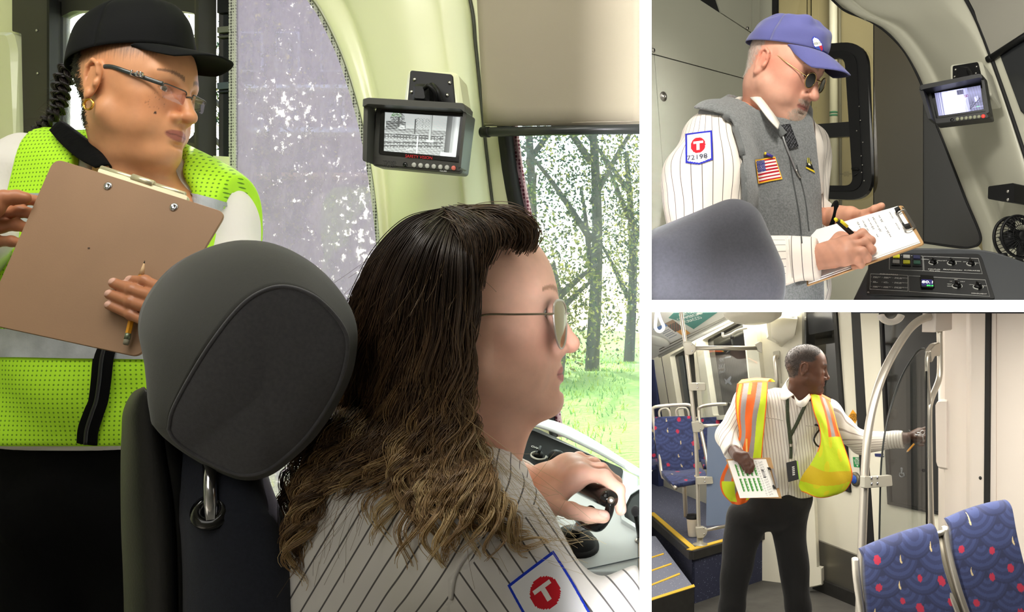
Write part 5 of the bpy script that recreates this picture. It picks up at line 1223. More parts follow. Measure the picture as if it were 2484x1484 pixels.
# scalp cover and fringe
under = lay_on_shirt(guide(np.linspace(0, 1, 40)), .003); ud = under-A(0, 0, ZC); ud = ud/np.linalg.norm(ud, axis=2)[..., None]
part('hair_under', sheet((under+ud*(.030*ss(0, .25, Tg)[None, :, None]))[:, :40]), mat('under_hair_brown', (46, 35, 27), .8), hair)  # dark brown sheet filling gaps behind the strands
g = Grid(dc_-.15, dc_+.15, .0025); g.put('e', ((0, -.016, .026), (.0745, .095, .086)), .001, 'u', DM); g.put('e', ((0, .000, .035), (.067, .080, .076)), .03, 'u', DM)
g.cut(tf(DM, (0, .040, .066)), DM[:3, 1]*.80-DM[:3, 2]*.62); g.cut(tf(DM, (0, -.03, -.05)), -DM[:3, 2]+DM[:3, 1]*.5)
cv, cf = g.net(2); pl_ = inv(DM, cv); mesh('hair_cap', cv, cf, mat('hair_cap_brown', (44, 33, 26), .6, bump=(200, .8, .002)), hair)
fr_, fc_ = [], []
FG = [([(1118, 522, 1.16), (1160, 512, 1.12), (1225, 512, 1.09), (1274, 535, 1.085), (1284, 570, 1.09), (1268, 604, 1.10)], 160, .010),
      ([(1170, 640, 1.062), (1185, 600, 1.060), (1180, 565, 1.062), (1155, 540, 1.075), (1125, 525, 1.12), (1095, 517, 1.165)], 260, .012),
      ([(1215, 592, 1.085), (1220, 570, 1.078), (1200, 548, 1.082), (1165, 530, 1.10), (1130, 521, 1.14), (1100, 516, 1.17)], 260, .012),
      ([(1250, 596, 1.105), (1258, 570, 1.10), (1240, 540, 1.10), (1195, 522, 1.11), (1145, 518, 1.15), (1110, 516, 1.18)], 260, .012),
      ([(1272, 606, 1.13), (1282, 575, 1.13), (1270, 545, 1.13), (1225, 524, 1.13), (1165, 516, 1.16), (1115, 515, 1.19)], 220, .012),
      ([(1148, 700, 1.062), (1156, 640, 1.058), (1150, 585, 1.062), (1135, 550, 1.08), (1115, 528, 1.13), (1095, 518, 1.17)], 240, .010)]
for gd, n, sprd in FG:
    b = smooth_path([P(*q) for q in gd], 30); o = rgh.normal(0, sprd*.6, (n, 1, 3)); wv = np.sin(np.linspace(0, 5, 30)[None, :, None]+rgh.uniform(0, 6, (n, 1, 1)))*.0012
    fr_.append(b[None]+o*A(1, .35, .55)*np.linspace(.75, 1, 30)[None, :, None]+wv); fc_.append(np.repeat((dark+(midc-dark)*rgh.random((n, 1))**1.5*1.15)[:, None], 30, 1))
strands('fringe', np.concatenate(fr_), .00045, np.concatenate(fc_), M_hair, hair)
# loose strands
ls = []; n = 420; u0 = rgh.random(n); b = guide(u0); i0 = rgh.integers(4, 50, n)
for k in range(n):
    s0 = b[k, i0[k]]; d = nrm(b[k, min(63, i0[k]+10)]-b[k, i0[k]]); o = nrm(rgh.normal(size=3)); L_ = rgh.uniform(.03, .10); t5 = np.linspace(0, 1, 12)[:, None]
    ls.append(s0-ray(1100, 900)*0+A(0, -.006, 0)+d*L_*t5+o*L_*.30*t5**1.6+np.sin(t5*6+k)*.002)
strands('loose_hair', np.array(ls), .00017, np.tile(lin((130, 104, 72)), (n, 12, 1))*rgh.uniform(.5, 1.5, (n, 1, 1)), M_hair, hair)
# wisps that fall over the front of the shoulder
wi = []
for k in range(60):
    a = rgh.random(); p0 = A(1150+60*a+rgh.normal(0, 12), 1040+120*a+rgh.normal(0, 18)); p1 = p0+A(60+rgh.normal(0, 20), 90+rgh.normal(0, 25)); p2 = p1+A(70+rgh.normal(0, 30), 70+rgh.normal(0, 25)); p3 = p2+A(60+rgh.normal(0, 25), 20+rgh.normal(0, 30))
    wi.append(smooth_path([P(*p0, 1.05), P(*p1, 1.025), P(*p2, 1.0), P(*p3, .98)], 20))
strands('shoulder_wisps', np.array(wi), .00016, np.tile(lin((206, 184, 140)), (60, 20, 1))*rgh.uniform(.6, 1.2, (60, 1, 1)), M_hair, hair)
# ================================================================== ROOM 2: the cab at night in the tunnel
B1 = Plane(P(1581, 130, 3.30), P(1822, 195, 3.69), P(1581, 700, 3.30))
B2 = Plane(P(1850, 300, 3.75), P(2400, 300, 3.25), P(1850, 600, 3.75))
M_grey = mat('grey_green_laminate', (182, 182, 164), .38, bump=(6, .03), var=(3, .03)); M_cream2 = mat('grey_cream_plastic', (200, 198, 180), .3, coat=.3, bump=(3, .05))
M_gap2 = mat('panel_gap', (26, 26, 24), .8)
pw = empty('wall_panel', B1.hit(1700, 735), kind='structure')
slab('backing', B1, [(1572, -300), (1832, -300), (1832, 738), (1572, 738)], -.03, -.006, M_gap2, pw)
s1 = lambda x: 130+(x-1581)*65/241; s0 = lambda x: 30+(x-1745)*50/77
s2x = lambda y: 1588+(y-145)*.076
slab('panel', B1, [(1572, -300), (1640, -300), (1749, s0(1749)-2.0), (1822, s0(1822)-2), (1828, -300)], -.006, 0, M_grey, pw)
slab('panel', B1, [(1572, -300), (1572, s1(1572)-1), (1822, s1(1822)-1), (1822, s0(1822)+.6), (1572, s0(1572)+.6)], -.006, 0, M_grey, pw)
slab('panel', B1, [(s2x(s1(1590))+.8, s1(1590)+1.2), (1822, s1(1822)+1.2), (1822, 738), (s2x(738)+.8, 738)], -.006, 0, M_grey, pw)
slab('panel', B1, [(1572, s1(1572)+1.2), (s2x(s1(1588))-.8, s1(1588)+1.2), (s2x(738)-.8, 738), (1572, 738)], -.006, 0, M_grey, pw)
slab('corner_panel', B1, [(1824, -300), (1842, -300), (1842, 738), (1824, 738)], -.004, .001, M_grey, pw)
for x, y, r in ((1812, 69, 4.5), (1809, 191, 4.5), (1584, 122, 5.5)):
    c = B1.hit(x, y, .0); part('latch', lathe([(r*.0014, 0), (r*.0014, .003), (r*.0011, .006), (r*.0004, .0065)], c, B1.n, 14), M_steel, pw); part('latch_slot', box(c+B1.n*.0066, (.0012, .0045, .0008), axes(B1.n)), M_black, pw)
c = B1.hit(1609, 234, .0)
part('lock', lathe([(.0165, 0), (.0165, .002), (.014, .0035), (.0065, .004), (.006, .0075), (.0042, .008), (.0040, .004)], c, B1.n, 28), M_steel, pw)
part('lock_slot', lathe([(.0038, .004), (.0036, .0045), (.001, .0046)], c, B1.n, 14), M_black, pw)
# window wall: left strip, window frame, panes, sash
slab('wall_window_side', B2, [(1826, -300), (1880, -300), (1880, 738), (1826, 738)], -.03, 0, M_grey, None, kind='structure')
edge2 = [(1960, -60), (2030, 10), (2058, 30), (2105, 48), (2150, 78), (2192, 122), (2222, 175), (2246, 232), (2266, 288), (2292, 352), (2318, 420), (2345, 490), (2370, 548), (2379, 575), (2374, 592), (2356, 600), (2330, 600), (2240, 588), (2100, 566), (1960, 548), (1882, 540)]
e2 = np.array(smooth_path([(x, y, 0) for x, y in edge2], 90))[:, :2]
w2 = empty('window_5', B2.hit(2100, 560), kind='structure')
g_n1 = glass('night_glass', (243, 242, 236), .06); g_n2 = glass('tinted_night_glass', (160, 157, 150), .15); g_n3 = glass('dark_night_glass', (96, 98, 102), .15)
def clip_x(poly, x0, x1):
    def cl(p, f):
        out = []
        for i in range(len(p)):
            a, b = p[i-1], p[i]; fa, fb = f(a), f(b)
            if (fa >= 0) != (fb >= 0): t = fa/(fa-fb); out.append((a[0]+(b[0]-a[0])*t, a[1]+(b[1]-a[1])*t))
            if fb >= 0: out.append((b[0], b[1]))
        return out
    return cl(cl([tuple(q) for q in poly], lambda q: q[0]-x0), lambda q: x1-q[0])
full = [(1882, -60)]+[tuple(q) for q in e2]
slab('pane', B2, clip_x(full, 1880, 2117), -.012, -.008, g_n1, w2)
slab('pane', B2, clip_x(full, 2117, 2238), -.012, -.008, g_n2, w2)
slab('pane', B2, clip_x(full, 2238, 2400), -.012, -.008, g_n3, w2)
part('seal', tube([B2.hit(x, y, -.002) for x, y in e2], .0042, 8), M_rubber, w2)
slab('frame_strip', B2, [(1874, -60), (1886, -60), (1886, 545), (1874, 545)], -.01, .004, M_rubber, w2)
for x in (2117, 2238): slab('pane_joint', B2, [(x-.8, 30 if x < 2200 else 200), (x+.8, 30 if x < 2200 else 200), (x+.8, 588), (x-.8, 588)], -.009, -.007, M_rubber, w2)
M_sash = mat('black_sash', (17, 17, 18), .35)
so = rounded([(1900, 118), (2108, 101), (2122, 488), (1900, 478)], [2, 62, 62, 2], 8); si = rounded([(1912, 150), (2056, 142), (2076, 452), (1912, 450)], [1, 22, 22, 1], 8)
sash = empty('window_6', B2.hit(2000, 490, .01), kind='structure')
fixn(part('sash_frame', ring_on(B2, so, si, -.004, .020), M_sash, sash, smooth=False))
ring2 = rounded([(1904, 122), (2104, 106), (2118, 483), (1904, 474)], [2, 58, 58, 2], 8); ring3 = rounded([(1907, 135), (2084, 124), (2100, 466), (1907, 462)], [1, 40, 40, 1], 8)
fixn(part('sash_lip', ring_on(B2, ring3, si, .018, .026), M_black, sash, smooth=False))
slab('sash_rail', B2, [(1905, 309), (2070, 297), (2076, 332), (1905, 340)], .0, .022, M_sash, sash)
slab('sash_pane', B2, [(1908, 146), (2058, 140), (2070, 300), (1908, 312)], .004, .006, g_n1, sash); slab('sash_pane', B2, [(1908, 330), (2074, 328), (2078, 454), (1908, 452)], .004, .006, g_n1, sash)
for x, y in ((2084, 258), (2087, 292), (2078, 317), (2093, 345), (2089, 378), (2092, 400), (2090, 418), (2096, 438)): part('rivet', lathe([(.0026, 0), (.002, .0012), (.0005, .0016)], B2.hit(x, y, .026), B2.n, 8), M_steel, sash)
part('sash_latch', tube(smooth_path([B2.hit(2084, 412, .024), B2.hit(2078, 410, .034), B2.hit(2066, 409, .034)], 8), .0035, 8), M_black, sash)
part('sash_latch', tube(smooth_path([B2.hit(2082, 418, .024), B2.hit(2074, 424, .03), B2.hit(2070, 426, .03)], 8), .0028, 8), M_black, sash)
for k, (tx, y) in enumerate((('AS2 M39', 418), ('LAMINATED SAFETY', 422), ('DOT 22', 426))): text_on('glass_mark', tx, B2, 2053, y, 30, -.5, 2.6, mat('glass_print', (70, 70, 66), .6), sash, off=.0066)
# tunnel outside: concrete wall and a white pipe
M_conc = mat('tunnel_concrete', (158, 148, 112), .95, bump=(4, .5, .03), var=(1.2, .22))
TW = Plane(P(1800, 300, 5.2), P(2450, 300, 5.0), P(1800, 700, 5.2))
tun = empty('wall_tunnel', TW.hit(2000, 735), kind='structure')
for a, b in ((1700, 1957), (1959, 1967), (1969, 2420)): slab('concrete_panel', TW, [(a, -700), (b, -700), (b, 738), (a, 738)], -.1, 0 if b-a > 20 else -.02, M_conc, tun)
slab('concrete_ledge', TW, [(1700, 738), (1700, 690), (2420, 690), (2420, 738)], 0, .05, M_conc, tun)
pipe = empty('standpipe', A(*TW.hit(2024, 735, .08)[:2], ZC+TH+.002), 'white vertical pipe with green bands seen through the dark cab window', 'pipe')
a, b = TW.hit(2024, 734, .09), TW.hit(2019, -500, .09)
part('pipe', tube([a, b], .021, 16), mat('white_pipe_paint', (226, 224, 206), .45), pipe)
for y0, y1 in ((271, 276), (278, 283)): part('green_band', tube([a+(b-a)*((734-y0)/1234), a+(b-a)*((734-y1)/1234)], .0214, 16), mm('pipe_green', (40, 130, 96), .5), pipe)
part('conduit', tube([TW.hit(2040, 734, .075), TW.hit(2034, -500, .075)], .008, 10), mat('grey_conduit', (120, 116, 96), .6), pipe)
light('tunnel_lamp', 'AREA', (.95, 4.3, ZC+1.6), (.95, 5.1, ZC+.5), 13, .5, (1.0, .96, .84), size_y=.2)
wall('wall_tunnel_end', (1.95, 4.6, ZC+1.0), (.03, .6, 1.0), M_dark); wall('ceiling_tunnel', (.95, 4.5, ZC+1.75), (1.0, .8, .03), M_dark)
# moulded pillar on the far side
PB = Plane(P(2200, 300, 3.30), P(2453, 300, 2.95), P(2200, 700, 3.25))
def pc2(pts, w, off): return [B2.hit(x, y)*(1-w)+PB.hit(x, y)*w+A(0, -off, 0) for x, y in pts]
rt = lambda dx, k=1.0: [(x+dx*(1 if y < 560 else .6), y) for x, y in [(1960, -60), (2058, 28), (2150, 76), (2222, 173), (2266, 286), (2318, 418), (2372, 548), (2384, 600), (2388, 660), (2392, 738)]]
rows = [pc2(rt(2), 0, -.008), pc2(rt(6), 0, .014), pc2(rt(22), .05, .022), pc2(rt(38), .1, .016), pc2(rt(48), .2, .03),
        pc2([(2120, -60), (2190, 28), (2262, 90), (2308, 180), (2345, 286), (2385, 418), (2420, 548), (2432, 600), (2440, 660), (2446, 738)], .5, .05),
        pc2([(2190, -60), (2255, 28), (2315, 90), (2358, 180), (2392, 286), (2428, 418), (2458, 548), (2470, 600), (2478, 660), (2486, 738)], .8, .05),
        pc2([(2240, -60), (2300, 28), (2350, 90), (2392, 180), (2428, 286), (2466, 418), (2500, 548), (2512, 600), (2522, 660), (2530, 738)], .95, .04),
        pc2([(2310, -60), (2359, 28), (2386, 90), (2419, 180), (2456, 286), (2500, 418), (2545, 548), (2560, 600), (2575, 660), (2590, 738)], 1, .0)]
grid = loft(rows, 40); g2 = np.stack([smooth_path(grid[:, j], 50) for j in range(grid.shape[1])], 1)
part('wall_corner_pillar', sheet(g2), M_cream2, None, kind='structure')
low = [[B2.hit(x, y, .0) for x, y in ((1830, 540), (1960, 550), (2100, 568), (2240, 590), (2330, 603), (2374, 598))], [B2.hit(x, y, .02) for x, y in ((1830, 560), (1960, 572), (2100, 588), (2240, 606), (2330, 618), (2386, 612))], [B2.hit(x, y, .03) for x, y in ((1830, 738), (1960, 738), (2100, 738), (2240, 738), (2330, 738), (2392, 738))]]
part('wall_under_window', sheet(loft(low, 40)), M_cream2, None, kind='structure')
seam = smooth_path([PB.hit(x, y, .004) for x, y in [(2310, -60), (2359, 28), (2386, 90), (2419, 180), (2456, 286), (2500, 418)]], 30)
part('trim_2', tube(seam, .006, 8), M_rubber, None, kind='structure')
slab('wall_beyond_seam', PB, [(2310, -60), (2359, 28), (2386, 90), (2419, 180), (2456, 286), (2545, 500), (2545, -60)], -.01, .0, M_cream2, None, kind='structure')
slab('window_7', PB, [(2428, 135), (2540, 60), (2540, 330), (2478, 270)], .001, .004, M_gap, None, kind='structure')
bl2 = empty('roller_blind', PB.hit(2440, 140, .02), 'grey roller blind with a black hem bar at the upper corner of the night cab', 'blind')
slab('blind_cloth', PB, [(2366, 22), (2330, -60), (2540, -60), (2540, 60), (2402, 136)], .006, .008, mat('grey_blind_cloth', (150, 147, 136), .9, bump=(700, .2, .0006)), bl2)
part('hem_bar', tube([PB.hit(2402, 141, .014), PB.hit(2540, 52, .014)], .0098, 14), M_black, bl2); part('bar_end', lathe([(.004, 0), (.0108, .002), (.0112, .016), (.010, .018)], PB.hit(2394, 146, .014), PB.hit(2540, 52)-PB.hit(2402, 141), 16), M_black, bl2)
# second monitor
m2 = Plane(P(2250, 224, 2.95), P(2392, 197, 2.86), P(2266, 300, 2.93))
mo2 = empty('monitor', m2.hit(2340, 298, -.02), 'black camera monitor with a glowing white-blue tunnel picture and red power button', 'monitor')
M_case2 = mat('black_monitor_case', (30, 30, 31), .42, bump=(900, .1, .0005))
slab('housing', m2, rounded([(2250, 226), (2386, 200), (2403, 286), (2268, 302)], 5), -.045, .004, M_case2, mo2, bev=.003)
slab('hood_top', m2, rounded([(2243, 224), (2246, 219), (2386, 192), (2394, 194), (2396, 202), (2388, 201), (2252, 229), (2246, 232)], 2), 0, .055, M_case2, mo2, bev=.002)
slab('hood_side', m2, rounded([(2241, 226), (2252, 230), (2272, 300), (2264, 300)], 2), 0, .05, M_case2, mo2, bev=.002)
slab('hood_side', m2, rounded([(2388, 200), (2395, 198), (2408, 282), (2401, 286)], 2), 0, .04, M_case2, mo2, bev=.002)
slab('bezel', m2, rounded([(2260, 227), (2384, 203), (2394, 270), (2272, 288)], 2), .002, .006, M_black_gloss, mo2)
def tunnel_picture(u, v):
    n = math.sin(u*90)*.5+math.sin(u*41+1)*.5; k = math.sin(u*77+v*53)*math.sin(v*61-u*31)
    if u < .06: g = 150
    elif u < .16: g = 200 if math.sin(u*140) > -.2 else 90
    elif u < .62-.12*v+(.08 if v > .3 else 0): g = 246+9*n
    elif u < .70: g = 200-300*(u-.62)+20*k
    else:
        g = 96+60*(1-abs(v-.25)*2)+14*k
        if .82 < u < .92 and .42 < v < .66: g = 235 if (.84 < u < .88 and .48 < v < .6) or k > .3 else 150
        if v > .7: g = 120+30*k
        if abs(u-(.93-.6*(v-.55))) < .012 and v > .5: g = 60
        if abs(u-(.80-.35*(v-.62))) < .010 and v > .6: g = 70
    if .48 < u < .62 and .05 < v < .25: g = 95+20*k
    if .62 < u < .72 and .28 < v < .4 and k > -.2: return (120, 84, 130)
    if .84 < u < .92 and .83 < v < .88 and math.sin(u*300) > -.4: return (60, 200, 110)
    if u > .76 and .84 < v < .875 and math.sin(u*260) > .2: g = 230
    return (g*.86, g*.87, min(255, g*1.04+12))
M_screen2 = mat('bright_screen_picture', (255, 255, 255), .3, vcol=True, emit=1.0)
decal('screen', [(2267, 226), (2378, 207), (2386, 265), (2277, 281)], 84, 46, tunnel_picture, lambda x, y: m2.hit(x, y, .0068), M_screen2, mo2)
for i in range(7):
    c = m2.hit(2323+10.4*i, 288.8-1.15*i, .0045); red = i == 6
    part('button', lathe([(.0052, 0), (.0052, .002), (.004, .0035), (.001, .0037)], c, m2.n, 14), mm('lit_red_button', (255, 60, 50), .4, emit=1.2) if red else mm('night_button', (150, 152, 128), .45), mo2)
part('sensor_window', lathe([(.004, 0), (.005, .001), (.001, .0012)], m2.hit(2309, 291, .0045), m2.n, 14), M_black_gloss, mo2)
b2 = Plane(P(2314, 158, 3.0), P(2374, 151, 2.94), P(2312, 204, 2.97))
slab('mount_pad', b2, rounded([(2300, 152), (2378, 142), (2402, 226), (2300, 236)], 8), -.08, -.004, M_cream2, mo2, bev=.01)
slab('mount_plate', b2, rounded([(2311, 160), (2372, 150), (2386, 208), (2311, 220)], 4), -.005, 0, M_black, mo2)
for q in ((2318, 169), (2369, 162), (2316, 186), (2367, 178), (2316, 200), (2367, 194)): part('screw', lathe([(.0036, 0), (.0034, .0018), (.0015, .003)], b2.hit(*q), b2.n, 10), M_steel, mo2)
slab('mount_arm', b2, rounded([(2331, 172), (2362, 174), (2366, 200), (2328, 205)], 6), 0, .03, M_black, mo2, bev=.006)
part('cable', tube(smooth_path([b2.hit(2344, 170, 0), b2.hit(2350, 172, .03), b2.hit(2356, 184, .04), b2.hit(2354, 200, .03)], 14), .006, 8), M_black, mo2)
# console
DD = Plane(P(2101, 716, 2.18), P(2414, 727, 2.10), P(2240, 606, 2.34))
cs = empty('driver_console', DD.hit(2240, 728)*A(1, 1, 0)+A(0, 0, ZC+TH+.001), 'black driver console with white lettered switches, knobs and a small lit display', 'console')
M_con2 = mat('dark_grey_console', (58, 60, 63), .5, bump=(500, .1, .0006)); M_pan2 = mat('black_instrument_panel', (21, 21, 22), .42, bump=(800, .06, .0004))
slab('console_top', DD, rounded([(2066, 730), (2120, 616), (2180, 604), (2300, 602), (2400, 608), (2500, 640), (2520, 740), (2066, 740)], [4, 24, 20, 20, 30, 10, 0, 0]), -.02, 0, M_con2, cs, bev=.006)
q = [DD.hit(x, y, -.01) for x, y in ((2110, 634), (2180, 605), (2300, 603), (2400, 609), (2500, 641))]; part('console_back', sheet(loft([q, [p*A(1, 1, 0)+A(0, .04, ZC+TH+.002) for p in q]], 24), .004), M_con2, cs)
q = [DD.hit(x, y, -.018) for x, y in ((2066, 731), (2300, 738), (2520, 739))]
slab('instrument_panel', DD, rounded([(2108, 616), (2379, 618), (2414, 727), (2101, 716)], [6, 12, 6, 6]), .0, .003, M_pan2, cs, bev=.001)
M_line = mat('panel_white_line', (190, 190, 186), .6)
def outline(pts, name='panel_line'): part(name, tube([DD.hit(x, y, .0034) for x, y in pts], .0007, 5, closed=True), M_line, cs)
outline([(2158, 618), (2238, 621), (2239.5, 657), (2157, 653)]); outline([(2240, 621.5), (2373, 627), (2383, 664), (2242, 657)]); outline([(2112, 664), (2202, 668), (2202, 706), (2110, 701)]); outline([(2204, 669), (2390, 679), (2401, 719), (2205, 707)])
bl_ = lambda u, v: bilin([(2163, 621), (2236, 624), (2238, 650), (2161, 647)], u, v)
for r in range(2):
    for c in range(3):
        u0, v0 = c/3+.03, r/2+.04; cc = [(222, 218, 50), (166, 166, 162), (44, 46, 78), (150, 150, 146), (206, 204, 44), (38, 74, 60)][r*3+c]
        slab('switch_frame', DD, [tuple(bl_(u0-.015, v0)), tuple(bl_(u0+.275, v0)), tuple(bl_(u0+.275, v0+.46)), tuple(bl_(u0-.015, v0+.46))], .003, .005, M_black, cs)
        slab('switch_cap', DD, rounded([tuple(bl_(u0+.02, v0+.04)), tuple(bl_(u0+.24, v0+.04)), tuple(bl_(u0+.24, v0+.34)), tuple(bl_(u0+.02, v0+.34))], .8, 3), .004, .0075, mm('cap_%d' % (r*3+c), cc, .35), cs)
        text_on('lettering', [['EMER', 'LAMP', 'HORN'], ['LIGHT', 'RELEASE', 'RESET']][r][c], DD, *bl_(u0+.13, v0+.19), 20, .6, 2.6, M_black, cs, off=.0078)
x2_, y2_, n2_ = DD.frame(); dx2 = nrm(DD.hit(2300, 660)-DD.hit(2200, 658)); dy2 = np.cross(n2_, dx2)
def knob2(px, py, label, r=.0098, a0=-220, a1=70):
    c = DD.hit(px, py, .0035); P2 = lambda t: c+(dx2*math.cos(t)+dy2*math.sin(t))*r
    part('dial_ring', tube([P2(math.radians(t)) for t in np.linspace(a0, a0+130, 16)], .0019, 6, flat=.5, up=n2_), mm('dial_silver', (196, 196, 190), .35), cs); part('dial_ring', tube([P2(math.radians(t)) for t in np.linspace(a1-100, a1, 14)], .0016, 6, flat=.5, up=n2_), mm('dial_silver'), cs)
    part('knob', lathe([(r*.78, 0), (r*.74, .005), (r*.2, .0056)], c, n2_, 20), M_black, cs)
    ax3 = nrm(dx2*.5-dy2*.9); part('knob_grip', box(c+n2_*.008, (.0020, r*.78, .004), np.stack([nrm(np.cross(ax3, n2_)), ax3, n2_], 1), .0008), M_black_gloss, cs)
    for k, l in enumerate(label): text_on('lettering', l, DD, px+2+k*.8, py+16+k*4.2, 30, 1.6, 3.3, M_white_text, cs, off=.0036)
knob2(2264, 637, ['COUPLER', 'ISOLATE']); knob2(2309, 638.5, ['PANTOGRAPH']); knob2(2356, 640, ['AUXILIARIES']); knob2(2322, 694, [], .0105); knob2(2373, 696, ['HEADLIGHT'], .0105)
for tx, x, y in (('NORMAL', 2245, 629), ('ISOLATE', 2282, 632), ('UP', 2294, 632), ('DOWN', 2324, 634), ('OFF', 2340, 635), ('ON', 2370, 638), ('OFF', 2319, 678), ('HEAT', 2335, 683), ('LO', 2307, 682), ('VENT', 2303, 689), ('COOL', 2304, 694), ('LOW', 2356, 690), ('HIGH', 2388, 693)): text_on('lettering', tx, DD, x, y, 30, 1.6, 2.2, M_white_text, cs, off=.0036)
text_on('lettering', 'INDICATORS', DD, 2156, 665.5, 30, 1.6, 3.6, M_white_text, cs, off=.0042)
IN = [('PROP FLT\nA-CAR', 'PROP FLT\nB-CAR', 'FRICT BRAKE FLT\nA-TRUCK'), ('APS\nFAULT', 'LVPS\nFAULT', 'FRICT BRAKE FLT\nB-TRUCK'), ('HVAC FLT\nA-CAR', 'HVAC FLT\nB-CAR', 'FRICT BRAKE FLT\nC-TRUCK')]
for r in range(3):
    for c in range(3):
        x, y = 2114+26*c-r*.4, 672+11.5*r+1.0*c; part('indicator', lathe([(.0014, 0), (.0012, .001), (.0004, .0015)], DD.hit(x, y, .003), n2_, 8), mm('indicator_grey', (120, 120, 120), .3), cs)
        text_on('lettering', IN[r][c], DD, x+4, y, 30, 1.6, 2.0, M_white_text, cs, off=.0036, align='LEFT')
slab('display_frame', DD, rounded([(2232, 674), (2264, 676), (2267, 702), (2234, 701)], 1.5), .003, .008, M_black_gloss, cs)
decal('display', [(2235, 677), (2262, 678.5), (2264, 697), (2236, 696)], 12, 10, lambda u, v: (38, 34, 92) if v < .85 else (16, 16, 28), lambda x, y: DD.hit(x, y, .0082), mat('display_glow', (255, 255, 255), .3, vcol=True, emit=.6), cs)
text_on('display_digits', '80.1', DD, 2251, 684, 30, 1.2, 8.5, mat('digit_white', (255, 255, 255), .4, emit=1.5), cs, off=.0086); text_on('display_digits', '80.0', DD, 2256, 692.5, 30, 1.2, 4.6, mat('digit_green', (70, 240, 90), .4, emit=1.3), cs, off=.0086)
part('bolt', lathe([(.0026, 0), (.002, .001), (.0004, .0012)], DD.hit(2106, 709, .003), n2_, 10), M_steel, cs)
# fan and bracket at the edge
fan = empty('cab_fan', P(2462, 660, 2.5), 'black caged cab fan clamped at the console edge', 'fan')
FP = Plane(P(2470, 575, 2.62), P(2500, 575, 2.63), P(2470, 640, 2.61)); fx_, fy_, fn_ = FP.frame(); fc2 = FP.hit(2474, 574)
cir = lambda r, o=0, n=48: [fc2+(fx_*math.cos(t)+fy_*math.sin(t))*r+fn_*o for t in np.linspace(0, 2*math.pi, n+1)[:-1]]
part('cage_rim', tube(cir(.056), .0042, 8, closed=True), M_black, fan); part('cage_rim', tube(cir(.058, -.03), .0045, 8, closed=True), M_black, fan)
for r, o in ((.044, .010), (.030, .014)): part('cage_ring', tube(cir(r, o), .0011, 6, closed=True), M_black, fan)
for k in range(36):
    t = 2*math.pi*k/36; e = fx_*math.cos(t)+fy_*math.sin(t); part('cage_wire', tube(smooth_path([fc2+e*.014+fn_*.016, fc2+e*.04+fn_*.012, fc2+e*.056, fc2+e*.058-fn_*.03], 8), .0010, 5), M_black, fan)
part('hub', lathe([(.017, 0), (.017, .01), (.012, .016), (.002, .018)], fc2, fn_, 20), M_black, fan)
for k in range(4):
    t = k*math.pi/2+.4; e = fx_*math.cos(t)+fy_*math.sin(t); w = np.cross(fn_, e); part('blade', sheet([[fc2+e*r+w*(s*.014*(r/.03))+fn_*(-.012+s*.006) for s in (-1, 0, 1)] for r in (.012, .025, .04, .05)], .0012), mat('fan_blade', (34, 34, 35), .4) if k == 0 else bpy.data.materials['fan_blade'], fan)
part('motor', lathe([(.022, -.055), (.026, -.045), (.026, -.02), (.017, -.012)], fc2, fn_, 20), M_black, fan)
part('clamp', box(P(2452, 642, 2.56), (.028, .02, .012), None, .004), M_black, fan); part('clamp_knob', lathe([(.008, 0), (.009, .004), (.009, .016), (.006, .018)], P(2426, 622, 2.54), (1, 0, .1), 14), M_black, fan); part('clamp_foot', lathe([(.030, 0), (.030, .006), (.022, .012)], P(2452, 652, 2.55), (0, -.2, 1), 20), M_black, fan)
bk_ = empty('wall_bracket', PB.hit(2462, 497, .07), 'small black metal bracket with two screws on the cream pillar above the fan', 'bracket')
slab('bracket_plate', PB, rounded([(2437, 460), (2500, 452), (2500, 500), (2436, 490)], 4), .02, .075, M_black, bk_)
for y in (464, 484): part('screw', lathe([(.005, 0), (.0045, .002), (.002, .0035)], PB.hit(2445, y, .075), PB.n, 12), M_steel, bk_)
# seat in front
s2_ = empty('driver_chair', P(1640, 735, 1.86)*A(1, 1, 0)+A(0, 0, ZC+TH+.001), 'charcoal cloth seat with padded headrest in front of the man in grey vest', 'seat')
M_seat2 = mat('dark_grey_seat_cloth', (74, 74, 82), .95, bump=(1100, .5, .0009), var=(220, .10), sheen=.3)
ax_h = nrm(P(1770, 583, 1.86)-P(1581, 664, 1.80)); Rh = np.stack([ax_h, nrm(np.cross(np.cross(ax_h, (0, -1, 0)), ax_h)), np.cross(ax_h, nrm(np.cross(np.cross(ax_h, (0, -1, 0)), ax_h)))], 1)
g = Grid(P(1560, 742, 1.82)-A(.2, .14, 0.0), P(1860, 500, 1.86)+A(.02, .14, .02), .0045)
hc2 = P(1850, 606, 1.84)-ax_h*.245
g.put('b', (hc2, (.185, .040, .052), .058, Rh), .001); g.put('e', (hc2+ax_h*.02+A(0, -.03, .02), (.2, .07, .075), Rh), .02)
g.cut(A(0, 0, ZC+TH+.001), (0, 0, -1)); g.cut(A(TH+.003, 0, 0), (-1, 0, 0)); sdf_mesh('headrest', g, M_seat2, s2_, 2)
g = Grid(P(1750, 742, 1.98)-A(.05, .1, 0), P(1890, 660, 1.98)+A(.04, .1, .02), .004)
g.put('b', (P(1790, 735, 1.96), (.05, .03, .02), .03), .001); g.cut(A(0, 0, ZC+TH+.001), (0, 0, -1)); sdf_mesh('backrest', g, M_seat2, s2_, 2)
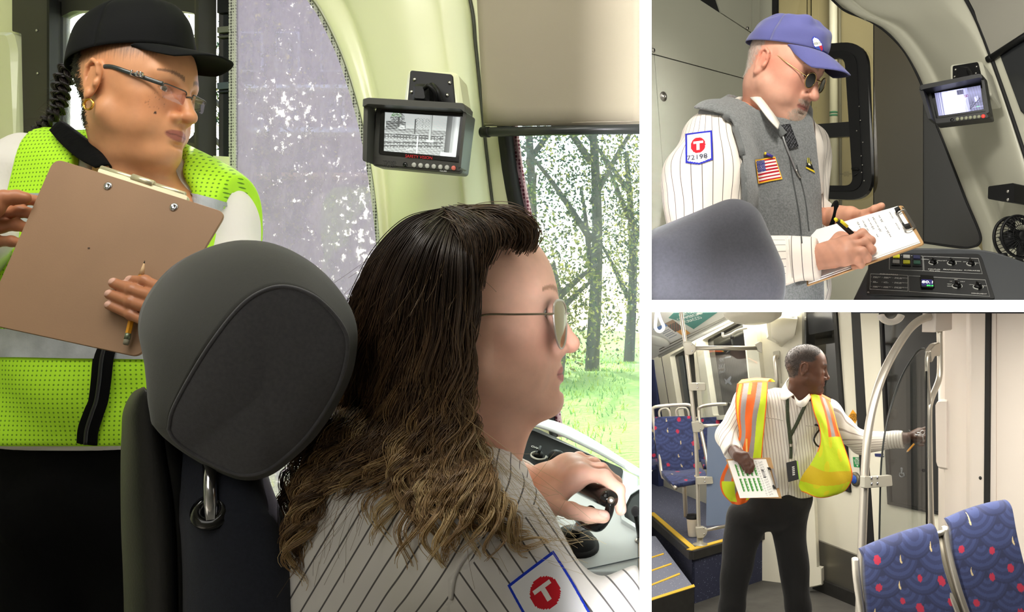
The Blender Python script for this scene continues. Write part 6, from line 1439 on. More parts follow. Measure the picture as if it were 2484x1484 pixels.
# --- the man writing on a clipboard
D3 = 2.36; EM = pose(P(1902, 167, D3), (.720, -.524, -.454), (.38, -.24, .89), .935)
ec = EM[:3, 3]; ef, er, eu = EM[:3, 1], EM[:3, 0], EM[:3, 2]
nb3 = P(1868, 290, 2.42)
g = Grid(ec-A(.19, .18, .24), ec+A(.17, .18, .16), .0022)
head_sdf(g, EM, nose=1.18, jaw=1.04, lips=.7, brow=1.2, fat=.004, eye_open=.45, chin=1.1, smile=.5)
g.put('c', (tf(EM, (0, -.025, -.055)), nb3, .060, .066), .03); g.put('c', (tf(EM, (0, .03, -.10)), nb3+A(.03, -.035, -.01), .035, .05), .03)
hv, hf = g.net(1)
def man2_fn(p, c, blend):
    x, y, z = p.T
    hair = ss(-.045, -.062, y-.35*(z-.0)+.006*np.sin(z*400+x*300))*(z > -.055)*(np.abs(x) < .074); blend(hair*.75, lin((176, 168, 158)))
    go = (1-ss(.75, 1.15, (x/.033)**2+((z+.094)/.026)**2))*(y > .05); mo = (1-ss(.7, 1.1, (x/.030)**2+((z+.0555)/.0065)**2))*(y > .06); blend(np.clip(go+mo, 0, 1)*.45*(1-(1-ss(.6, 1, (x/.024)**2+((z+.0685)/.007)**2))), lin((178, 164, 150)))
    blend(.35*np.exp(-((np.abs(x)-.08)**2+(z-.004)**2)/.0006), lin((216, 112, 88)))
hcol = skin_cols(EM, hv, (198, 148, 126), (156, 98, 88), (140, 110, 92), blush=(200, 124, 104), fn=man2_fn)
def torso3(gr, pad=0):
    for c, r in ((P(1850, 400, 2.44), (.142, .125, .17)), (P(1858, 560, 2.44), (.140, .135, .18)), (P(1872, 700, 2.44), (.138, .14, .16))): gr.put('e', (c, r), .05, pad=pad)
    gr.put('c', (P(1845, 300, 2.43), P(1738, 338, 2.33), .06, .060), .05, pad=pad); gr.put('c', (P(1880, 310, 2.44), P(1950, 360, 2.52), .058, .058), .05, pad=pad)
def arms3(gr, pad=0):
    gr.put('c', (P(1734, 345, 2.31), P(1712, 450, 2.25), .062, .086), .05, pad=pad); gr.put('c', (P(1712, 450, 2.25), P(1718, 600, 2.18), .086, .080), .05, pad=pad); gr.put('c', (P(1722, 645, 2.16), P(1960, 628, 2.10), .062, .042), .04, pad=pad)
    gr.put('c', (P(1950, 370, 2.54), P(1952, 545, 2.48), .055, .050), .04, pad=pad); gr.put('c', (P(1956, 555, 2.47), P(2006, 530, 2.40), .045, .034), .03, pad=pad)
lo, hi = A(.03, 1.95, ZC+TH+.002), A(.50, 2.75, ZC+.52)
g = Grid(lo, hi, .008); torso3(g); arms3(g); g.f += .008; bv, bf = g.net(1)
# hands
CB = Plane(P(1963, 556, 2.34), P(2186, 496, 2.20), P(2240, 588, 2.00)); cb_ = lambda x, y, o=0: CB.hit(x, y, o)
f1 = [[cb_(2040, 582, .030), cb_(2070, 574, .034), cb_(2090, 586, .026), cb_(2102, 598, .014)],
      [P(2052, 588, 2.05), P(2092, 566, 2.06), P(2113, 584, 2.05), cb_(2108, 600, .014)],
      [P(2056, 600, 2.03), P(2098, 588, 2.04), P(2114, 606, 2.035), P(2100, 617, 2.04)],
      [P(2056, 614, 2.02), P(2092, 610, 2.02), P(2104, 626, 2.025), P(2088, 633, 2.04)],
      [P(2052, 628, 2.02), P(2080, 632, 2.02), P(2088, 642, 2.03), P(2072, 646, 2.05)]]
allp = np.array([q for fl in f1 for q in fl]+[P(1960, 628, 2.10)])
g = Grid(allp.min(0)-.035, allp.max(0)+.035, .0021); hand_sdf(g, (P(1950, 628, 2.10), P(1996, 622, 2.075)), f1, .0096, .030, .0150); v1, q1 = g.net(1)
f2 = [[P(2062, 520, 2.34), P(2098, 519, 2.29), P(2122, 508, 2.26), P(2138, 500, 2.25)],
      [P(2080, 528, 2.34), P(2108, 532, 2.30), P(2128, 536, 2.27), P(2146, 538, 2.24)],
      [P(2074, 536, 2.345), P(2102, 543, 2.30), P(2122, 548, 2.27), P(2138, 552, 2.24)],
      [P(2066, 543, 2.35), P(2092, 553, 2.31), P(2110, 560, 2.28), P(2124, 564, 2.25)],
      [P(2056, 548, 2.35), P(2076, 560, 2.32), P(2090, 568, 2.29), P(2100, 574, 2.27)]]
for fl in f2[1:]:
    for j in range(4):
        if j: fl[j] = CB.hit(CX+fl[j][0]/fl[j][1]*FOC, CY-(fl[j][2]-ZC)/fl[j][1]*FOC, -.016)
allp = np.array([q for fl in f2 for q in fl]+[P(2000, 530, 2.42)])
g = Grid(allp.min(0)-.035, allp.max(0)+.035, .0021); hand_sdf(g, (P(2002, 532, 2.41), P(2030, 525, 2.38)), f2, .0094, .027, .0145); v2, q2 = g.net(1)
hb_ = (200, 136, 106); hc1 = nails(v1, f1[:2], np.tile(lin((194, 140, 116)), (len(v1), 1)), (222, 170, 150), A(.2, -.5, 1)); vein = np.sin(v1[:, 0]*260+v1[:, 2]*120); hc1 = hc1*(1-.10*np.clip(vein, 0, 1)[:, None])
man2 = body_mesh('person', [(hv, hf), (bv, bf), (v1, q1), (v2, q2)], M_skin['fair_skin'], [hcol, np.tile(lin(hb_), (len(bv), 1)), hc1, np.tile(lin((214, 156, 128)), (len(v2), 1))],
    label='man in blue cap and grey knitted vest writing on a clipboard', cat='person')
eyes(EM, man2, (80, 90, 90), look=(0, .9, -.4))
# cap, spectacles, hair
M_cap2 = mat('violet_blue_twill', (78, 79, 134), .85, bump=(700, .3, .0006), var=(20, .05), sheen=.2); M_cap2d = mat('navy_under_brim', (28, 30, 56), .85)
cM = EM@np.array(Matrix.Translation((0, -.006, .010)))@np.array(Matrix.Rotation(math.radians(4), 4, 'X'))
cp = part('cap', cap_crown(cM, seed=5, wr=.0040, r=(.087, .108, .081)), M_cap2, man2)
v, f = cap_brim(cM, r=(.087, .108), length=.084, arch=.036, fall=.032, width=1.12); nb_ = len(v)//2
br = mesh('cap_brim', v, f, [M_cap2, M_cap2d], cp, mids=[1 if all(i < nb_ for i in q) else 0 for q in f])
part('cap_button', ball(tf(cM, (0, -.010, .120)), .006, None, 12, 8), M_cap2, cp)
tc_ = bvh(cp)
def badge(u, v):
    r = ((u-.5)/.5)**2+((v-.5)/.5)**2
    if r > 1: return None
    if r > .74: return (44, 60, 170)
    if v > .62: return (206, 60, 70) if u > .55 else (70, 90, 170)
    if .34 < v < .48: return (120, 124, 116) if math.sin(u*40) > 0 else (228, 228, 220)
    return (232, 232, 234)
decal('cap_badge', [(1964, 90), (1984, 88), (2002, 124), (1982, 130)], 20, 20, badge, lambda x, y: drape(tc_, x, y, .0015), M_print, cp)
rl = [(math.cos(t)*.0195, math.sin(t)*.0195-.002) for t in np.linspace(0, 2*math.pi, 29)[:-1]]
M_gold2 = mat('old_gold_frame', (180, 150, 100), .3, metal=1); M_darklens = mat('dark_lens', (26, 24, 22), .06, coat=.5)
spectacles(EM, man2, rl, M_gold2, M_darklens, M_gold2, bridge_z=.000, y=.106, half=.0325, wire=.0014, temple_r=.0011, ear=(.078, -.006, .022), wrap=.16)
pl3 = inv(EM, hv)
wgo = np.clip((1-ss(.8, 1.2, (pl3[:, 0]/.034)**2+((pl3[:, 2]+.096)/.026)**2))*(pl3[:, 1] > .05)+(1-ss(.7, 1.2, (pl3[:, 0]/.031)**2+((pl3[:, 2]+.0560)/.007)**2))*(pl3[:, 1] > .06), 0, 1)*(((pl3[:, 0]/.024)**2+((pl3[:, 2]+.0685)/.0075)**2) > 1)
fuzz('goatee', hv, hf, wgo, 900, .006, .00028, lambda p: np.tile(A(0, 0, -1), (len(p), 1)), lambda p, r: np.tile(lin((188, 176, 162)), (len(p), 1))*r.uniform(.6, 1.1, (len(p), 1)), M_hair, man2, 6, lift=.5)
wh = ((pl3[:, 1]-.35*pl3[:, 2] < -.05) & (pl3[:, 2] > -.055) & (np.abs(pl3[:, 0]) < .073)).astype(float)
fuzz('hair', hv, hf, wh, 2200, .010, .0003, lambda p: np.tile(A(0, 0, -1), (len(p), 1)), lambda p, r: np.tile(lin((190, 182, 172)), (len(p), 1))*r.uniform(.5, 1.2, (len(p), 1)), M_hair, man2, 7, lift=.3, jit=.25)
# shirt sleeves, knitted vest, collar, tie
M_stripe2 = striped('cream_pinstripe_cloth', (232, 222, 210), (96, 84, 78), .0205, .0016, bump=(22, .5, .006)); M_knit = mat('grey_heather_knit', (112, 114, 114), .95, bump=(520, .9, .002), var=(240, .28), sheen=.3); M_rib = mat('grey_rib_knit', (96, 98, 98), .95, bump=(300, .8, .002), sheen=.2)
g = Grid(lo-A(.01, .02, 0), hi, .0052); torso3(g, .03); core = g.copy(); core.put('c', (P(1734, 345, 2.31), P(1712, 450, 2.25), .062, .086), .05, pad=.03); core.put('c', (P(1712, 450, 2.25), P(1718, 600, 2.18), .086, .080), .05, pad=.03); core.put('c', (P(1950, 370, 2.54), P(1952, 545, 2.48), .055, .050), .04, pad=.03); arms3(g, .03); g.f -= .006
g.wave(.0040, lambda x, y, z: np.sin(z*42+x*20+2.2*np.sin(x*23+y*17))*np.sin(y*26-z*14))
for cz3, dn, rad in ((P(1985, 624, 2.085), nrm(P(1985, 624, 2.085)-P(1722, 645, 2.16)), .075), (P(2014, 529, 2.395), nrm(P(2006, 530, 2.40)-P(1956, 555, 2.47)), .06)):
    x, y, z = g.ax[0][:, None, None], g.ax[1][None, :, None], g.ax[2][None, None, :]; dd = (x-cz3[0])*dn[0]+(y-cz3[1])*dn[1]+(z-cz3[2])*dn[2]; near = ((x-cz3[0])**2+(y-cz3[1])**2+(z-cz3[2])**2) < rad**2
    g.f = np.where(near, np.maximum(g.f, dd.astype(np.float32)), g.f)
g.put('c', (nb3, tf(EM, (0, -.02, -.08)), .064, .08), .008, 's')
sv, sf = g.net(1); u = limb_u(sv, P(1722, 342, 2.30), P(1722, 600, 2.18), (0, -1, 0))*1.55
px_ = CX+sv[:, 0]/sv[:, 1]*FOC; py_ = CY-(sv[:, 2]-ZC)/sv[:, 1]*FOC
fore = (py_ > 575) & (px_ > 1760-(py_-575)*.5); u = np.where(fore, limb_u(sv, P(1722, 645, 2.16), P(1960, 628, 2.10), (0, 0, 1))*1.2, u)
cuffm = (px_ > 1908) & (py_ > 560) & (px_ < 2010); u = np.where(cuffm, (sv-P(1900, 630, 2.1))@nrm(P(1985, 624, 2.085)-P(1900, 630, 2.1)), u)
fa = (sv[:, 1] > 2.36) & (px_ > 1900); u = np.where(fa, limb_u(sv, P(1950, 370, 2.54), P(1952, 545, 2.48), (0, -1, 0))*1.2, u)
sh3 = mesh('shirt', sv, sf, M_stripe2, man2, attrs={'u': u})
ve = core.copy(core.f-.0215); ve.f = np.maximum(ve.f, -(core.f-.0075)); ve.wave(.003, lambda x, y, z: np.sin(z*48+x*26+np.sin(y*31))*np.sin(x*33))
_x, _y, _z = ve.ax[0][:, None, None], ve.ax[1][None, :, None], ve.ax[2][None, None, :]; _px = CX+_x/_y*FOC; _py = CY-(_z-ZC)/_y*FOC
_cx = np.interp(_py, [255, 266, 276, 288, 300, 340, 400, 460, 740], [1640, 1700, 1750, 1770, 1778, 1794, 1803, 1807, 1802]); ve.f = np.maximum(ve.f, ((_cx-_px)*_y/FOC*.7).astype(np.float32))
_fx = np.interp(_py, [300, 340, 400, 460, 560, 740], [1972, 1980, 1986, 1992, 1996, 2000]); ve.f = np.maximum(ve.f, ((_px-_fx)*_y/FOC*.7).astype(np.float32))
ve.put('c', (nb3+A(0, -.01, .0), tf(EM, (0, -.01, -.07)), .076, .10), .006, 's')
vest3 = sdf_mesh('knitted_vest', ve, M_knit, man2, 2)
tv3, ts3 = bvh(vest3), bvh(sh3); tb3 = bvh(vest3, sh3)
dr = lambda pts, off, n=30, t=tb3: smooth_path([q for q in (drape(t, x, y, off) for x, y, _ in smooth_path([(a, b, 0) for a, b in pts], n)) if q is not None], n)
part('armhole_rib', tube(dr([(1698, 274), (1745, 277), (1772, 291), (1794, 340), (1803, 400), (1807, 460), (1806, 520)], .001), .0070, 10, flat=.6), M_rib, vest3)
part('neck_rib', tube(dr([(1800, 228), (1830, 252), (1860, 285), (1885, 312), (1900, 330)], .004), .0095, 10, flat=.7), M_rib, vest3)
part('zip', tube(dr([(1890, 308), (1902, 345), (1918, 385), (1928, 412)], .0045), .0028, 8), mat('zip_grey', (150, 150, 150), .4, metal=.6), vest3)
part('zip_pull', tube(dr([(1928, 412), (1934, 424), (1939, 432)], .006, 8), .0026, 8), M_steel, vest3)
part('front_placket', tube(dr([(1910, 345), (1922, 430), (1938, 520), (1945, 590)], .001), .0018, 6), mat('placket_grey', (70, 72, 72), .9), vest3)  # dark grey line along the placket edge
part('front_placket', tube(dr([(1932, 400), (1952, 480), (1962, 560)], .001), .0014, 6), bpy.data.materials['placket_grey'], vest3)
col_ = [smooth_path([P(*q) for q in pts], 20) for pts in ([(1822, 216, 2.40), (1846, 238, 2.33), (1872, 272, 2.285), (1890, 300, 2.275)], [(1814, 232, 2.38), (1836, 254, 2.31), (1862, 288, 2.265), (1886, 314, 2.26)])]
part('collar', sheet(np.array(col_), .003), mat('cream_collar', (226, 220, 208), .85), man2)
def tie_fn(u, v): return (24, 24, 26) if math.sin(u*14+v*60)*math.sin(u*31-v*42) < .35 else (92, 92, 96)
decal('tie', [(1890, 306), (1914, 303), (1934, 356), (1912, 362)], 14, 24, tie_fn, lambda x, y: drape(tb3, x, y, .006), M_print, man2)
# badges
def t_patch(u, v):
    tipv = 1-.10*abs(u-.5)*2
    if v > tipv: return None
    if u < .06 or u > .94 or v < .045 or v > tipv-.055: return (34, 40, 168)
    du, dv = (u-.47)/.27, (v-.41)/.24
    if du*du+dv*dv < 1:
        if (abs(u-.47) < .18 and .29 < v < .36) or (abs(u-.47) < .055 and .29 < v < .55): return (240, 234, 224)
        return (196, 26, 40)
    return (242, 240, 240)
pq = [(1664, 326), (1727, 318), (1729, 396), (1664, 404)]
pt_ = decal('shoulder_patch', pq, 44, 56, t_patch, lambda x, y: drape(ts3, x, y, .0025), M_print, sh3)
c0, c1, c2 = drape(ts3, 1692, 384, .005), drape(ts3, 1708, 382, .005), drape(ts3, 1692, 374, .005)
text('lettering', '72198', c0, c1-c0, c2-c0, .0185, mat('navy_lettering', (24, 26, 60), .7), sh3)
def flag(u, v):
    if u < .04 or u > .96 or v < .05 or v > .95: return (232, 178, 50)
    a, b = (u-.04)/.92, (v-.05)/.9
    if a < .42 and b < 7/13:
        return (226, 226, 232) if math.sin(a*2*math.pi*11/.42*.5)*math.sin(b*2*math.pi*9/(7/13)*.5) > .55 else (40, 48, 128)
    return (176, 22, 38) if int(b*13) % 2 == 0 else (236, 230, 226)
decal('flag_patch', [(1829, 388), (1880, 380), (1897, 435), (1836, 446)], 60, 52, flag, lambda x, y: drape(tv3, x, y, .003), M_print, vest3)
def emblem(u, v):
    if abs(u-.5)*1.7 > .35+.5*v: return None
    if v > .86: return (214, 186, 40)
    if v < .45: return (206, 196, 90) if math.sin(u*25) > 0 else (40, 40, 44)
    return (206, 204, 190) if (.3 < u < .6 and v < .62) else (22, 22, 24)
decal('train_emblem', [(1952, 382), (1966, 384), (1975, 420), (1953, 408)], 16, 20, emblem, lambda x, y: drape(tb3, x, y, .003), M_print, vest3)
pa_, pb_ = drape(tv3, 1855, 374, .006), drape(tv3, 1872, 381, .006); part('lapel_pin', tube([pa_, pb_], .0035, 8), mat('pin_purple', (64, 50, 140), .4), vest3); part('lapel_pin_end', tube([pa_, pa_+(pa_-pb_)*.25], .0036, 8), mat('pin_yellow', (220, 196, 60), .4), vest3)
part('wristband', tube([P(2018, 528, 2.39)+A(0, 1, 0)*.033*math.cos(t)+nrm(A(.25, 0, 1))*.034*math.sin(t) for t in np.linspace(0, 6.28, 29)[:-1]], .010, 10, closed=True, flat=.6), M_blackcloth, man2)
for x0, x1, y0, y1 in ((1916, 1922, 580, 672), ):
    part('cuff_seam', tube(dr([(1914, 582), (1917, 620), (1922, 672)], .001, 20, ts3), .0014, 6), mat('cuff_seam_beige', (196, 186, 176), .9), sh3)  # slightly darker line round the cuff
# clipboard, paper, clip, pen
clip2 = empty('clipboard', CB.hit(2150, 630, -.02), 'clipboard with handwritten white pages held by the man in the grey vest', 'clipboard')
slab('board', CB, rounded([(1960, 560), (2188, 494), (2241, 588), (1955, 690)], [4, 8, 8, 4], 4), -.006, -.003, mat('tan_board', (176, 138, 92), .6), clip2)
M_paper = mat('white_paper', (240, 238, 234), .8)
slab('paper', CB, [(1963, 562), (2178, 500), (2232, 587), (1960, 686)], -.003, -.0012, M_paper, clip2); slab('paper', CB, [(1968, 560), (2178, 499.5), (2231, 585), (1966, 680)], -.0012, 0, M_paper, clip2)
rgx = np.random.default_rng(3); M_ink = mat('pencil_ink', (120, 118, 124), .9)
cq = lambda u, v: bilin([(2060, 538), (2178, 501), (2230, 584), (2110, 628)], u, v)
for r, (u0, L_) in enumerate(((.90, .30), (.80, .66), (.58, .72), (.46, .55), (.36, .62), (.25, .42), (.14, .50))):
    for wd in range(int(L_*9)):
        if rgx.random() < .12: continue
        v0 = .06+wd*.105; t = np.linspace(0, 1, 9); pts = [CB.hit(*cq(u0+(.010*math.sin(27*q+wd*2)+.008*math.sin(11*q*(1+.3*(wd % 3))+r*3))*(1.5 if (wd+r) % 3 == 0 else .8)-.02*v0, v0+q*.085), .0006) for q in np.linspace(0, 1, 16)]
        part('handwriting', tube(pts, .00030, 4), M_ink, clip2)
M_blk = M_black_gloss
a, b = CB.hit(2186, 512, .004), CB.hit(2217, 553, .004)
slab('clip_plate', CB, [(2188, 504), (2196, 508), (2222, 550), (2216, 556)], 0, .004, M_steel, clip2)
part('clip_wire', tube(smooth_path([CB.hit(2194, 508, .004), CB.hit(2184, 512, .007), CB.hit(2178, 516, .007), CB.hit(2180, 524, .006), CB.hit(2192, 545, .006), CB.hit(2196, 556, .007), CB.hit(2206, 557, .007), CB.hit(2216, 553, .004)], 40), .0016, 8), M_steel, clip2)
for q in ([(2173, 514), (2184, 509), (2187, 514), (2179, 520), (2177, 523)], [(2192, 551), (2198, 560), (2212, 555), (2210, 550), (2199, 553), (2195, 548)]): slab('clip_pad', CB, q, .002, .010, M_rubber, clip2)
pn = empty('pen', cb_(2113, 606, .002), 'black pen with yellow end and grip held in the writing hand', 'pen')
A0, A1 = P(2025, 530, 2.03), cb_(2112, 607, .001); pax = A1-A0
part('barrel', tube([A0+pax*t for t in (.06, .3, .6, .88)], [.0048, .0052, .0052, .004], 14), M_black, pn); part('yellow_end', tube([A0, A0+pax*.06], [.003, .0042], 12), mm('pen_yellow', (236, 216, 40), .4), pn)
part('yellow_clip', tube([A0+pax*.12+A(.002, -.004, .003), A0+pax*.30+A(.002, -.004, .003)], .0036, 10), mm('pen_yellow'), pn); part('nib', tube([A0+pax*.88, A1], [.004, .0006], 12), M_gold, pn)
# ================================================================== ROOM 3: the light-rail carriage
TOPZ = ZC-TH-.001
M_ivory = mat('ivory_panel', (226, 222, 204), .38, coat=.15, bump=(3, .04)); M_warmwall = mat('warm_white_moulding', (226, 216, 206), .42, coat=.1)
M_rail = mat('satin_steel_rail', (206, 200, 188), .36, metal=.85); M_clamp = mat('grey_clamp', (178, 174, 160), .45, metal=.3)
M_nightglass = mat('night_door_glass', (10, 11, 14), .06, spec=.7); M_blackseal = mat('black_door_seal', (12, 12, 12), .6)
def carpet(name, base, fleck, sc=90, th=.16):
    m = mat(name, base, .85, bump=(200, .2)); nt = m.node_tree; L = nt.links.new; N = nt.nodes.new; b = nt.nodes['Principled BSDF']; tc = N('ShaderNodeTexCoord'); v = N('ShaderNodeTexVoronoi'); v.inputs['Scale'].default_value = sc; L(tc.outputs['Object'], v.inputs[0])
    mr = N('ShaderNodeMapRange'); mr.inputs[1].default_value = th; mr.inputs[2].default_value = th+.05; mr.inputs[3].default_value = 1; mr.inputs[4].default_value = 0; L(v.outputs[0], mr.inputs[0])
    n2 = N('ShaderNodeTexNoise'); n2.inputs['Scale'].default_value = sc*.6; L(tc.outputs['Object'], n2.inputs[0]); m2 = N('ShaderNodeMapRange'); m2.inputs[1].default_value = .52; m2.inputs[2].default_value = .58; L(n2.outputs[0], m2.inputs[0]); mu = N('ShaderNodeMath'); mu.operation = 'MULTIPLY'; L(mr.outputs[0], mu.inputs[0]); L(m2.outputs[0], mu.inputs[1])
    mx = N('ShaderNodeMix'); mx.data_type = 'RGBA'; mx.inputs[6].default_value = (*lin(base), 1); mx.inputs[7].default_value = (*lin(fleck), 1); L(mu.outputs[0], mx.inputs[0]); L(mx.outputs[2], b.inputs['Base Color']); return m
M_carpet = carpet('speckled_slate_flooring', (86, 90, 112), (196, 200, 214)); M_navy = carpet('speckled_navy_riser', (38, 42, 66), (150, 156, 180)); M_yellow = mat('yellow_edge_strip', (232, 190, 60), .6, bump=(200, .2)); M_trimblack = mat('black_step_trim', (34, 33, 31), .5, var=(20, .3))
M_floor3 = mat('worn_dark_floor', (74, 72, 68), .7, var=(9, .2), bump=(40, .2))
wall('floor', (2.25+TH, 5.5, -.05), (2.25, 4.5, .05), M_floor3)
wall('wall_carriage_back', (1.2, 9.45, .98), (1.2, .03, .97), mat('dark_blue_bulkhead', (40, 46, 84), .5))
# planes
C = Plane(P(1985, 1000, 6.85), P(2300, 1000, 5.75), P(1985, 1300, 6.85)); E = Plane(P(1600, 1000, 8.8), P(1835, 1000, 7.2), P(1600, 1300, 8.8)); Fp = Plane(P(1800, 900, 7.1), P(1950, 900, 6.9), P(1800, 1200, 7.1))
# --- wall with the two side windows
wl = empty('wall_side_windows', E.hit(1700, 1300), kind='structure')
slab('side_wall', E, [(1571, 735), (1850, 735), (1850, 1345), (1571, 1345)], -.08, -.03, M_ivory, wl)
slab('end_panel', E, rounded([(1571, 872), (1590, 872), (1602, 985), (1602, 1300), (1571, 1300)], 2), -.03, .02, mat('blue_end_panel', (50, 60, 104), .5), wl)
def leanframe(nm, outer, inner): fixn(part(nm, ring_on(E, rounded(outer, 6, 4), rounded(inner, 5, 4), -.03, .03), M_ivory, wl, smooth=False))
slab('wall_post', E, [(1586, 862), (1604, 856), (1628, 1020), (1612, 1020)], -.03, .015, M_ivory, wl)
part('post_seal', tube([E.hit(1606, 860, .02), E.hit(1631, 1015, .02)], .012, 8), M_blackseal, wl)
leanframe('window_surround', [(1608, 862), (1694, 812), (1720, 1020), (1632, 1020)], [(1632, 862), (1689, 831), (1703, 1010), (1656, 1012)])
leanframe('window_surround', [(1692, 832), (1816, 756), (1846, 1010), (1722, 1020)], [(1711, 824), (1809, 772), (1832, 1000), (1738, 1008)])
for k, q in enumerate(([(1630, 860), (1690, 829), (1705, 1012), (1655, 1014)], [(1709, 822), (1811, 770), (1834, 1002), (1737, 1010)])): slab('window_%d' % (8+k), E, q, -.028, -.02, M_nightglass, None, kind='structure')
slab('window_mullion', E, [(1642, 866), (1651, 862), (1672, 1012), (1664, 1012)], -.02, -.012, mat('dim_mullion', (70, 76, 78), .5), wl)
M_faint = mat('window_sticker_print', (92, 96, 104), .6)
for tx, x, y, h in (('MSP', 1750, 873, 9), ('JOBS', 1751, 889, 11), ('Monday', 1752, 901, 7), ('1', 1744, 911, 8)):
    a_, b_, c_ = E.hit(x, y, -.018), E.hit(x-1, y+.15, -.018), E.hit(x-.15, y-1, -.018); text('window_sticker', tx, a_, b_-a_, c_-a_, np.linalg.norm(c_-a_)*h*1.4, M_faint, wl)
plane_pts = [(1752, 918), (1757, 922), (1764, 914), (1768, 912), (1769, 916), (1765, 924), (1770, 932), (1768, 934), (1760, 928), (1756, 932), (1753, 931), (1755, 926)]
slab('window_sticker', E, plane_pts, -.02, -.018, M_faint, wl); slab('window_sticker', E, [(1750, 869), (1757, 865), (1768, 863), (1768, 867), (1756, 869)], -.02, -.018, M_faint, wl)
# sloping advert cove above the windows
cove = empty('ceiling_cove', E.hit(1690, 860), kind='structure')
CV = Plane(P(1581, 872, 8.6), P(1800, 764, 7.1), P(1700, 757, 7.25))
M_cove = mat('cove_grey_white', (214, 214, 206), .4, coat=.1)
slab('cove_panel', CV, [(1571, 876), (1605, 860), (1700, 812), (1812, 752), (1812, 735), (1571, 735)], -.05, 0, M_cove, cove)
part('cove_trim', tube([CV.hit(x, y, .005) for x, y in ((1600, 863), (1700, 813), (1800, 764))], .016, 8), M_cove, cove)
for dy in (-10, -16): part('cove_groove', tube([CV.hit(x, y+dy, .001) for x, y in ((1600, 863), (1700, 813), (1800, 764))], .004, 6), mat('groove_grey', (130, 128, 118), .6), cove)
ad1 = empty('advert_poster', CV.hit(1690, 795), 'teal advert poster with white lettering in the ceiling cove', 'poster', 'adverts in the ceiling cove')
slab('sheet', CV, [(1634, 758), (1740, 757), (1683, 797), (1653, 779), (1622, 770)], .001, .004, mat('teal_print', (70, 124, 116), .5), ad1)
for tx, x, y, h in (('QUIT OUR', 1668, 760, 5), ('COMMERCIAL', 1672, 768, 5.5), ('TOBACCO', 1679, 776, 5.5)): text_on('lettering', tx, CV, x, y, 20, -6, h, M_white_text, ad1, off=.005)
slab('logo', CV, [(1692, 757), (1706, 757), (1698, 761), (1690, 762)], .004, .0045, M_white_text, ad1)
ad2 = empty('advert_poster', CV.hit(1620, 825), 'white and blue advert poster with an orange box in the ceiling cove by the strap', 'poster', 'adverts in the ceiling cove')
def ad_fn(u, v):
    if v < .18: return (110, 140, 196) if u < .6 else (150, 130, 110)
    if u > .55 and v < .62: return (110+60*math.sin(u*50)*math.sin(v*44), 100, 92)
    if u > .62 and v > .62: return (206, 150, 84)
    if u < .5 and .3 < v < .85 and math.sin(v*60) > .4 and u > .1: return (150, 156, 164)
    return (222, 222, 218)
decal('sheet', [(1584, 798), (1632, 775), (1675, 808), (1628, 830)], 30, 24, ad_fn, lambda x, y: CV.hit(x, y, .003), M_print, ad2)
part('cove_lamp', lathe([(.10, 0), (.11, .01), (.10, .02), (.05, .024)], CV.hit(1594, 824, .0), CV.n, 24), M_cove, cove)
def strap(pts, nm, lab, d, r=.012, m=None):
    t = empty('hand_strap', P(*pts[0], d), lab, 'strap', 'hanging hand straps'); part('loop', tube(smooth_path([P(x, y, d) for x, y in pts], 30), r, 8), m or mat('white_strap', (226, 226, 222), .4), t); return t
strap([(1594, 746), (1591, 775), (1590, 795), (1597, 804), (1606, 802), (1610, 792), (1603, 776), (1597, 757), (1596, 746)], 'hand_strap', 'white loop hand strap hanging under the posters', 7.4)
# --- bulkhead beside the door
bkh = empty('wall_bulkhead', Fp.hit(1880, 1300), kind='structure')
slab('bulkhead_panel', Fp, [(1812, 735), (1945, 735), (1952, 1420), (1840, 1420)], -.06, 0, M_ivory, bkh)
slab('bulkhead_post', Fp, rounded([(1812, 770), (1842, 772), (1868, 1030), (1838, 1030)], 3), 0, .08, M_ivory, bkh, bev=.02)
g = [[Fp.hit(x, y, o) for x, y, o in row] for row in ([(1868, 765, 0), (1900, 765, .0), (1934, 767, 0)], [(1869, 775, .18), (1900, 775, .2), (1934, 778, .18)], [(1871, 815, .18), (1898, 826, .2), (1926, 816, .16)], [(1880, 826, .05), (1896, 838, .05), (1918, 822, .05)], [(1892, 840, 0), (1896, 842, 0), (1914, 826, 0)])]
part('overhead_cover', sheet(np.stack([smooth_path(np.array(g)[:, j], 20) for j in range(3)], 1)), M_ivory, bkh)
slab('overhead_cover_side', Fp, [(1868, 766), (1936, 768), (1930, 812), (1897, 832), (1873, 820)], -.0, .15, M_ivory, bkh, bev=.03)
part('cover_hole', lathe([(.008, 0), (.008, .002), (.002, .002)], Fp.hit(1911, 797, .15), Fp.n, 10), M_trimblack, bkh)
part('ceiling_dome', lathe([(.20, 0), (.19, .04), (.14, .07), (.03, .085)], P(1826, 752, 6.6), (0, -.25, -1), 30), M_ivory, bkh)
gb = empty('grab_handle', Fp.hit(1886, 925, .02), 'short vertical steel grab handle on the ivory bulkhead behind the man', 'handle')
slab('handle_plate', Fp, rounded([(1876, 852), (1892, 850), (1897, 930), (1884, 930)], 4), .0, .012, M_clamp, gb)
part('bar', tube(smooth_path([Fp.hit(1884, 866, .02), Fp.hit(1880, 872, .07), Fp.hit(1886, 930, .07), Fp.hit(1890, 940, .02)], 16), .017, 10), M_rail, gb)
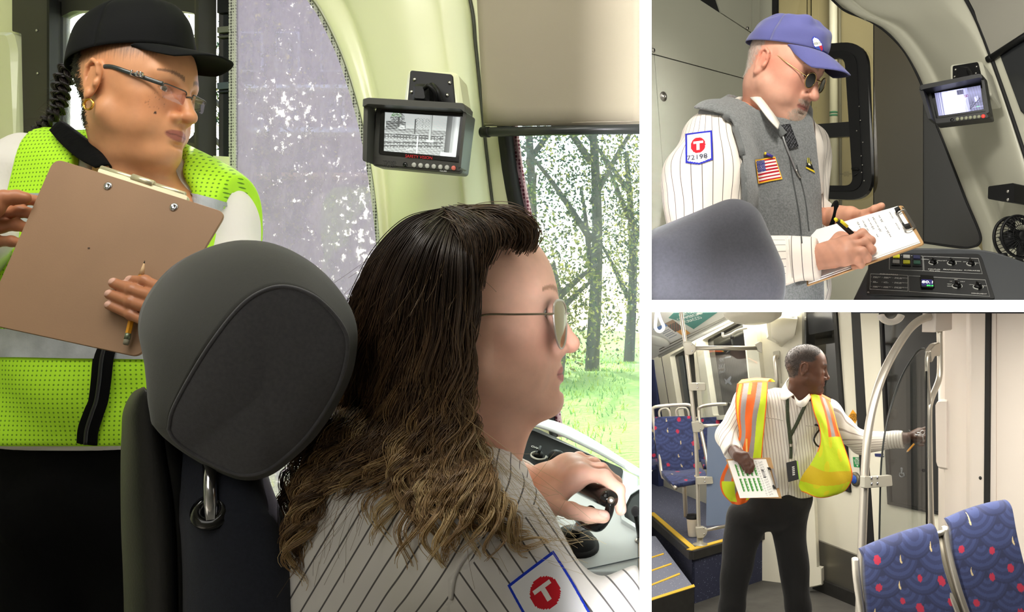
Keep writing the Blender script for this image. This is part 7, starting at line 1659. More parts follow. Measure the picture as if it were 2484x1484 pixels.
# --- door wall
dw = empty('door_2', C.hit(2100, 1420), kind='structure')
slab('door_leaf', C, [(2020, 735), (2160, 735), (2120, 1345), (2000, 1420), (1985, 1420), (1975, 735)], -.04, 0, M_ivory, dw)
slab('door_leaf', C, [(1985, 1185), (2300, 1240), (2300, 1500), (1985, 1420)], -.05, -.001, M_ivory, dw)
slab('leaf_window', C, rounded([(1940, 742), (2030, 742), (2064, 1192), (1962, 1170)], 5), -.0, .012, M_nightglass, dw)
slab('leaf_window_rim', C, [(2024, 735), (2032, 735), (2066, 1194), (2056, 1190)], .0, .02, M_blackseal, dw)
slab('leaf_window_reflection', C, rounded([(1962, 762), (2021, 752), (2028, 800), (1966, 812)], 4), .012, .014, mat('glass_reflection_grey', (62, 64, 68), .2), dw)  # reflection on the door glass, painted as a grey plate
slab('leaf_edge', C, [(2020, 735), (2070, 735), (2108, 1345), (2092, 1352)], .0, .004, M_ivory, dw)
slab('door_seal', C, [(2072, 735), (2094, 735), (2130, 1342), (2106, 1350)], .0, .03, M_blackseal, dw)
slab('door_post_panel', C, [(2094, 735), (2150, 735), (2172, 1220), (2300, 1245), (2300, 1420), (2132, 1345)], .0, .03, M_ivory, dw)
slab('side_window', C, rounded([(2146, 735), (2320, 735), (2320, 1248), (2166, 1216)], 4), .03, .034, M_nightglass, dw)
slab('side_window_rim', C, [(2144, 735), (2150, 735), (2172, 1216), (2300, 1243), (2300, 1249), (2166, 1221)], .03, .045, M_blackseal, dw)
slab('kick_plate', C, [(1985, 1308), (2110, 1356), (2110, 1478), (1985, 1424)], .0, .02, mat('dull_stainless', (130, 126, 116), .35, metal=.8), dw)
slab('threshold', C, [(1985, 1396), (2120, 1450), (2120, 1484), (1985, 1426)], .01, .05, M_trimblack, dw)
fz = lambda px, py, z=.002: A(0, 0, ZC)+ray(px, py)*((ZC-z)/((py-CY)/FOC))
slabv = [fz(1982, 1420), fz(1996, 1417), fz(2080, 1448), fz(2074, 1456)]
v = np.array(slabv+[p+A(0, 0, .006) for p in slabv]); fixn(mesh('trim_3', v, [(0, 1, 2, 3), (4, 5, 6, 7), (0, 1, 5, 4), (1, 2, 6, 5), (2, 3, 7, 6), (3, 0, 4, 7)], M_yellow, None, kind='structure', smooth=False))
jamb = Plane(P(1948, 1200, 6.75), P(1990, 1200, 6.70), P(1948, 1400, 6.75))
slab('trim_4', jamb, [(1946, 1190), (1976, 1190), (1984, 1376), (1994, 1378), (1995, 1418), (1957, 1426), (1955, 1400)], -.05, .02, M_ivory, None, kind='structure', bev=.008)
M_nightblue = mat('night_reflection_blue', (52, 56, 82), .3); M_nl = mat('reflected_lamp', (200, 202, 204), .3)
# stickers and button
sgn = empty('warning_sign', C.hit(2071, 1030, .004), 'orange diamond sticker reading THINK TRAIN on the ivory door', 'sign')
slab('sticker', C, [(2070, 993), (2084, 1011), (2074, 1030), (2059, 1011)], .004, .006, mat('orange_sticker', (238, 164, 20), .5), sgn)
for tx, y, h in (('ALWAYS', 1005, 3), ('THINK', 1010.5, 6), ('TRAIN', 1017.5, 6)): text_on('lettering', tx, C, 2071.5, y, 20, 1.5, h, M_trimblack, sgn, off=.0068)
gs = empty('door_sign', C.hit(2078, 1134, .004), 'green sticker reading PRESS TO OPEN DOOR half behind the curved rail', 'sign')
slab('sticker', C, rounded([(2070, 1108), (2090, 1109), (2092, 1134), (2073, 1132)], 1.5), .004, .006, mat('green_sticker', (24, 132, 70), .5), gs)
for tx, y in (('PRESS', 1113), ('TO OPEN', 1118), ('DOOR', 1123.5)): text_on('lettering', tx, C, 2081, y, 20, 1.2, 4.2, M_white_text, gs, off=.0068)
slab('arrow', C, [(2079, 1127), (2084, 1127.3), (2082, 1132)], .006, .0066, M_white_text, gs)
btn = empty('door_button', C.hit(2077, 1180, .004), 'round door button with a blue centre beside the rail clamp', 'button')
part('button_ring', lathe([(.046, 0), (.046, .012), (.030, .018)], C.hit(2077, 1162, .004), C.n, 28), mat('button_grey', (110, 106, 92), .4, metal=.5), btn); part('button_face', lathe([(.029, .016), (.026, .024), (.006, .026)], C.hit(2077, 1162, .004), C.n, 24), mat('button_blue', (30, 74, 160), .4), btn)
ws_ = empty('accessible_sign', C.hit(2185, 1160, .05), 'white wheelchair symbol printed on the dark side window', 'sign')
M_dim = mat('dim_white_print', (120, 124, 128), .6)
part('symbol_head', lathe([(.010, 0), (.010, .001)], C.hit(2187, 1137, .035), C.n, 14), M_dim, ws_)
part('symbol_body', tube([C.hit(2187, 1140, .036), C.hit(2187, 1148, .036), C.hit(2192, 1148, .036), C.hit(2194, 1155, .036)], .005, 6), M_dim, ws_)
part('symbol_wheel', tube([C.hit(2187.5+5.5*math.cos(t), 1151+5.5*math.sin(t), .036) for t in np.linspace(-.9, 4.0, 20)], .004, 6), M_dim, ws_)
bs = empty('door_notice', C.hit(2138, 1106, .034), 'small dark blue notice with a white symbol low on the door post', 'sign')
slab('sticker', C, rounded([(2131, 1099), (2153, 1099), (2154, 1108), (2132, 1106)], 1), .03, .032, mat('navy_sticker', (30, 38, 88), .5), bs); part('symbol', tube([C.hit(2142+2.5*math.cos(t), 1103+2*math.sin(t), .033) for t in np.linspace(0, 5, 12)], .003, 6), M_white_text, bs)
# what the dark panes mirror: built as faint prints of the lamp rows and rails across the carriage
# --- near side wall with the pocket of the door
W3 = Plane(P(2300, 1000, 4.35), P(2453, 1000, 4.05), P(2300, 1300, 4.35))
dp = empty('wall_door_pocket', W3.hit(2380, 1300), kind='structure')
M_strips = [(2288, 2302, -.10, 0), (2300, 2352, 0, .0)]
rows = []
for x, o in ((2276, -.30), (2284, -.06), (2292, 0), (2344, .02), (2352, .05), (2356, .052), (2416, .05), (2420, .02)): rows.append([W3.hit(x, y, o) for y in (728, 900, 1100, 1300, 1500)])
part('pocket_cover', sheet(np.array(rows)), M_warmwall, dp, smooth=False)
slab('pocket_seal', W3, [(2415, 730), (2427, 730), (2422, 1330), (2410, 1330)], .02, .06, M_blackseal, dp)
slab('wall_panel', W3, [(2427, 730), (2540, 730), (2540, 1500), (2420, 1500)], .0, .045, M_warmwall, dp)
slab('pocket_ledge', W3, rounded([(2272, 976), (2280, 968), (2301, 968), (2301, 1140), (2278, 1136), (2274, 1124)], 3), -.25, .01, M_warmwall, dp, bev=.01)
part('cover_screw', lathe([(.008, 0), (.006, .003), (.002, .003)], W3.hit(2378, 1159, .052), W3.n, 10), M_trimblack, dp)
# --- curved door rails with the glass draught screen
scr = empty('draught_screen', fz(2088, 1500, 0)*A(1, 1, 0), 'curved steel grab rail holding a smoked glass draught screen beside the door', 'screen')
RP = Plane(P(2090, 1000, 3.75), P(2275, 1000, 4.15), P(2090, 1300, 3.75))
rail = lambda pts, r, n=50, o=0: tube(smooth_path([RP.hit(x, y, o) for x, y in pts], n), r, 14)
part('curved_rail', rail([(2082, 1560), (2090, 1350), (2094, 1240), (2099, 1130), (2107, 1040), (2124, 960), (2150, 890), (2185, 828), (2214, 790), (2244, 771), (2280, 764), (2300, 763)], .0165, 70), M_rail, scr)
slab('rail_bracket', RP, rounded([(2254, 752), (2295, 752), (2295, 800), (2252, 806)], 2), -.03, .03, M_warmwall, scr, bev=.006)
part('inner_rail', rail([(2279, 800), (2280, 850), (2280, 900), (2276, 925), (2264, 955), (2257, 975), (2254, 1000), (2255, 1100), (2257, 1200), (2259, 1262), (2264, 1284), (2276, 1300)], .0125, 60), M_rail, scr)
part('loop_handle', rail([(2276, 842), (2262, 846), (2252, 858), (2249, 876), (2250, 920), (2253, 960), (2255, 1000)], .0095, 40), M_rail, scr)
slab('loop_top', RP, rounded([(2250, 850), (2262, 834), (2276, 830), (2276, 862), (2262, 864), (2254, 880)], 4), -.012, .012, M_rail, scr, bev=.004)
g_smoke = glass('smoked_screen_glass', (222, 224, 223), .06)
so_ = rounded([(2243, 846), (2247, 900), (2249, 1450), (2131, 1450), (2134, 1250), (2138, 1120), (2150, 1030), (2166, 970), (2190, 908), (2218, 862)], [4, 0, 0, 0, 0, 0, 0, 0, 0, 8])
slab('glass_panel', RP, so_, -.005, .005, g_smoke, scr)
part('glass_edge', tube(smooth_path([RP.hit(x, y, .005) for x, y in ((2131, 1440), (2134, 1250), (2138, 1120), (2150, 1030), (2166, 970), (2190, 908), (2218, 862), (2232, 848), (2242, 846))], 40), .0038, 6), mat('glass_edge_dark', (30, 34, 34), .3), scr)
part('glass_edge', tube([RP.hit(2247, 900, .006), RP.hit(2249, 1450, .006)], .0042, 6), M_blackseal, scr)
slab('clamp', RP, rounded([(2082, 1153), (2104, 1154), (2150, 1150), (2152, 1176), (2106, 1181), (2083, 1182)], 3), .008, .026, M_clamp, scr, bev=.003)
for q in ((2114, 1159), (2128, 1158), (2114, 1173), (2128, 1172)): part('clamp_screw', lathe([(.007, 0), (.006, .004), (.002, .005)], RP.hit(*q, .026), RP.n, 12), M_chrome, scr)
ring_ = empty('ring_strap', P(2160, 742, 4.4), 'thick white plastic ring strap hanging before the dark side window', 'strap')
part('ring', tube([P(2161+26*math.cos(t), 757+24*math.sin(t), 4.4+.02*math.cos(t)) for t in np.linspace(math.radians(18), math.radians(162), 24)], .014, 10, flat=1.6), mat('white_ring', (214, 212, 206), .35), ring_)
# --- raised floor, ramp with yellow strips
ZP = .35; pz = lambda px, py, z=ZP: A(0, 0, ZC)+ray(px, py)*((ZC-z)/((py-CY)/FOC))
plat = empty('floor_platform', pz(1678, 1333)*A(1, 1, 0), kind='structure')
c0, c1, c2 = pz(1678, 1336), pz(1571, 1243), pz(1880, 1279)
c3 = A(2.2, 9.3, ZP); c4 = A(TH+.01, 9.3, ZP); far = [c0, c2, A(c2[0]+.3, 9.3, ZP), A(TH+.012, 9.3, ZP), c1]
def prism(pts, dz): p = np.array(pts); n = len(p); return np.concatenate([p, p-A(0, 0, dz)]), [tuple(range(n))]+[tuple(range(n, 2*n))[::-1]]+[(i, i+n, (i+1) % n+n, (i+1) % n) for i in range(n)]
fixn(part('platform_top', prism(far, .03), M_carpet, plat, smooth=False))
dn_ = lambda p, z: A(p[0], p[1], z)
for a, b, nm in ((c0, c2, 'riser'), (c1, c0, 'riser')): fixn(part(nm, (np.array([dn_(a, 0), dn_(b, 0), dn_(b, ZP-.03), dn_(a, ZP-.03)]+[dn_(a, 0)+A(.02, .02, 0), dn_(b, 0)+A(.02, .02, 0), dn_(b, ZP-.03)+A(.02, .02, 0), dn_(a, ZP-.03)+A(.02, .02, 0)]), [(0, 1, 2, 3), (4, 5, 6, 7), (0, 1, 5, 4), (2, 3, 7, 6), (0, 3, 7, 4), (1, 2, 6, 5)]), M_navy, plat, smooth=False))
for a, b, k in ((c0, c2, 0), (c1, c0, 1)):
    d = nrm(b-a); nn = nrm(np.cross(d, (0, 0, 1))); nn = nn if nn[1] < 0 or (k == 1 and nn[0] < 0) else -nn
    part('edge_trim', box((a+b)/2+nn*.008-A(0, 0, .028), (np.linalg.norm(b-a)/2, .012, .03), np.stack([d, nn, A(0, 0, 1)], 1), .003), M_trimblack, plat, smooth=False)
    part('edge_strip', box((a+b)/2-nn*.024+A(0, 0, .003+.001*k), (np.linalg.norm(b-a)/2-.03*k, .020, .003), np.stack([d, nn, A(0, 0, 1)], 1)), M_yellow, plat, smooth=False)
RPn = Plane(pz(1683, 1422, .17), pz(1571, 1458, .17), pz(1612, 1338, .26))
rmp = empty('floor_ramp', RPn.hit(1640, 1440), kind='structure')
slab('ramp', RPn, [(1683, 1424), (1571, 1459), (1571, 1300), (1590, 1300)], -.03, 0, mat('ramp_flooring', (124, 126, 140), .85) if False else carpet('speckled_grey_ramp', (120, 124, 142), (210, 212, 222)), rmp)
for a, b, w in (((1683, 1418), (1571, 1454), 5.5), ((1648, 1390), (1571, 1421), 3.6), ((1628, 1366), (1571, 1386), 3.2), ((1609, 1342), (1571, 1354), 2.8)): slab('grip_strip', RPn, [a, b, (b[0], b[1]+w), (a[0]+w*.5, a[1]+w)], .0, .004, M_yellow, rmp)
a, b = RPn.hit(1684, 1425), RPn.hit(1571, 1460); fixn(part('ramp_nosing', (np.array([a, b, dn_(b, 0), dn_(a, 0), a+A(0, .04, 0), b+A(0, .04, 0), dn_(b, 0)+A(0, .04, 0), dn_(a, 0)+A(0, .04, 0)]), [(0, 1, 2, 3), (4, 5, 6, 7), (0, 1, 5, 4), (2, 3, 7, 6), (0, 3, 7, 4), (1, 2, 6, 5)]), M_trimblack, rmp, smooth=False))
# --- stanchion with rails and screens on the platform
ST = lambda x, y, d=6.62: P(x, y, d)
stn = empty('stanchion', ST(1698, 1312)*A(1, 1, 0)+A(0, 0, ZP), 'steel stanchion with clamps and side rails standing on the raised floor edge', 'pole')
spine = [(1650, 744), (1655, 780), (1662, 829), (1672, 910), (1684, 1020), (1690, 1109), (1695, 1275), (1698, 1312)]
part('pole', tube(smooth_path([ST(*q) for q in spine], 40), .0135, 14), M_rail, stn)
part('base_flange', lathe([(.05, 0), (.05, .008), (.022, .014), (.020, .06)], A(*ST(1698, 1314)[:2], ZP+.001), (0, 0, 1), 24), M_clamp, stn)
SP = Plane(ST(1650, 760, 6.60), ST(1700, 760, 6.60), ST(1650, 1300, 6.60))
for q in ([(1656, 832), (1661, 828), (1676, 829), (1688, 839), (1688, 851), (1678, 860), (1662, 860)], [(1677, 1023), (1694, 1020), (1706, 1028), (1709, 1038), (1700, 1047), (1681, 1049)], [(1687, 1278), (1704, 1276), (1716, 1282), (1715, 1292), (1706, 1304), (1690, 1304)]): slab('rail_hub', SP, rounded(q, 3, 3), -.02, .022, M_clamp, stn, bev=.005)
for q in ([(1669, 928), (1711, 928), (1712, 946), (1671, 947)], [(1687, 1156), (1728, 1155), (1730, 1172), (1689, 1174)]): slab('glass_clamp', SP, rounded(q, 3, 3), -.015, .02, M_clamp, stn, bev=.004)
for q in ((1677, 835), (1679, 851), (1691, 931), (1692, 940), (1698, 1025), (1699, 1041), (1709, 1160), (1710, 1168), (1707, 1280), (1708, 1295)): part('screw', lathe([(.006, 0), (.005, .004), (.002, .005)], SP.hit(*q, .022), SP.n, 10), M_chrome, stn)
part('side_rail', tube([ST(1686, 844), ST(1836, 844, 6.75)], .0150, 12), M_rail, stn); part('side_rail', tube([ST(1706, 1033), ST(1765, 1031, 6.7)], .0115, 12), M_rail, stn); part('side_rail', tube([ST(1714, 1285), ST(1765, 1275, 6.7)], .0105, 12), M_rail, stn)
slab('rail_end', Plane(ST(1836, 840, 6.75), ST(1850, 840, 6.75), ST(1836, 860, 6.75)), rounded([(1832, 834), (1842, 828), (1848, 830), (1848, 856), (1838, 852)], 2), -.03, .02, M_clamp, stn, bev=.004)
slab('glass_screen', SP, rounded([(1692, 850), (1842, 850), (1850, 1026), (1708, 1028)], 8), -.012, -.004, glass('clear_screen', (242, 244, 244), .05), stn)
slab('lower_screen', SP, rounded([(1716, 1036), (1790, 1034), (1790, 1268), (1713, 1276)], 4), -.012, -.004, mat('blue_grey_panel', (110, 124, 148), .45), stn)
# overhead rail with a strap seen in front of the window
orl = empty('overhead_rail', P(1754, 815, 6.95), 'thin white overhead rail bracket with a dark hanging strap across the window', 'rail')
part('rail', tube(smooth_path([P(1753, 806, 6.9), P(1755, 816, 6.9), P(1772, 811, 6.9), P(1790, 801, 6.9), P(1812, 795, 6.9)], 24), .0085, 8), mat('white_rail', (222, 220, 212), .35), orl)
part('strap', tube([P(1774, 812, 6.9), P(1777, 836, 6.9)], .010, 8, flat=.5), mat('grey_strap', (96, 98, 98), .6), orl); part('strap_clip', box(P(1776, 819, 6.89), (.014, .01, .010), None, .003), M_trimblack, orl)
# --- patterned seats
M_seatprint = mat('patterned_seat_cloth', (255, 255, 255), .9, vcol=True, bump=(900, .35, .0008), sheen=.15)
def seat_print(x, y, seed=0):
    """Woven scallops on blue with red blossoms and straw-coloured drops; x, y in metres."""
    R = .075; best = None; yb = y; y = -y
    j0 = int(math.floor(y/(R*.62)))
    for j in (j0-2, j0-1, j0, j0+1):
        cy = j*R*.62; cx0 = (j % 2)*R*.9
        i = round((x-cx0)/(R*1.8)); cx = cx0+i*R*1.8
        d = math.hypot(x-cx, (y-cy)*1.05)
        if y >= cy-1e-6 and d < R: best = (d, i, j); break
    d = best[0] if best else R
    c = (50, 61, 106) if int(d/R*7+.3) % 2 else (40, 49, 90)
    if d > R*.93: c = (33, 40, 76)
    rng_ = lambda a, b, k: (math.sin(a*127.1+b*311.7+k*74.7+seed)*43758.5453) % 1
    y = yb; G = .072; gi, gj = math.floor(x/G), math.floor(y/G)
    for a in (gi-1, gi, gi+1):
        for b in (gj-1, gj, gj+1):
            px, py = (a+.2+.6*rng_(a, b, 1))*G, (b+.2+.6*rng_(a, b, 2))*G; q = rng_(a, b, 3)
            if q < .55:
                r = .008+.005*rng_(a, b, 4)
                if ((x-px)/r)**2+((y-py)/(r*1.1))**2 < 1+.14*math.sin(7*math.atan2(y-py, x-px)): return (176, 36, 66)
            elif q < .75:
                yy = (y-py)/.013; w = .0042*math.sqrt(max(0, 1-yy*yy))*(.62-.5*yy)
                if abs(yy) < 1 and abs(x-px-.003*yy*yy) < w: return (206, 186, 140)
    return c
def seat_panel(name, rows, parent, nx, ny, m=M_seatprint, th=.03, seed=0, us=1.0, hem=True):
    """rows: lists of (px, py, depth) across the panel, top to bottom."""
    g = np.array([smooth_path([P(*q) for q in r], nx) for r in rows]); g = np.stack([smooth_path(g[:, j], ny) for j in range(nx)], 1)
    du = np.linalg.norm(np.diff(g, axis=1), axis=2).mean(0); dv = np.linalg.norm(np.diff(g, axis=0), axis=2).mean(1); X = np.concatenate([[0], np.cumsum(du)]); Y = np.concatenate([[0], np.cumsum(dv)])
    col = np.array([[lin(seat_print(x*us+seed, -y*us+seed, seed)) for x in X] for y in Y]).reshape(-1, 3)
    v, f = sheet(g, th); k = len(v)//len(col); return fixn(mesh(name, v, f, m, parent, col=np.concatenate([col]*k)))
# near bench: two seat backs, seen from behind the aisle
ns = empty('passenger_seat', fz(2180, 1700, 0)*A(1, 0, 0)+A(0, 2.95, 0), 'near blue patterned double seat back with steel tube frame under the glass screen', 'seat')
seat_panel('backrest_cushion', [[(2094, 1352, 2.92), (2140, 1331, 2.94), (2200, 1310, 2.97), (2262, 1294, 3.0)], [(2092, 1360, 2.90), (2142, 1340, 2.92), (2202, 1318, 2.95), (2264, 1300, 2.98)], [(2093, 1410, 2.87), (2150, 1396, 2.90), (2212, 1382, 2.93), (2276, 1372, 2.95)], [(2098, 1470, 2.85), (2160, 1466, 2.88), (2230, 1462, 2.91), (2304, 1456, 2.93)], [(2104, 1560, 2.83), (2180, 1560, 2.86), (2260, 1560, 2.89), (2340, 1560, 2.91)]], ns, 150, 170, seed=1.3)
ns2 = empty('passenger_seat', fz(2400, 1700, 0)*A(1, 0, 0)+A(0, 3.02, 0), 'blue patterned seat back nearest the seal strip of the warm white wall', 'seat')
seat_panel('backrest_cushion', [[(2302, 1278, 3.02), (2350, 1258, 3.04), (2400, 1243, 3.06), (2440, 1236, 3.08)], [(2302, 1286, 3.0), (2350, 1266, 3.02), (2402, 1250, 3.04), (2443, 1242, 3.06)], [(2308, 1350, 2.97), (2360, 1336, 2.99), (2410, 1322, 3.01), (2456, 1312, 3.03)], [(2330, 1440, 2.95), (2380, 1432, 2.97), (2430, 1424, 2.99), (2484, 1416, 3.01)], [(2370, 1560, 2.93), (2420, 1556, 2.95), (2470, 1550, 2.97), (2530, 1545, 2.99)]], ns2, 150, 170, seed=4.1)
tb = lambda pts, r: tube(smooth_path([P(*q) for q in pts], 24), r, 14)
def cap_tube(nm, pts, r, parent):
    part(nm, tb(pts, r), M_rail, parent); part('tube_cap', ball(P(*pts[0]), (r*1.02, r*1.02, r*.55), None, 16, 8), M_rail, parent)
cap_tube('frame_tube', [(2075, 1356, 2.89), (2078, 1400, 2.87), (2088, 1470, 2.85), (2100, 1560, 2.83)], .0115, ns)
cap_tube('frame_tube', [(2262, 1289, 2.97), (2272, 1340, 2.95), (2296, 1420, 2.92), (2316, 1470, 2.90), (2350, 1560, 2.88)], .0085, ns)
cap_tube('frame_tube', [(2292, 1279, 2.98), (2299, 1330, 2.96), (2316, 1400, 2.93), (2338, 1470, 2.91), (2372, 1560, 2.89)], .0105, ns2)
cap_tube('frame_tube', [(2434, 1231, 3.05), (2444, 1270, 3.03), (2456, 1320, 3.01), (2480, 1420, 2.99)], .0098, ns2)
part('cross_tube', tube([P(2266, 1297, 2.965), P(2292, 1290, 2.975)], .0085, 12), M_rail, ns)
fixn(part('frame_plate', sheet([[P(2270, 1300, 2.975), P(2290, 1296, 2.98)], [P(2278, 1350, 2.955), P(2300, 1345, 2.96)], [P(2300, 1420, 2.93), P(2322, 1412, 2.935)], [P(2346, 1540, 2.90), P(2366, 1536, 2.90)]], .004), mat('seat_plate_grey', (176, 168, 150), .5, metal=.3), ns))
# rear bench on the platform
def rear_seat(back, cush, frame, lab, seed, floor_pt):
    t = empty('passenger_seat', floor_pt, lab, 'seat', 'blue seats on the raised floor')
    seat_panel('backrest_cushion', back, t, 60, 70, seed=seed, us=.8); seat_panel('seat_cushion', cush, t, 50, 36, seed=seed+.4, us=.8)
    for nm, pts, r in frame: part(nm, tb(pts, r), M_rail, t)
    return t
rear_seat([[(1588, 1013, 7.3), (1630, 1011, 7.3), (1682, 1010, 7.3)], [(1588, 1050, 7.27), (1632, 1050, 7.27), (1684, 1050, 7.27)], [(1594, 1110, 7.2), (1640, 1110, 7.2), (1690, 1110, 7.2)], [(1602, 1152, 7.15), (1650, 1150, 7.15), (1698, 1148, 7.15)]],
          [[(1603, 1150, 7.14), (1650, 1150, 7.14), (1700, 1144, 7.14)], [(1612, 1162, 6.98), (1660, 1160, 6.98), (1712, 1154, 6.98)], [(1634, 1184, 6.86), (1670, 1178, 6.86), (1716, 1170, 6.86)]],
          [('frame_tube', [(1640, 1184, 6.84), (1622, 1163, 6.95), (1607, 1155, 7.1), (1600, 1110, 7.18), (1590, 1050, 7.26), (1583, 1000, 7.28), (1587, 988, 7.28), (1610, 984, 7.28), (1660, 981, 7.28), (1674, 985, 7.28), (1680, 1000, 7.28), (1694, 1090, 7.2)], .013), ('grab_loop', [(1601, 1013, 7.28), (1599, 1000, 7.28), (1604, 992, 7.28), (1616, 990, 7.28), (1624, 997, 7.28), (1627, 1012, 7.28)], .009), ('grab_loop', [(1643, 1012, 7.28), (1640, 998, 7.28), (1646, 990, 7.28), (1662, 989, 7.28), (1669, 996, 7.28), (1672, 1010, 7.28)], .009),
           ('leg_tube', [(1660, 1178, 6.95), (1662, 1215, 7.0), (1664, 1252, 7.05)], .016)],
          'blue patterned passenger seat with steel grab loops behind the stanchion', 2.2, P(1640, 1260, 7.1)*A(1, 1, 0)+A(0, 0, ZP))
rear_seat([[(1690, 1016, 7.75), (1715, 1014, 7.75), (1752, 1012, 7.75)], [(1690, 1060, 7.7), (1716, 1060, 7.7), (1756, 1060, 7.7)], [(1696, 1120, 7.65), (1722, 1120, 7.65), (1760, 1118, 7.65)]], [[(1700, 1122, 7.64), (1726, 1122, 7.64), (1762, 1120, 7.64)], [(1706, 1138, 7.45), (1732, 1138, 7.45), (1766, 1134, 7.45)]],
          [('frame_tube', [(1720, 1150, 7.4), (1712, 1100, 7.5), (1700, 1040, 7.6), (1695, 1000, 7.65), (1700, 986, 7.65), (1740, 980, 7.65), (1766, 980, 7.65)], .014)], 'blue patterned passenger seat partly hidden behind the blue-grey screen panel', 5.6, P(1730, 1250, 7.6)*A(1, 1, 0)+A(0, 0, ZP))
rear_seat([[(1571, 1019, 7.3), (1576, 1018, 7.3), (1582, 1016, 7.3)], [(1571, 1080, 7.25), (1577, 1080, 7.25), (1588, 1078, 7.25)], [(1572, 1140, 7.2), (1580, 1140, 7.2), (1594, 1138, 7.2)]], [[(1572, 1140, 7.19), (1580, 1140, 7.19), (1600, 1140, 7.19)], [(1572, 1160, 6.9), (1584, 1160, 6.9), (1598, 1156, 6.9)]],
          [('frame_tube', [(1573, 1170, 6.88), (1582, 1156, 6.95), (1584, 1150, 7.0)], .012)], 'blue patterned seat cushion cut off by the divider edge', 7.7, P(1575, 1260, 7.1)*A(1, 1, 0)+A(0, 0, ZP)).location.y += .35
# coffee cup
cu = pz(1686, 1311); cup = empty('coffee_cup', cu+A(0, 0, .001), 'white paper coffee cup with a black lid standing behind the stanchion', 'cup')
cu = cu+A(-.012, .12, .001); cup.location = cu; WL[cup.name] = cu
part('cup', lathe([(.028, 0), (.030, .005), (.041, .125), (.0425, .128)], cu, (0, 0, 1), 28), mat('cup_paper', (232, 224, 208), .6), cup)
part('lid', lathe([(.0425, .124), (.0445, .128), (.0440, .136), (.039, .142), (.037, .152), (.030, .153)], cu, (0, 0, 1), 28), M_black, cup)
for tx, z, s in (('CAFE', .098, .012), ('LAND', .030, .016)): text('lettering', tx, cu+A(-.006, -.0385 if z > .05 else -.0335, z), (1, 0, 0), (0, 0, 1), s, mat('cup_print', (110, 104, 96), .7), cup) if False else None
# --- the man in the orange and lime vest
D4 = 4.9; QM = pose(P(1956, 893, D4), (.985, -.05, -.13), (.13, .03, 1), .975)
qc = QM[:3, 3]; nb4 = P(1938, 968, 4.93)
g = Grid(qc-A(.17, .17, .27), qc+A(.17, .17, .15), .0026)
head_sdf(g, QM, nose=1.12, jaw=1.0, lips=1.15, brow=1.15, fat=.003, eye_open=.8, mouth_open=.0008)
g.put('c', (tf(QM, (0, -.02, -.06)), nb4, .056, .064), .03); g.put('c', (tf(QM, (0, .03, -.09)), nb4+A(.03, -.02, .01), .035, .048), .03)
hv, hf = g.net(1)
def m3fn(p, c, blend):
    x, y, z = p.T
    line = y-.55*(z-.03)+.006*np.sin(z*300+x*200)
    hair = np.clip(ss(.028, .008, line)*ss(-.05, -.035, z)*(np.abs(x) < .0735+.4*(z > .035))*1+ss(-.052, -.062, y)*ss(-.062, -.05, z)*(z < .0), 0, 1); hair = hair*(1-((y > -.045)*(z < .02)))
    blend(hair*.92, lin((46, 40, 37))); gray = np.clip(np.sin(x*900)*np.sin(y*800+z*300)*np.sin(z*700), 0, 1)*ss(.0, -.05, y)
    blend(hair*gray*.5, lin((120, 112, 106)))
    sb = (1-ss(.8, 1.3, (x/.05)**2+((z+.085)/.04)**2))*(y > .02); blend(sb*.25, lin((44, 34, 30)))
sk = (92, 60, 44)
hcol = skin_cols(QM, hv, sk, (104, 62, 56), (24, 20, 18), blush=(110, 68, 50), fn=m3fn)
def torso4(gr, pad=0):
    for c, r in ((P(1905, 1030, 4.93), (.185, .125, .17)), (P(1902, 1110, 4.92), (.165, .14, .17)), (P(1900, 1180, 4.93), (.160, .125, .14))): gr.put('e', (c, r), .06, pad=pad)
    gr.put('c', (P(1900, 980, 4.93), P(1815, 975, 4.90), .06, .062), .05, pad=pad); gr.put('c', (P(1950, 985, 4.93), P(2010, 1000, 4.95), .06, .06), .05, pad=pad)
def arms4(gr, pad=0):
    gr.put('c', (P(1812, 980, 4.90), P(1768, 1058, 4.86), .062, .054), .04, pad=pad); gr.put('c', (P(1766, 1056, 4.86), P(1778, 1096, 4.68), .052, .040), .03, pad=pad)
    gr.put('c', (P(2008, 1010, 4.95), P(2085, 1072, 5.02), .058, .048), .04, pad=pad); gr.put('c', (P(2085, 1072, 5.02), P(2198, 1064, 4.92), .047, .036), .03, pad=pad)
lo, hi = A(.24, 4.45, .82), A(1.38, 5.25, 1.60)
g = Grid(lo, hi, .011); torso4(g); arms4(g); g.f += .016; bv, bf = g.net(1)
K4 = Plane(P(1763, 1114, 4.62), P(1868, 1110, 4.55), P(1795, 1206, 4.50)); k4 = lambda x, y, o=0: K4.hit(x, y, o)
f1 = [[k4(1788, 1104, .03), k4(1802, 1110, .035), k4(1815, 1120, .028), k4(1826, 1132, .02)],
      [k4(1812, 1104, .035), k4(1822, 1116, .036), k4(1826, 1130, .026), k4(1824, 1142, .016)],
      [k4(1804, 1110, .036), k4(1815, 1124, .038), k4(1819, 1136, .026), k4(1818, 1146, .016)],
      [k4(1796, 1112, .036), k4(1806, 1126, .036), k4(1811, 1136, .026), k4(1810, 1144, .016)],
      [k4(1788, 1112, .032), k4(1795, 1122, .034), k4(1801, 1130, .026), k4(1804, 1138, .016)]]
allp = np.array([q for fl in f1 for q in fl]+[P(1778, 1096, 4.68)]); g = Grid(allp.min(0)-.05, allp.max(0)+.04, .003); hand_sdf(g, (P(1772, 1080, 4.74), P(1782, 1096, 4.64)), f1, .0098, .030, .0150); v1, q1 = g.net(1)
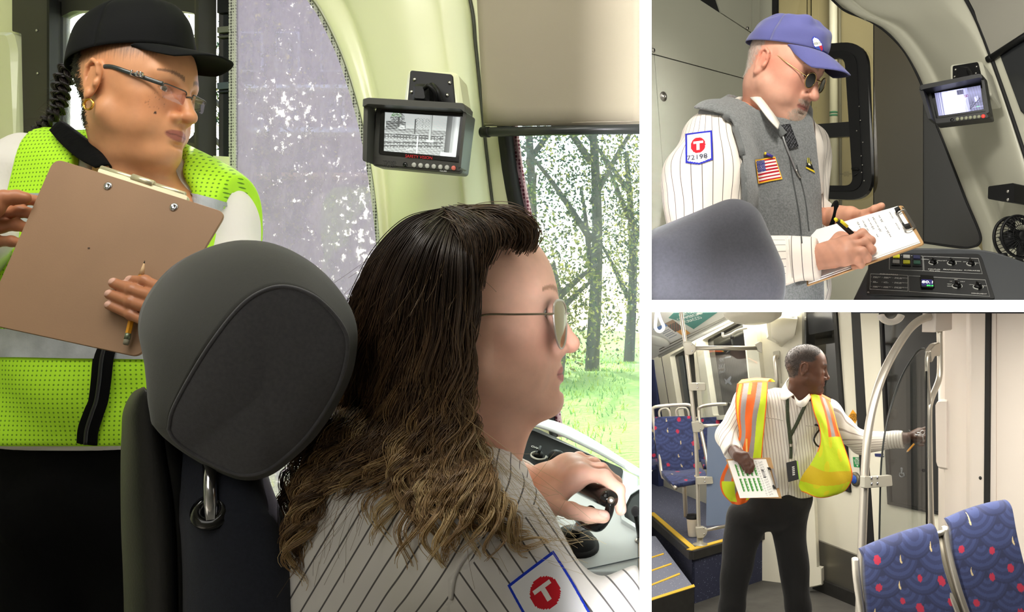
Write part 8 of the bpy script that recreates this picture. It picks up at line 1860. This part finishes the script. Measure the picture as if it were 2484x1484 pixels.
f2 = [[P(2214, 1056, 4.88), P(2224, 1060, 4.85), P(2236, 1062, 4.84), P(2246, 1058, 4.84)],
      [P(2230, 1044, 4.92), P(2244, 1040, 4.92), P(2254, 1048, 4.91), P(2246, 1054, 4.89)], [P(2232, 1050, 4.90), P(2248, 1048, 4.90), P(2256, 1056, 4.89), P(2246, 1062, 4.87)],
      [P(2230, 1058, 4.89), P(2244, 1060, 4.89), P(2250, 1068, 4.88), P(2240, 1072, 4.86)], [P(2226, 1066, 4.89), P(2236, 1072, 4.89), P(2238, 1078, 4.88), P(2230, 1080, 4.86)]]
allp = np.array([q for fl in f2 for q in fl]+[P(2198, 1064, 4.92)]); g = Grid(allp.min(0)-.05, allp.max(0)+.04, .003); hand_sdf(g, (P(2190, 1064, 4.93), P(2212, 1060, 4.91)), f2, .0098, .028, .015); v2, q2 = g.net(1)
man3 = body_mesh('person', [(hv, hf), (bv, bf), (v1, q1), (v2, q2)], M_skin['brown_skin'], [hcol]+[np.tile(lin((82, 52, 40)), (len(q), 1)) for q in (bv, v1, v2)],
    label='man in orange and lime vest over a striped shirt reaching towards the door', cat='person')
eyes(QM, man3, (30, 20, 14), look=(0, 1, 0))
p4 = inv(QM, hv); w4 = (np.linalg.norm(hcol-lin((46, 40, 37)), axis=1) < .02).astype(float)
fuzz('hair', hv, hf, w4, 5000, .006, .0004, lambda p: np.tile(A(-.3, 0, -1), (len(p), 1)), lambda p, r: np.tile(lin((40, 35, 32)), (len(p), 1))*np.where(r.random((len(p), 1)) < .3, 3.5, 1.0), M_hair, man3, 9, lift=1.2, jit=.6)
# shirt, trousers, belt
M_stripe3 = striped('fine_striped_shirt_cloth', (232, 228, 220), (168, 158, 150), .0145, .0030, bump=(20, .5, .006))
g = Grid(lo-A(.01, .02, 0), hi, .0065); torso4(g, .05); core = g.copy(); arms4(g, .03); g.f -= .007
g.wave(.0050, lambda x, y, z: np.sin(z*40+x*22+2*np.sin(x*19))*np.sin(x*30-z*16+y*10)); g.cut(P(1900, 1212, 4.8), (0, 0, -1))
for cz, dn, rad in ((P(1781, 1098, 4.665), nrm(P(1778, 1096, 4.68)-P(1766, 1056, 4.86)), .09), (P(2192, 1064, 4.925), nrm(P(2198, 1064, 4.92)-P(2085, 1072, 5.02)), .10)):
    x, y, z = g.ax[0][:, None, None], g.ax[1][None, :, None], g.ax[2][None, None, :]; dd = (x-cz[0])*dn[0]+(y-cz[1])*dn[1]+(z-cz[2])*dn[2]; near = ((x-cz[0])**2+(y-cz[1])**2+(z-cz[2])**2) < rad**2; g.f = np.where(near, np.maximum(g.f, dd.astype(np.float32)), g.f)
g.put('c', (nb4+A(.005, -.02, -.0), tf(QM, (0, -.02, -.09)), .062, .078), .008, 's')
sv, sf = g.net(1); px_ = CX+sv[:, 0]/sv[:, 1]*FOC; py_ = CY-(sv[:, 2]-ZC)/sv[:, 1]*FOC
u = sv[:, 0]+.10*sv[:, 2]; u = np.where(px_ < 1800, limb_u(sv, P(1812, 980, 4.90), P(1768, 1058, 4.86), (0, -1, 0)), u); u = np.where(px_ > 2020, limb_u(sv, P(2085, 1072, 5.02), P(2198, 1064, 4.92), (0, 0, 1)), u)
u = np.where(px_ > 2150, sv@nrm(P(2198, 1064, 4.92)-P(2085, 1072, 5.02)), u)
sh4 = mesh('shirt', sv, sf, M_stripe3, man3, attrs={'u': u}); t4 = bvh(sh4)
d4 = lambda pts, off, n=30, t=t4: smooth_path([q for q in (drape(t, x, y, off) for x, y, _ in smooth_path([(a, b, 0) for a, b in pts], n)) if q is not None], n)
M_col4 = mat('white_shirt_collar', (238, 234, 226), .85)
for up_, lowp in (([(1917, 915, 4.93), (1908, 928, 4.88), (1912, 945, 4.82), (1926, 958, 4.78)], [(1912, 922, 4.93), (1896, 946, 4.86), (1895, 968, 4.80), (1904, 971, 4.775)]), ([(1926, 958, 4.78), (1938, 972, 4.765), (1950, 966, 4.77), (1962, 955, 4.83)], [(1930, 972, 4.77), (1934, 984, 4.755), (1950, 986, 4.76), (1966, 964, 4.83)])):
    part('collar', sheet(np.array([smooth_path([P(*q) for q in up_], 16), smooth_path([P(*q) for q in lowp], 16)]), .004), M_col4, man3)
M_pk = mat('shirt_stitch', (206, 200, 192), .9)
for pts in ([(1852, 1012), (1880, 1015), (1900, 1020)], [(1955, 1032), (1975, 1034), (1990, 1040)], [(1932, 985), (1934, 1060), (1925, 1120), (1910, 1200)]): part('seam', tube(d4(pts, .001, 14), .0022, 6), M_pk, sh4)
M_trouser = mat('black_trouser_cloth', (11, 11, 12), .9, bump=(12, .6, .01), sheen=.08)
g = Grid(A(.26, 4.55, 0), A(.98, 5.3, 1.12), .011)
g.put('e', (P(1888, 1205, 4.93), (.172, .145, .11)), .05); g.put('e', (P(1862, 1245, 4.94), (.188, .140, .085)), .05)
for a, b, c, ra in (((1806, 1262, 4.94), (1773, 1470, 4.92), (1762, 1690, 4.95), .100), ((1912, 1262, 4.94), (1936, 1470, 4.93), (1956, 1690, 4.95), .092)): g.put('c', (P(*a), P(*b), ra, .062), .022); g.put('c', (P(*b), P(*c), .062, .062), .03); g.put('c', (P(c[0], 1600, 4.95), P(c[0], 1690, 4.95), .064, .085), .03)
g.cut(P(1880, 1186, 4.93), (.05, 0, 1)); g.cut(A(0, 0, .06), (0, 0, -1)); g.wave(.006, lambda x, y, z: np.sin(z*22+x*16+np.sin(x*20))*np.sin(x*24+z*5)); sdf_mesh('trousers', g, M_trouser, man3)
for a in (1762, 1956): part('shoe', ball(A(P(a, 1690, 4.9)[0], 4.88, .047), (.052, .14, .045), None, 20, 12), M_black, man3)
# safety vest: front panels as loose cloth
ORG, LIM, SIL, YEL = (244, 106, 24), (208, 232, 30), (160, 150, 148), (238, 196, 40)
M_vest4 = mat('safety_vest_cloth', (255, 255, 255), .65, vcol=True, bump=(30, .4, .006))
def cloth(name, curves, nx, ny, fn, th=.004, wob=.006):
    g = np.array([smooth_path([P(*q) for q in c], ny) for c in curves]); g = np.stack([smooth_path(g[:, j], nx) for j in range(ny)], 1)
    uu, vv = np.meshgrid(np.linspace(0, 1, nx), np.linspace(0, 1, ny), indexing='ij'); g = g+A(0, 1, 0)*(wob*np.sin(uu*9+vv*7)*np.sin(vv*13+uu*3))[..., None]
    col = np.array([[lin(fn(a, b)) for b in np.linspace(0, 1, ny)] for a in np.linspace(0, 1, nx)]).reshape(-1, 3); v, f = sheet(g, th); return fixn(mesh(name, v, f, M_vest4, man3, col=np.concatenate([col, col])))
def left_fn(u, v):
    if u < .035 or u > .965 or v > .985 or v < .01: return ORG
    if v > .74:
        if v > .965: return ORG
        s = (u*1.2+(v-.74)*1.5) % 1.0
        return LIM if (u < .32 or u > .80) else (SIL if .45 < s < .6 else ORG)
    e = u+.16*math.sin(v*2.4)-.04
    if e < .20: return YEL if .04 < e < .14 else ORG
    if e < .36: return SIL
    if e < .60: return ORG if v > .1 or e > .45 else YEL
    if e < .76: return SIL
    return LIM
cloth('vest_panel', [[(1788, 930, 4.86), (1784, 970, 4.80), (1786, 1010, 4.765), (1792, 1060, 4.74), (1770, 1110, 4.73), (1748, 1160, 4.74), (1752, 1195, 4.75), (1776, 1222, 4.76)],
                     [(1812, 926, 4.86), (1810, 970, 4.77), (1810, 1010, 4.735), (1812, 1060, 4.72), (1800, 1110, 4.71), (1785, 1160, 4.71), (1784, 1195, 4.73), (1790, 1224, 4.74)],
                     [(1840, 924, 4.85), (1838, 970, 4.765), (1834, 1010, 4.73), (1832, 1060, 4.71), (1828, 1110, 4.70), (1818, 1160, 4.70), (1806, 1195, 4.72), (1804, 1221, 4.73)],
                     [(1863, 925, 4.85), (1861, 970, 4.77), (1857, 1010, 4.735), (1852, 1060, 4.715), (1848, 1110, 4.70), (1842, 1160, 4.70), (1828, 1195, 4.72), (1812, 1217, 4.73)]], 120, 160, left_fn)
def right_fn(u, v):
    if u < .03 or v > .975: return ORG
    if v < .35 and u < .62:
        if .30 < u < .46: return SIL
        if u < .07: return YEL
        return ORG if u < .56 else LIM
    if u > .965 and v < .5: return ORG
    n = math.sin(u*16+v*7)*math.sin(v*19-u*5)
    if .62 < v < .74+.05*u: return (226, 196, 28)
    return LIM if n < .55 else (228, 226, 30)
cloth('vest_panel', [[(2012, 975, 4.88), (2022, 1000, 4.83), (2032, 1040, 4.79), (2048, 1085, 4.77), (2062, 1130, 4.76), (2066, 1160, 4.76), (2052, 1186, 4.77), (2030, 1198, 4.78)],
                     [(1998, 966, 4.86), (2010, 1000, 4.80), (2020, 1040, 4.76), (2028, 1085, 4.73), (2036, 1130, 4.71), (2036, 1165, 4.71), (2022, 1192, 4.72), (2006, 1204, 4.73)],
                     [(1980, 958, 4.85), (1992, 1000, 4.775), (2000, 1040, 4.735), (2004, 1085, 4.70), (2002, 1130, 4.68), (1996, 1165, 4.68), (1986, 1192, 4.69), (1976, 1204, 4.70)],
                     [(1964, 958, 4.84), (1974, 1000, 4.765), (1986, 1035, 4.735), (1990, 1075, 4.71), (1972, 1115, 4.70), (1948, 1150, 4.69), (1938, 1176, 4.70), (1944, 1190, 4.71)]], 120, 160, right_fn)
cloth('vest_back', [[(1790, 932, 4.87), (1800, 922, 4.93), (1810, 930, 5.0)], [(1830, 925, 4.87), (1835, 918, 4.94), (1840, 926, 5.0)], [(1862, 926, 4.87), (1870, 920, 4.94), (1880, 926, 5.0)]], 30, 16, lambda u, v: ORG if v > .2 and (.1 < u < .9) else YEL)
cloth('vest_back', [[(1966, 958, 4.84), (1972, 950, 4.92), (1970, 952, 5.0)], [(1990, 962, 4.86), (1990, 956, 4.93), (1988, 958, 5.0)], [(2014, 976, 4.89), (2014, 968, 4.95), (2010, 972, 5.02)]], 30, 16, lambda u, v: ORG)
# lanyard, badge, glasses in the pocket
M_lan = mat('dark_green_lanyard', (52, 62, 40), .7, var=(120, .4))
la = empty('lanyard', d4([(1914, 1110), (1914, 1112)], .012, 2)[0], 'dark green lanyard with a black badge holder hanging on the striped shirt', 'lanyard')
part('strap', tube(d4([(1908, 966), (1910, 1000), (1914, 1040), (1918, 1075)], .008), .0085, 8, flat=.25, up=(1, 0, 0)), M_lan, la); part('strap', tube(d4([(1956, 975), (1944, 1000), (1930, 1030), (1918, 1056)], .008), .0085, 8, flat=.25, up=(1, 0, .5)), M_lan, la)
part('strap', tube(d4([(1917, 1050), (1917, 1085), (1916, 1112)], .012), .0078, 8, flat=.3, up=(1, 0, 0)), M_lan, la); part('snap_hook', tube(d4([(1917, 1076), (1916, 1084)], .016, 6), .006, 8), M_steel, la)
BP = Plane(P(1910, 1120, 4.66), P(1936, 1116, 4.655), P(1912, 1165, 4.64))
slab('badge_holder', BP, rounded([(1907, 1122), (1932, 1116), (1938, 1162), (1912, 1169)], 2), -.006, .004, M_black, la, bev=.001); slab('badge_edge', BP, [(1932, 1117), (1936, 1119), (1941, 1161), (1938, 1163)], -.006, .002, mat('badge_lime', (170, 214, 60), .5), la)
for k in range(5): slab('badge_print', BP, [(1921+.3*k, 1132+4.6*k), (1927+.3*k, 1130.6+4.6*k), (1927.4+.3*k, 1133.2+4.6*k), (1921.4+.3*k, 1134.6+4.6*k)], .004, .0046, M_white_text, la)
ga = d4([(1974, 1030), (1982, 1032), (1984, 1040), (1976, 1052), (1971, 1066), (1976, 1078), (1982, 1082)], .010, 24)
gl = empty('folded_glasses', ga[0], 'black folded glasses hooked over the shirt pocket', 'glasses'); part('temple', tube(ga, .0048, 8), M_black_gloss, gl); part('frame', tube(d4([(1974, 1030), (1980, 1030), (1987, 1036), (1988, 1046)], .014, 14), .0055, 8), M_black_gloss, gl)
part('wristwatch', tube([P(2206, 1062, 4.915)+A(0, .034*math.cos(t), .034*math.sin(t)) for t in np.linspace(0, 6.28, 25)[:-1]], .008, 8, closed=True, flat=.5), M_black, man3)
# clipboard with the green form, pencils, keys
cl4 = empty('clipboard', K4.hit(1845, 1208), 'clipboard with a green striped form held low at the man in orange vest', 'clipboard')
slab('board', K4, rounded([(1760, 1113), (1869, 1109), (1896, 1208), (1794, 1206)], 2), -.006, -.002, bpy.data.materials['tan_board'], cl4)
def form(u, v):
    for k in range(5):
        a = .14+.115*k
        if a < u < a+.062 and .10 < v < .84:
            if .42 < v < .48: return (232, 232, 230)
            return (70, 138, 62) if u < a+.036 else ((120, 176, 110) if math.sin(v*90) > -.2 else (200, 214, 196))
    if .78 < u < .84 and .25 < v < .5 and math.sin(v*150) > 0: return (50, 50, 52)
    if .70 < u < .88 and math.sin(u*260) > .5 and .05 < v < .95 and math.sin(v*97+u*30) > -.4: return (168, 168, 168)
    return (240, 238, 234)
decal('paper', [(1765, 1117), (1858, 1113), (1889, 1205), (1795, 1208)], 90, 66, form, lambda x, y: K4.hit(x, y, .0008), M_print, cl4)
part('clip_wire', tube(smooth_path([K4.hit(x, y, .008) for x, y in ((1868, 1142), (1864, 1137), (1868, 1150), (1876, 1172), (1878, 1186), (1882, 1184))], 24), .0028, 8), M_steel, cl4)
for q in ([(1862, 1136), (1870, 1136), (1871, 1140), (1866, 1142)], [(1875, 1180), (1879, 1178), (1884, 1187), (1878, 1188)]): slab('clip_pad', K4, q, .002, .014, M_rubber, cl4)
slab('clip_plate', K4, [(1872, 1138), (1877, 1138), (1890, 1184), (1884, 1186)], -.001, .008, M_chrome, cl4)
def pencil(a, b, lab, r=.0045):
    t = empty('pencil', a, lab, 'pencil'); L_ = np.linalg.norm(b-a); ax = (b-a)/L_
    part('shaft', lathe([(r, 0), (r, .86*L_)], a, ax, 6), M_pen, t, smooth=False); part('wood_cone', lathe([(r, .86*L_), (r*.25, .97*L_), (r*.1, L_)], a, ax, 12), bpy.data.materials['pencil_wood'], t)
pencil(k4(1811, 1064, .05), k4(1812, 1139, .026), 'yellow pencil held in the hand over the green form')
pencil(P(2218, 1076, 4.80), P(2199, 1097, 4.80), 'yellow pencil stub held behind the smoked glass screen')
ky = empty('key_bunch', P(2232, 1062, 4.80), 'small bunch of silver keys in the hand behind the glass screen', 'keys')
part('key_ring', tube([P(2238+5*math.cos(t), 1049+5*math.sin(t), 4.80) for t in np.linspace(0, 6.28, 19)[:-1]], .0022, 6, closed=True), M_chrome, ky)
for pts in ([(2236, 1053), (2228, 1056), (2220, 1054)], [(2238, 1054), (2239, 1064), (2242, 1073)], [(2234, 1052), (2230, 1050), (2224, 1050)]): part('key', tube([P(x, y, 4.80) for x, y in pts], [.006, .004, .003], 8, flat=.4), M_chrome, ky)
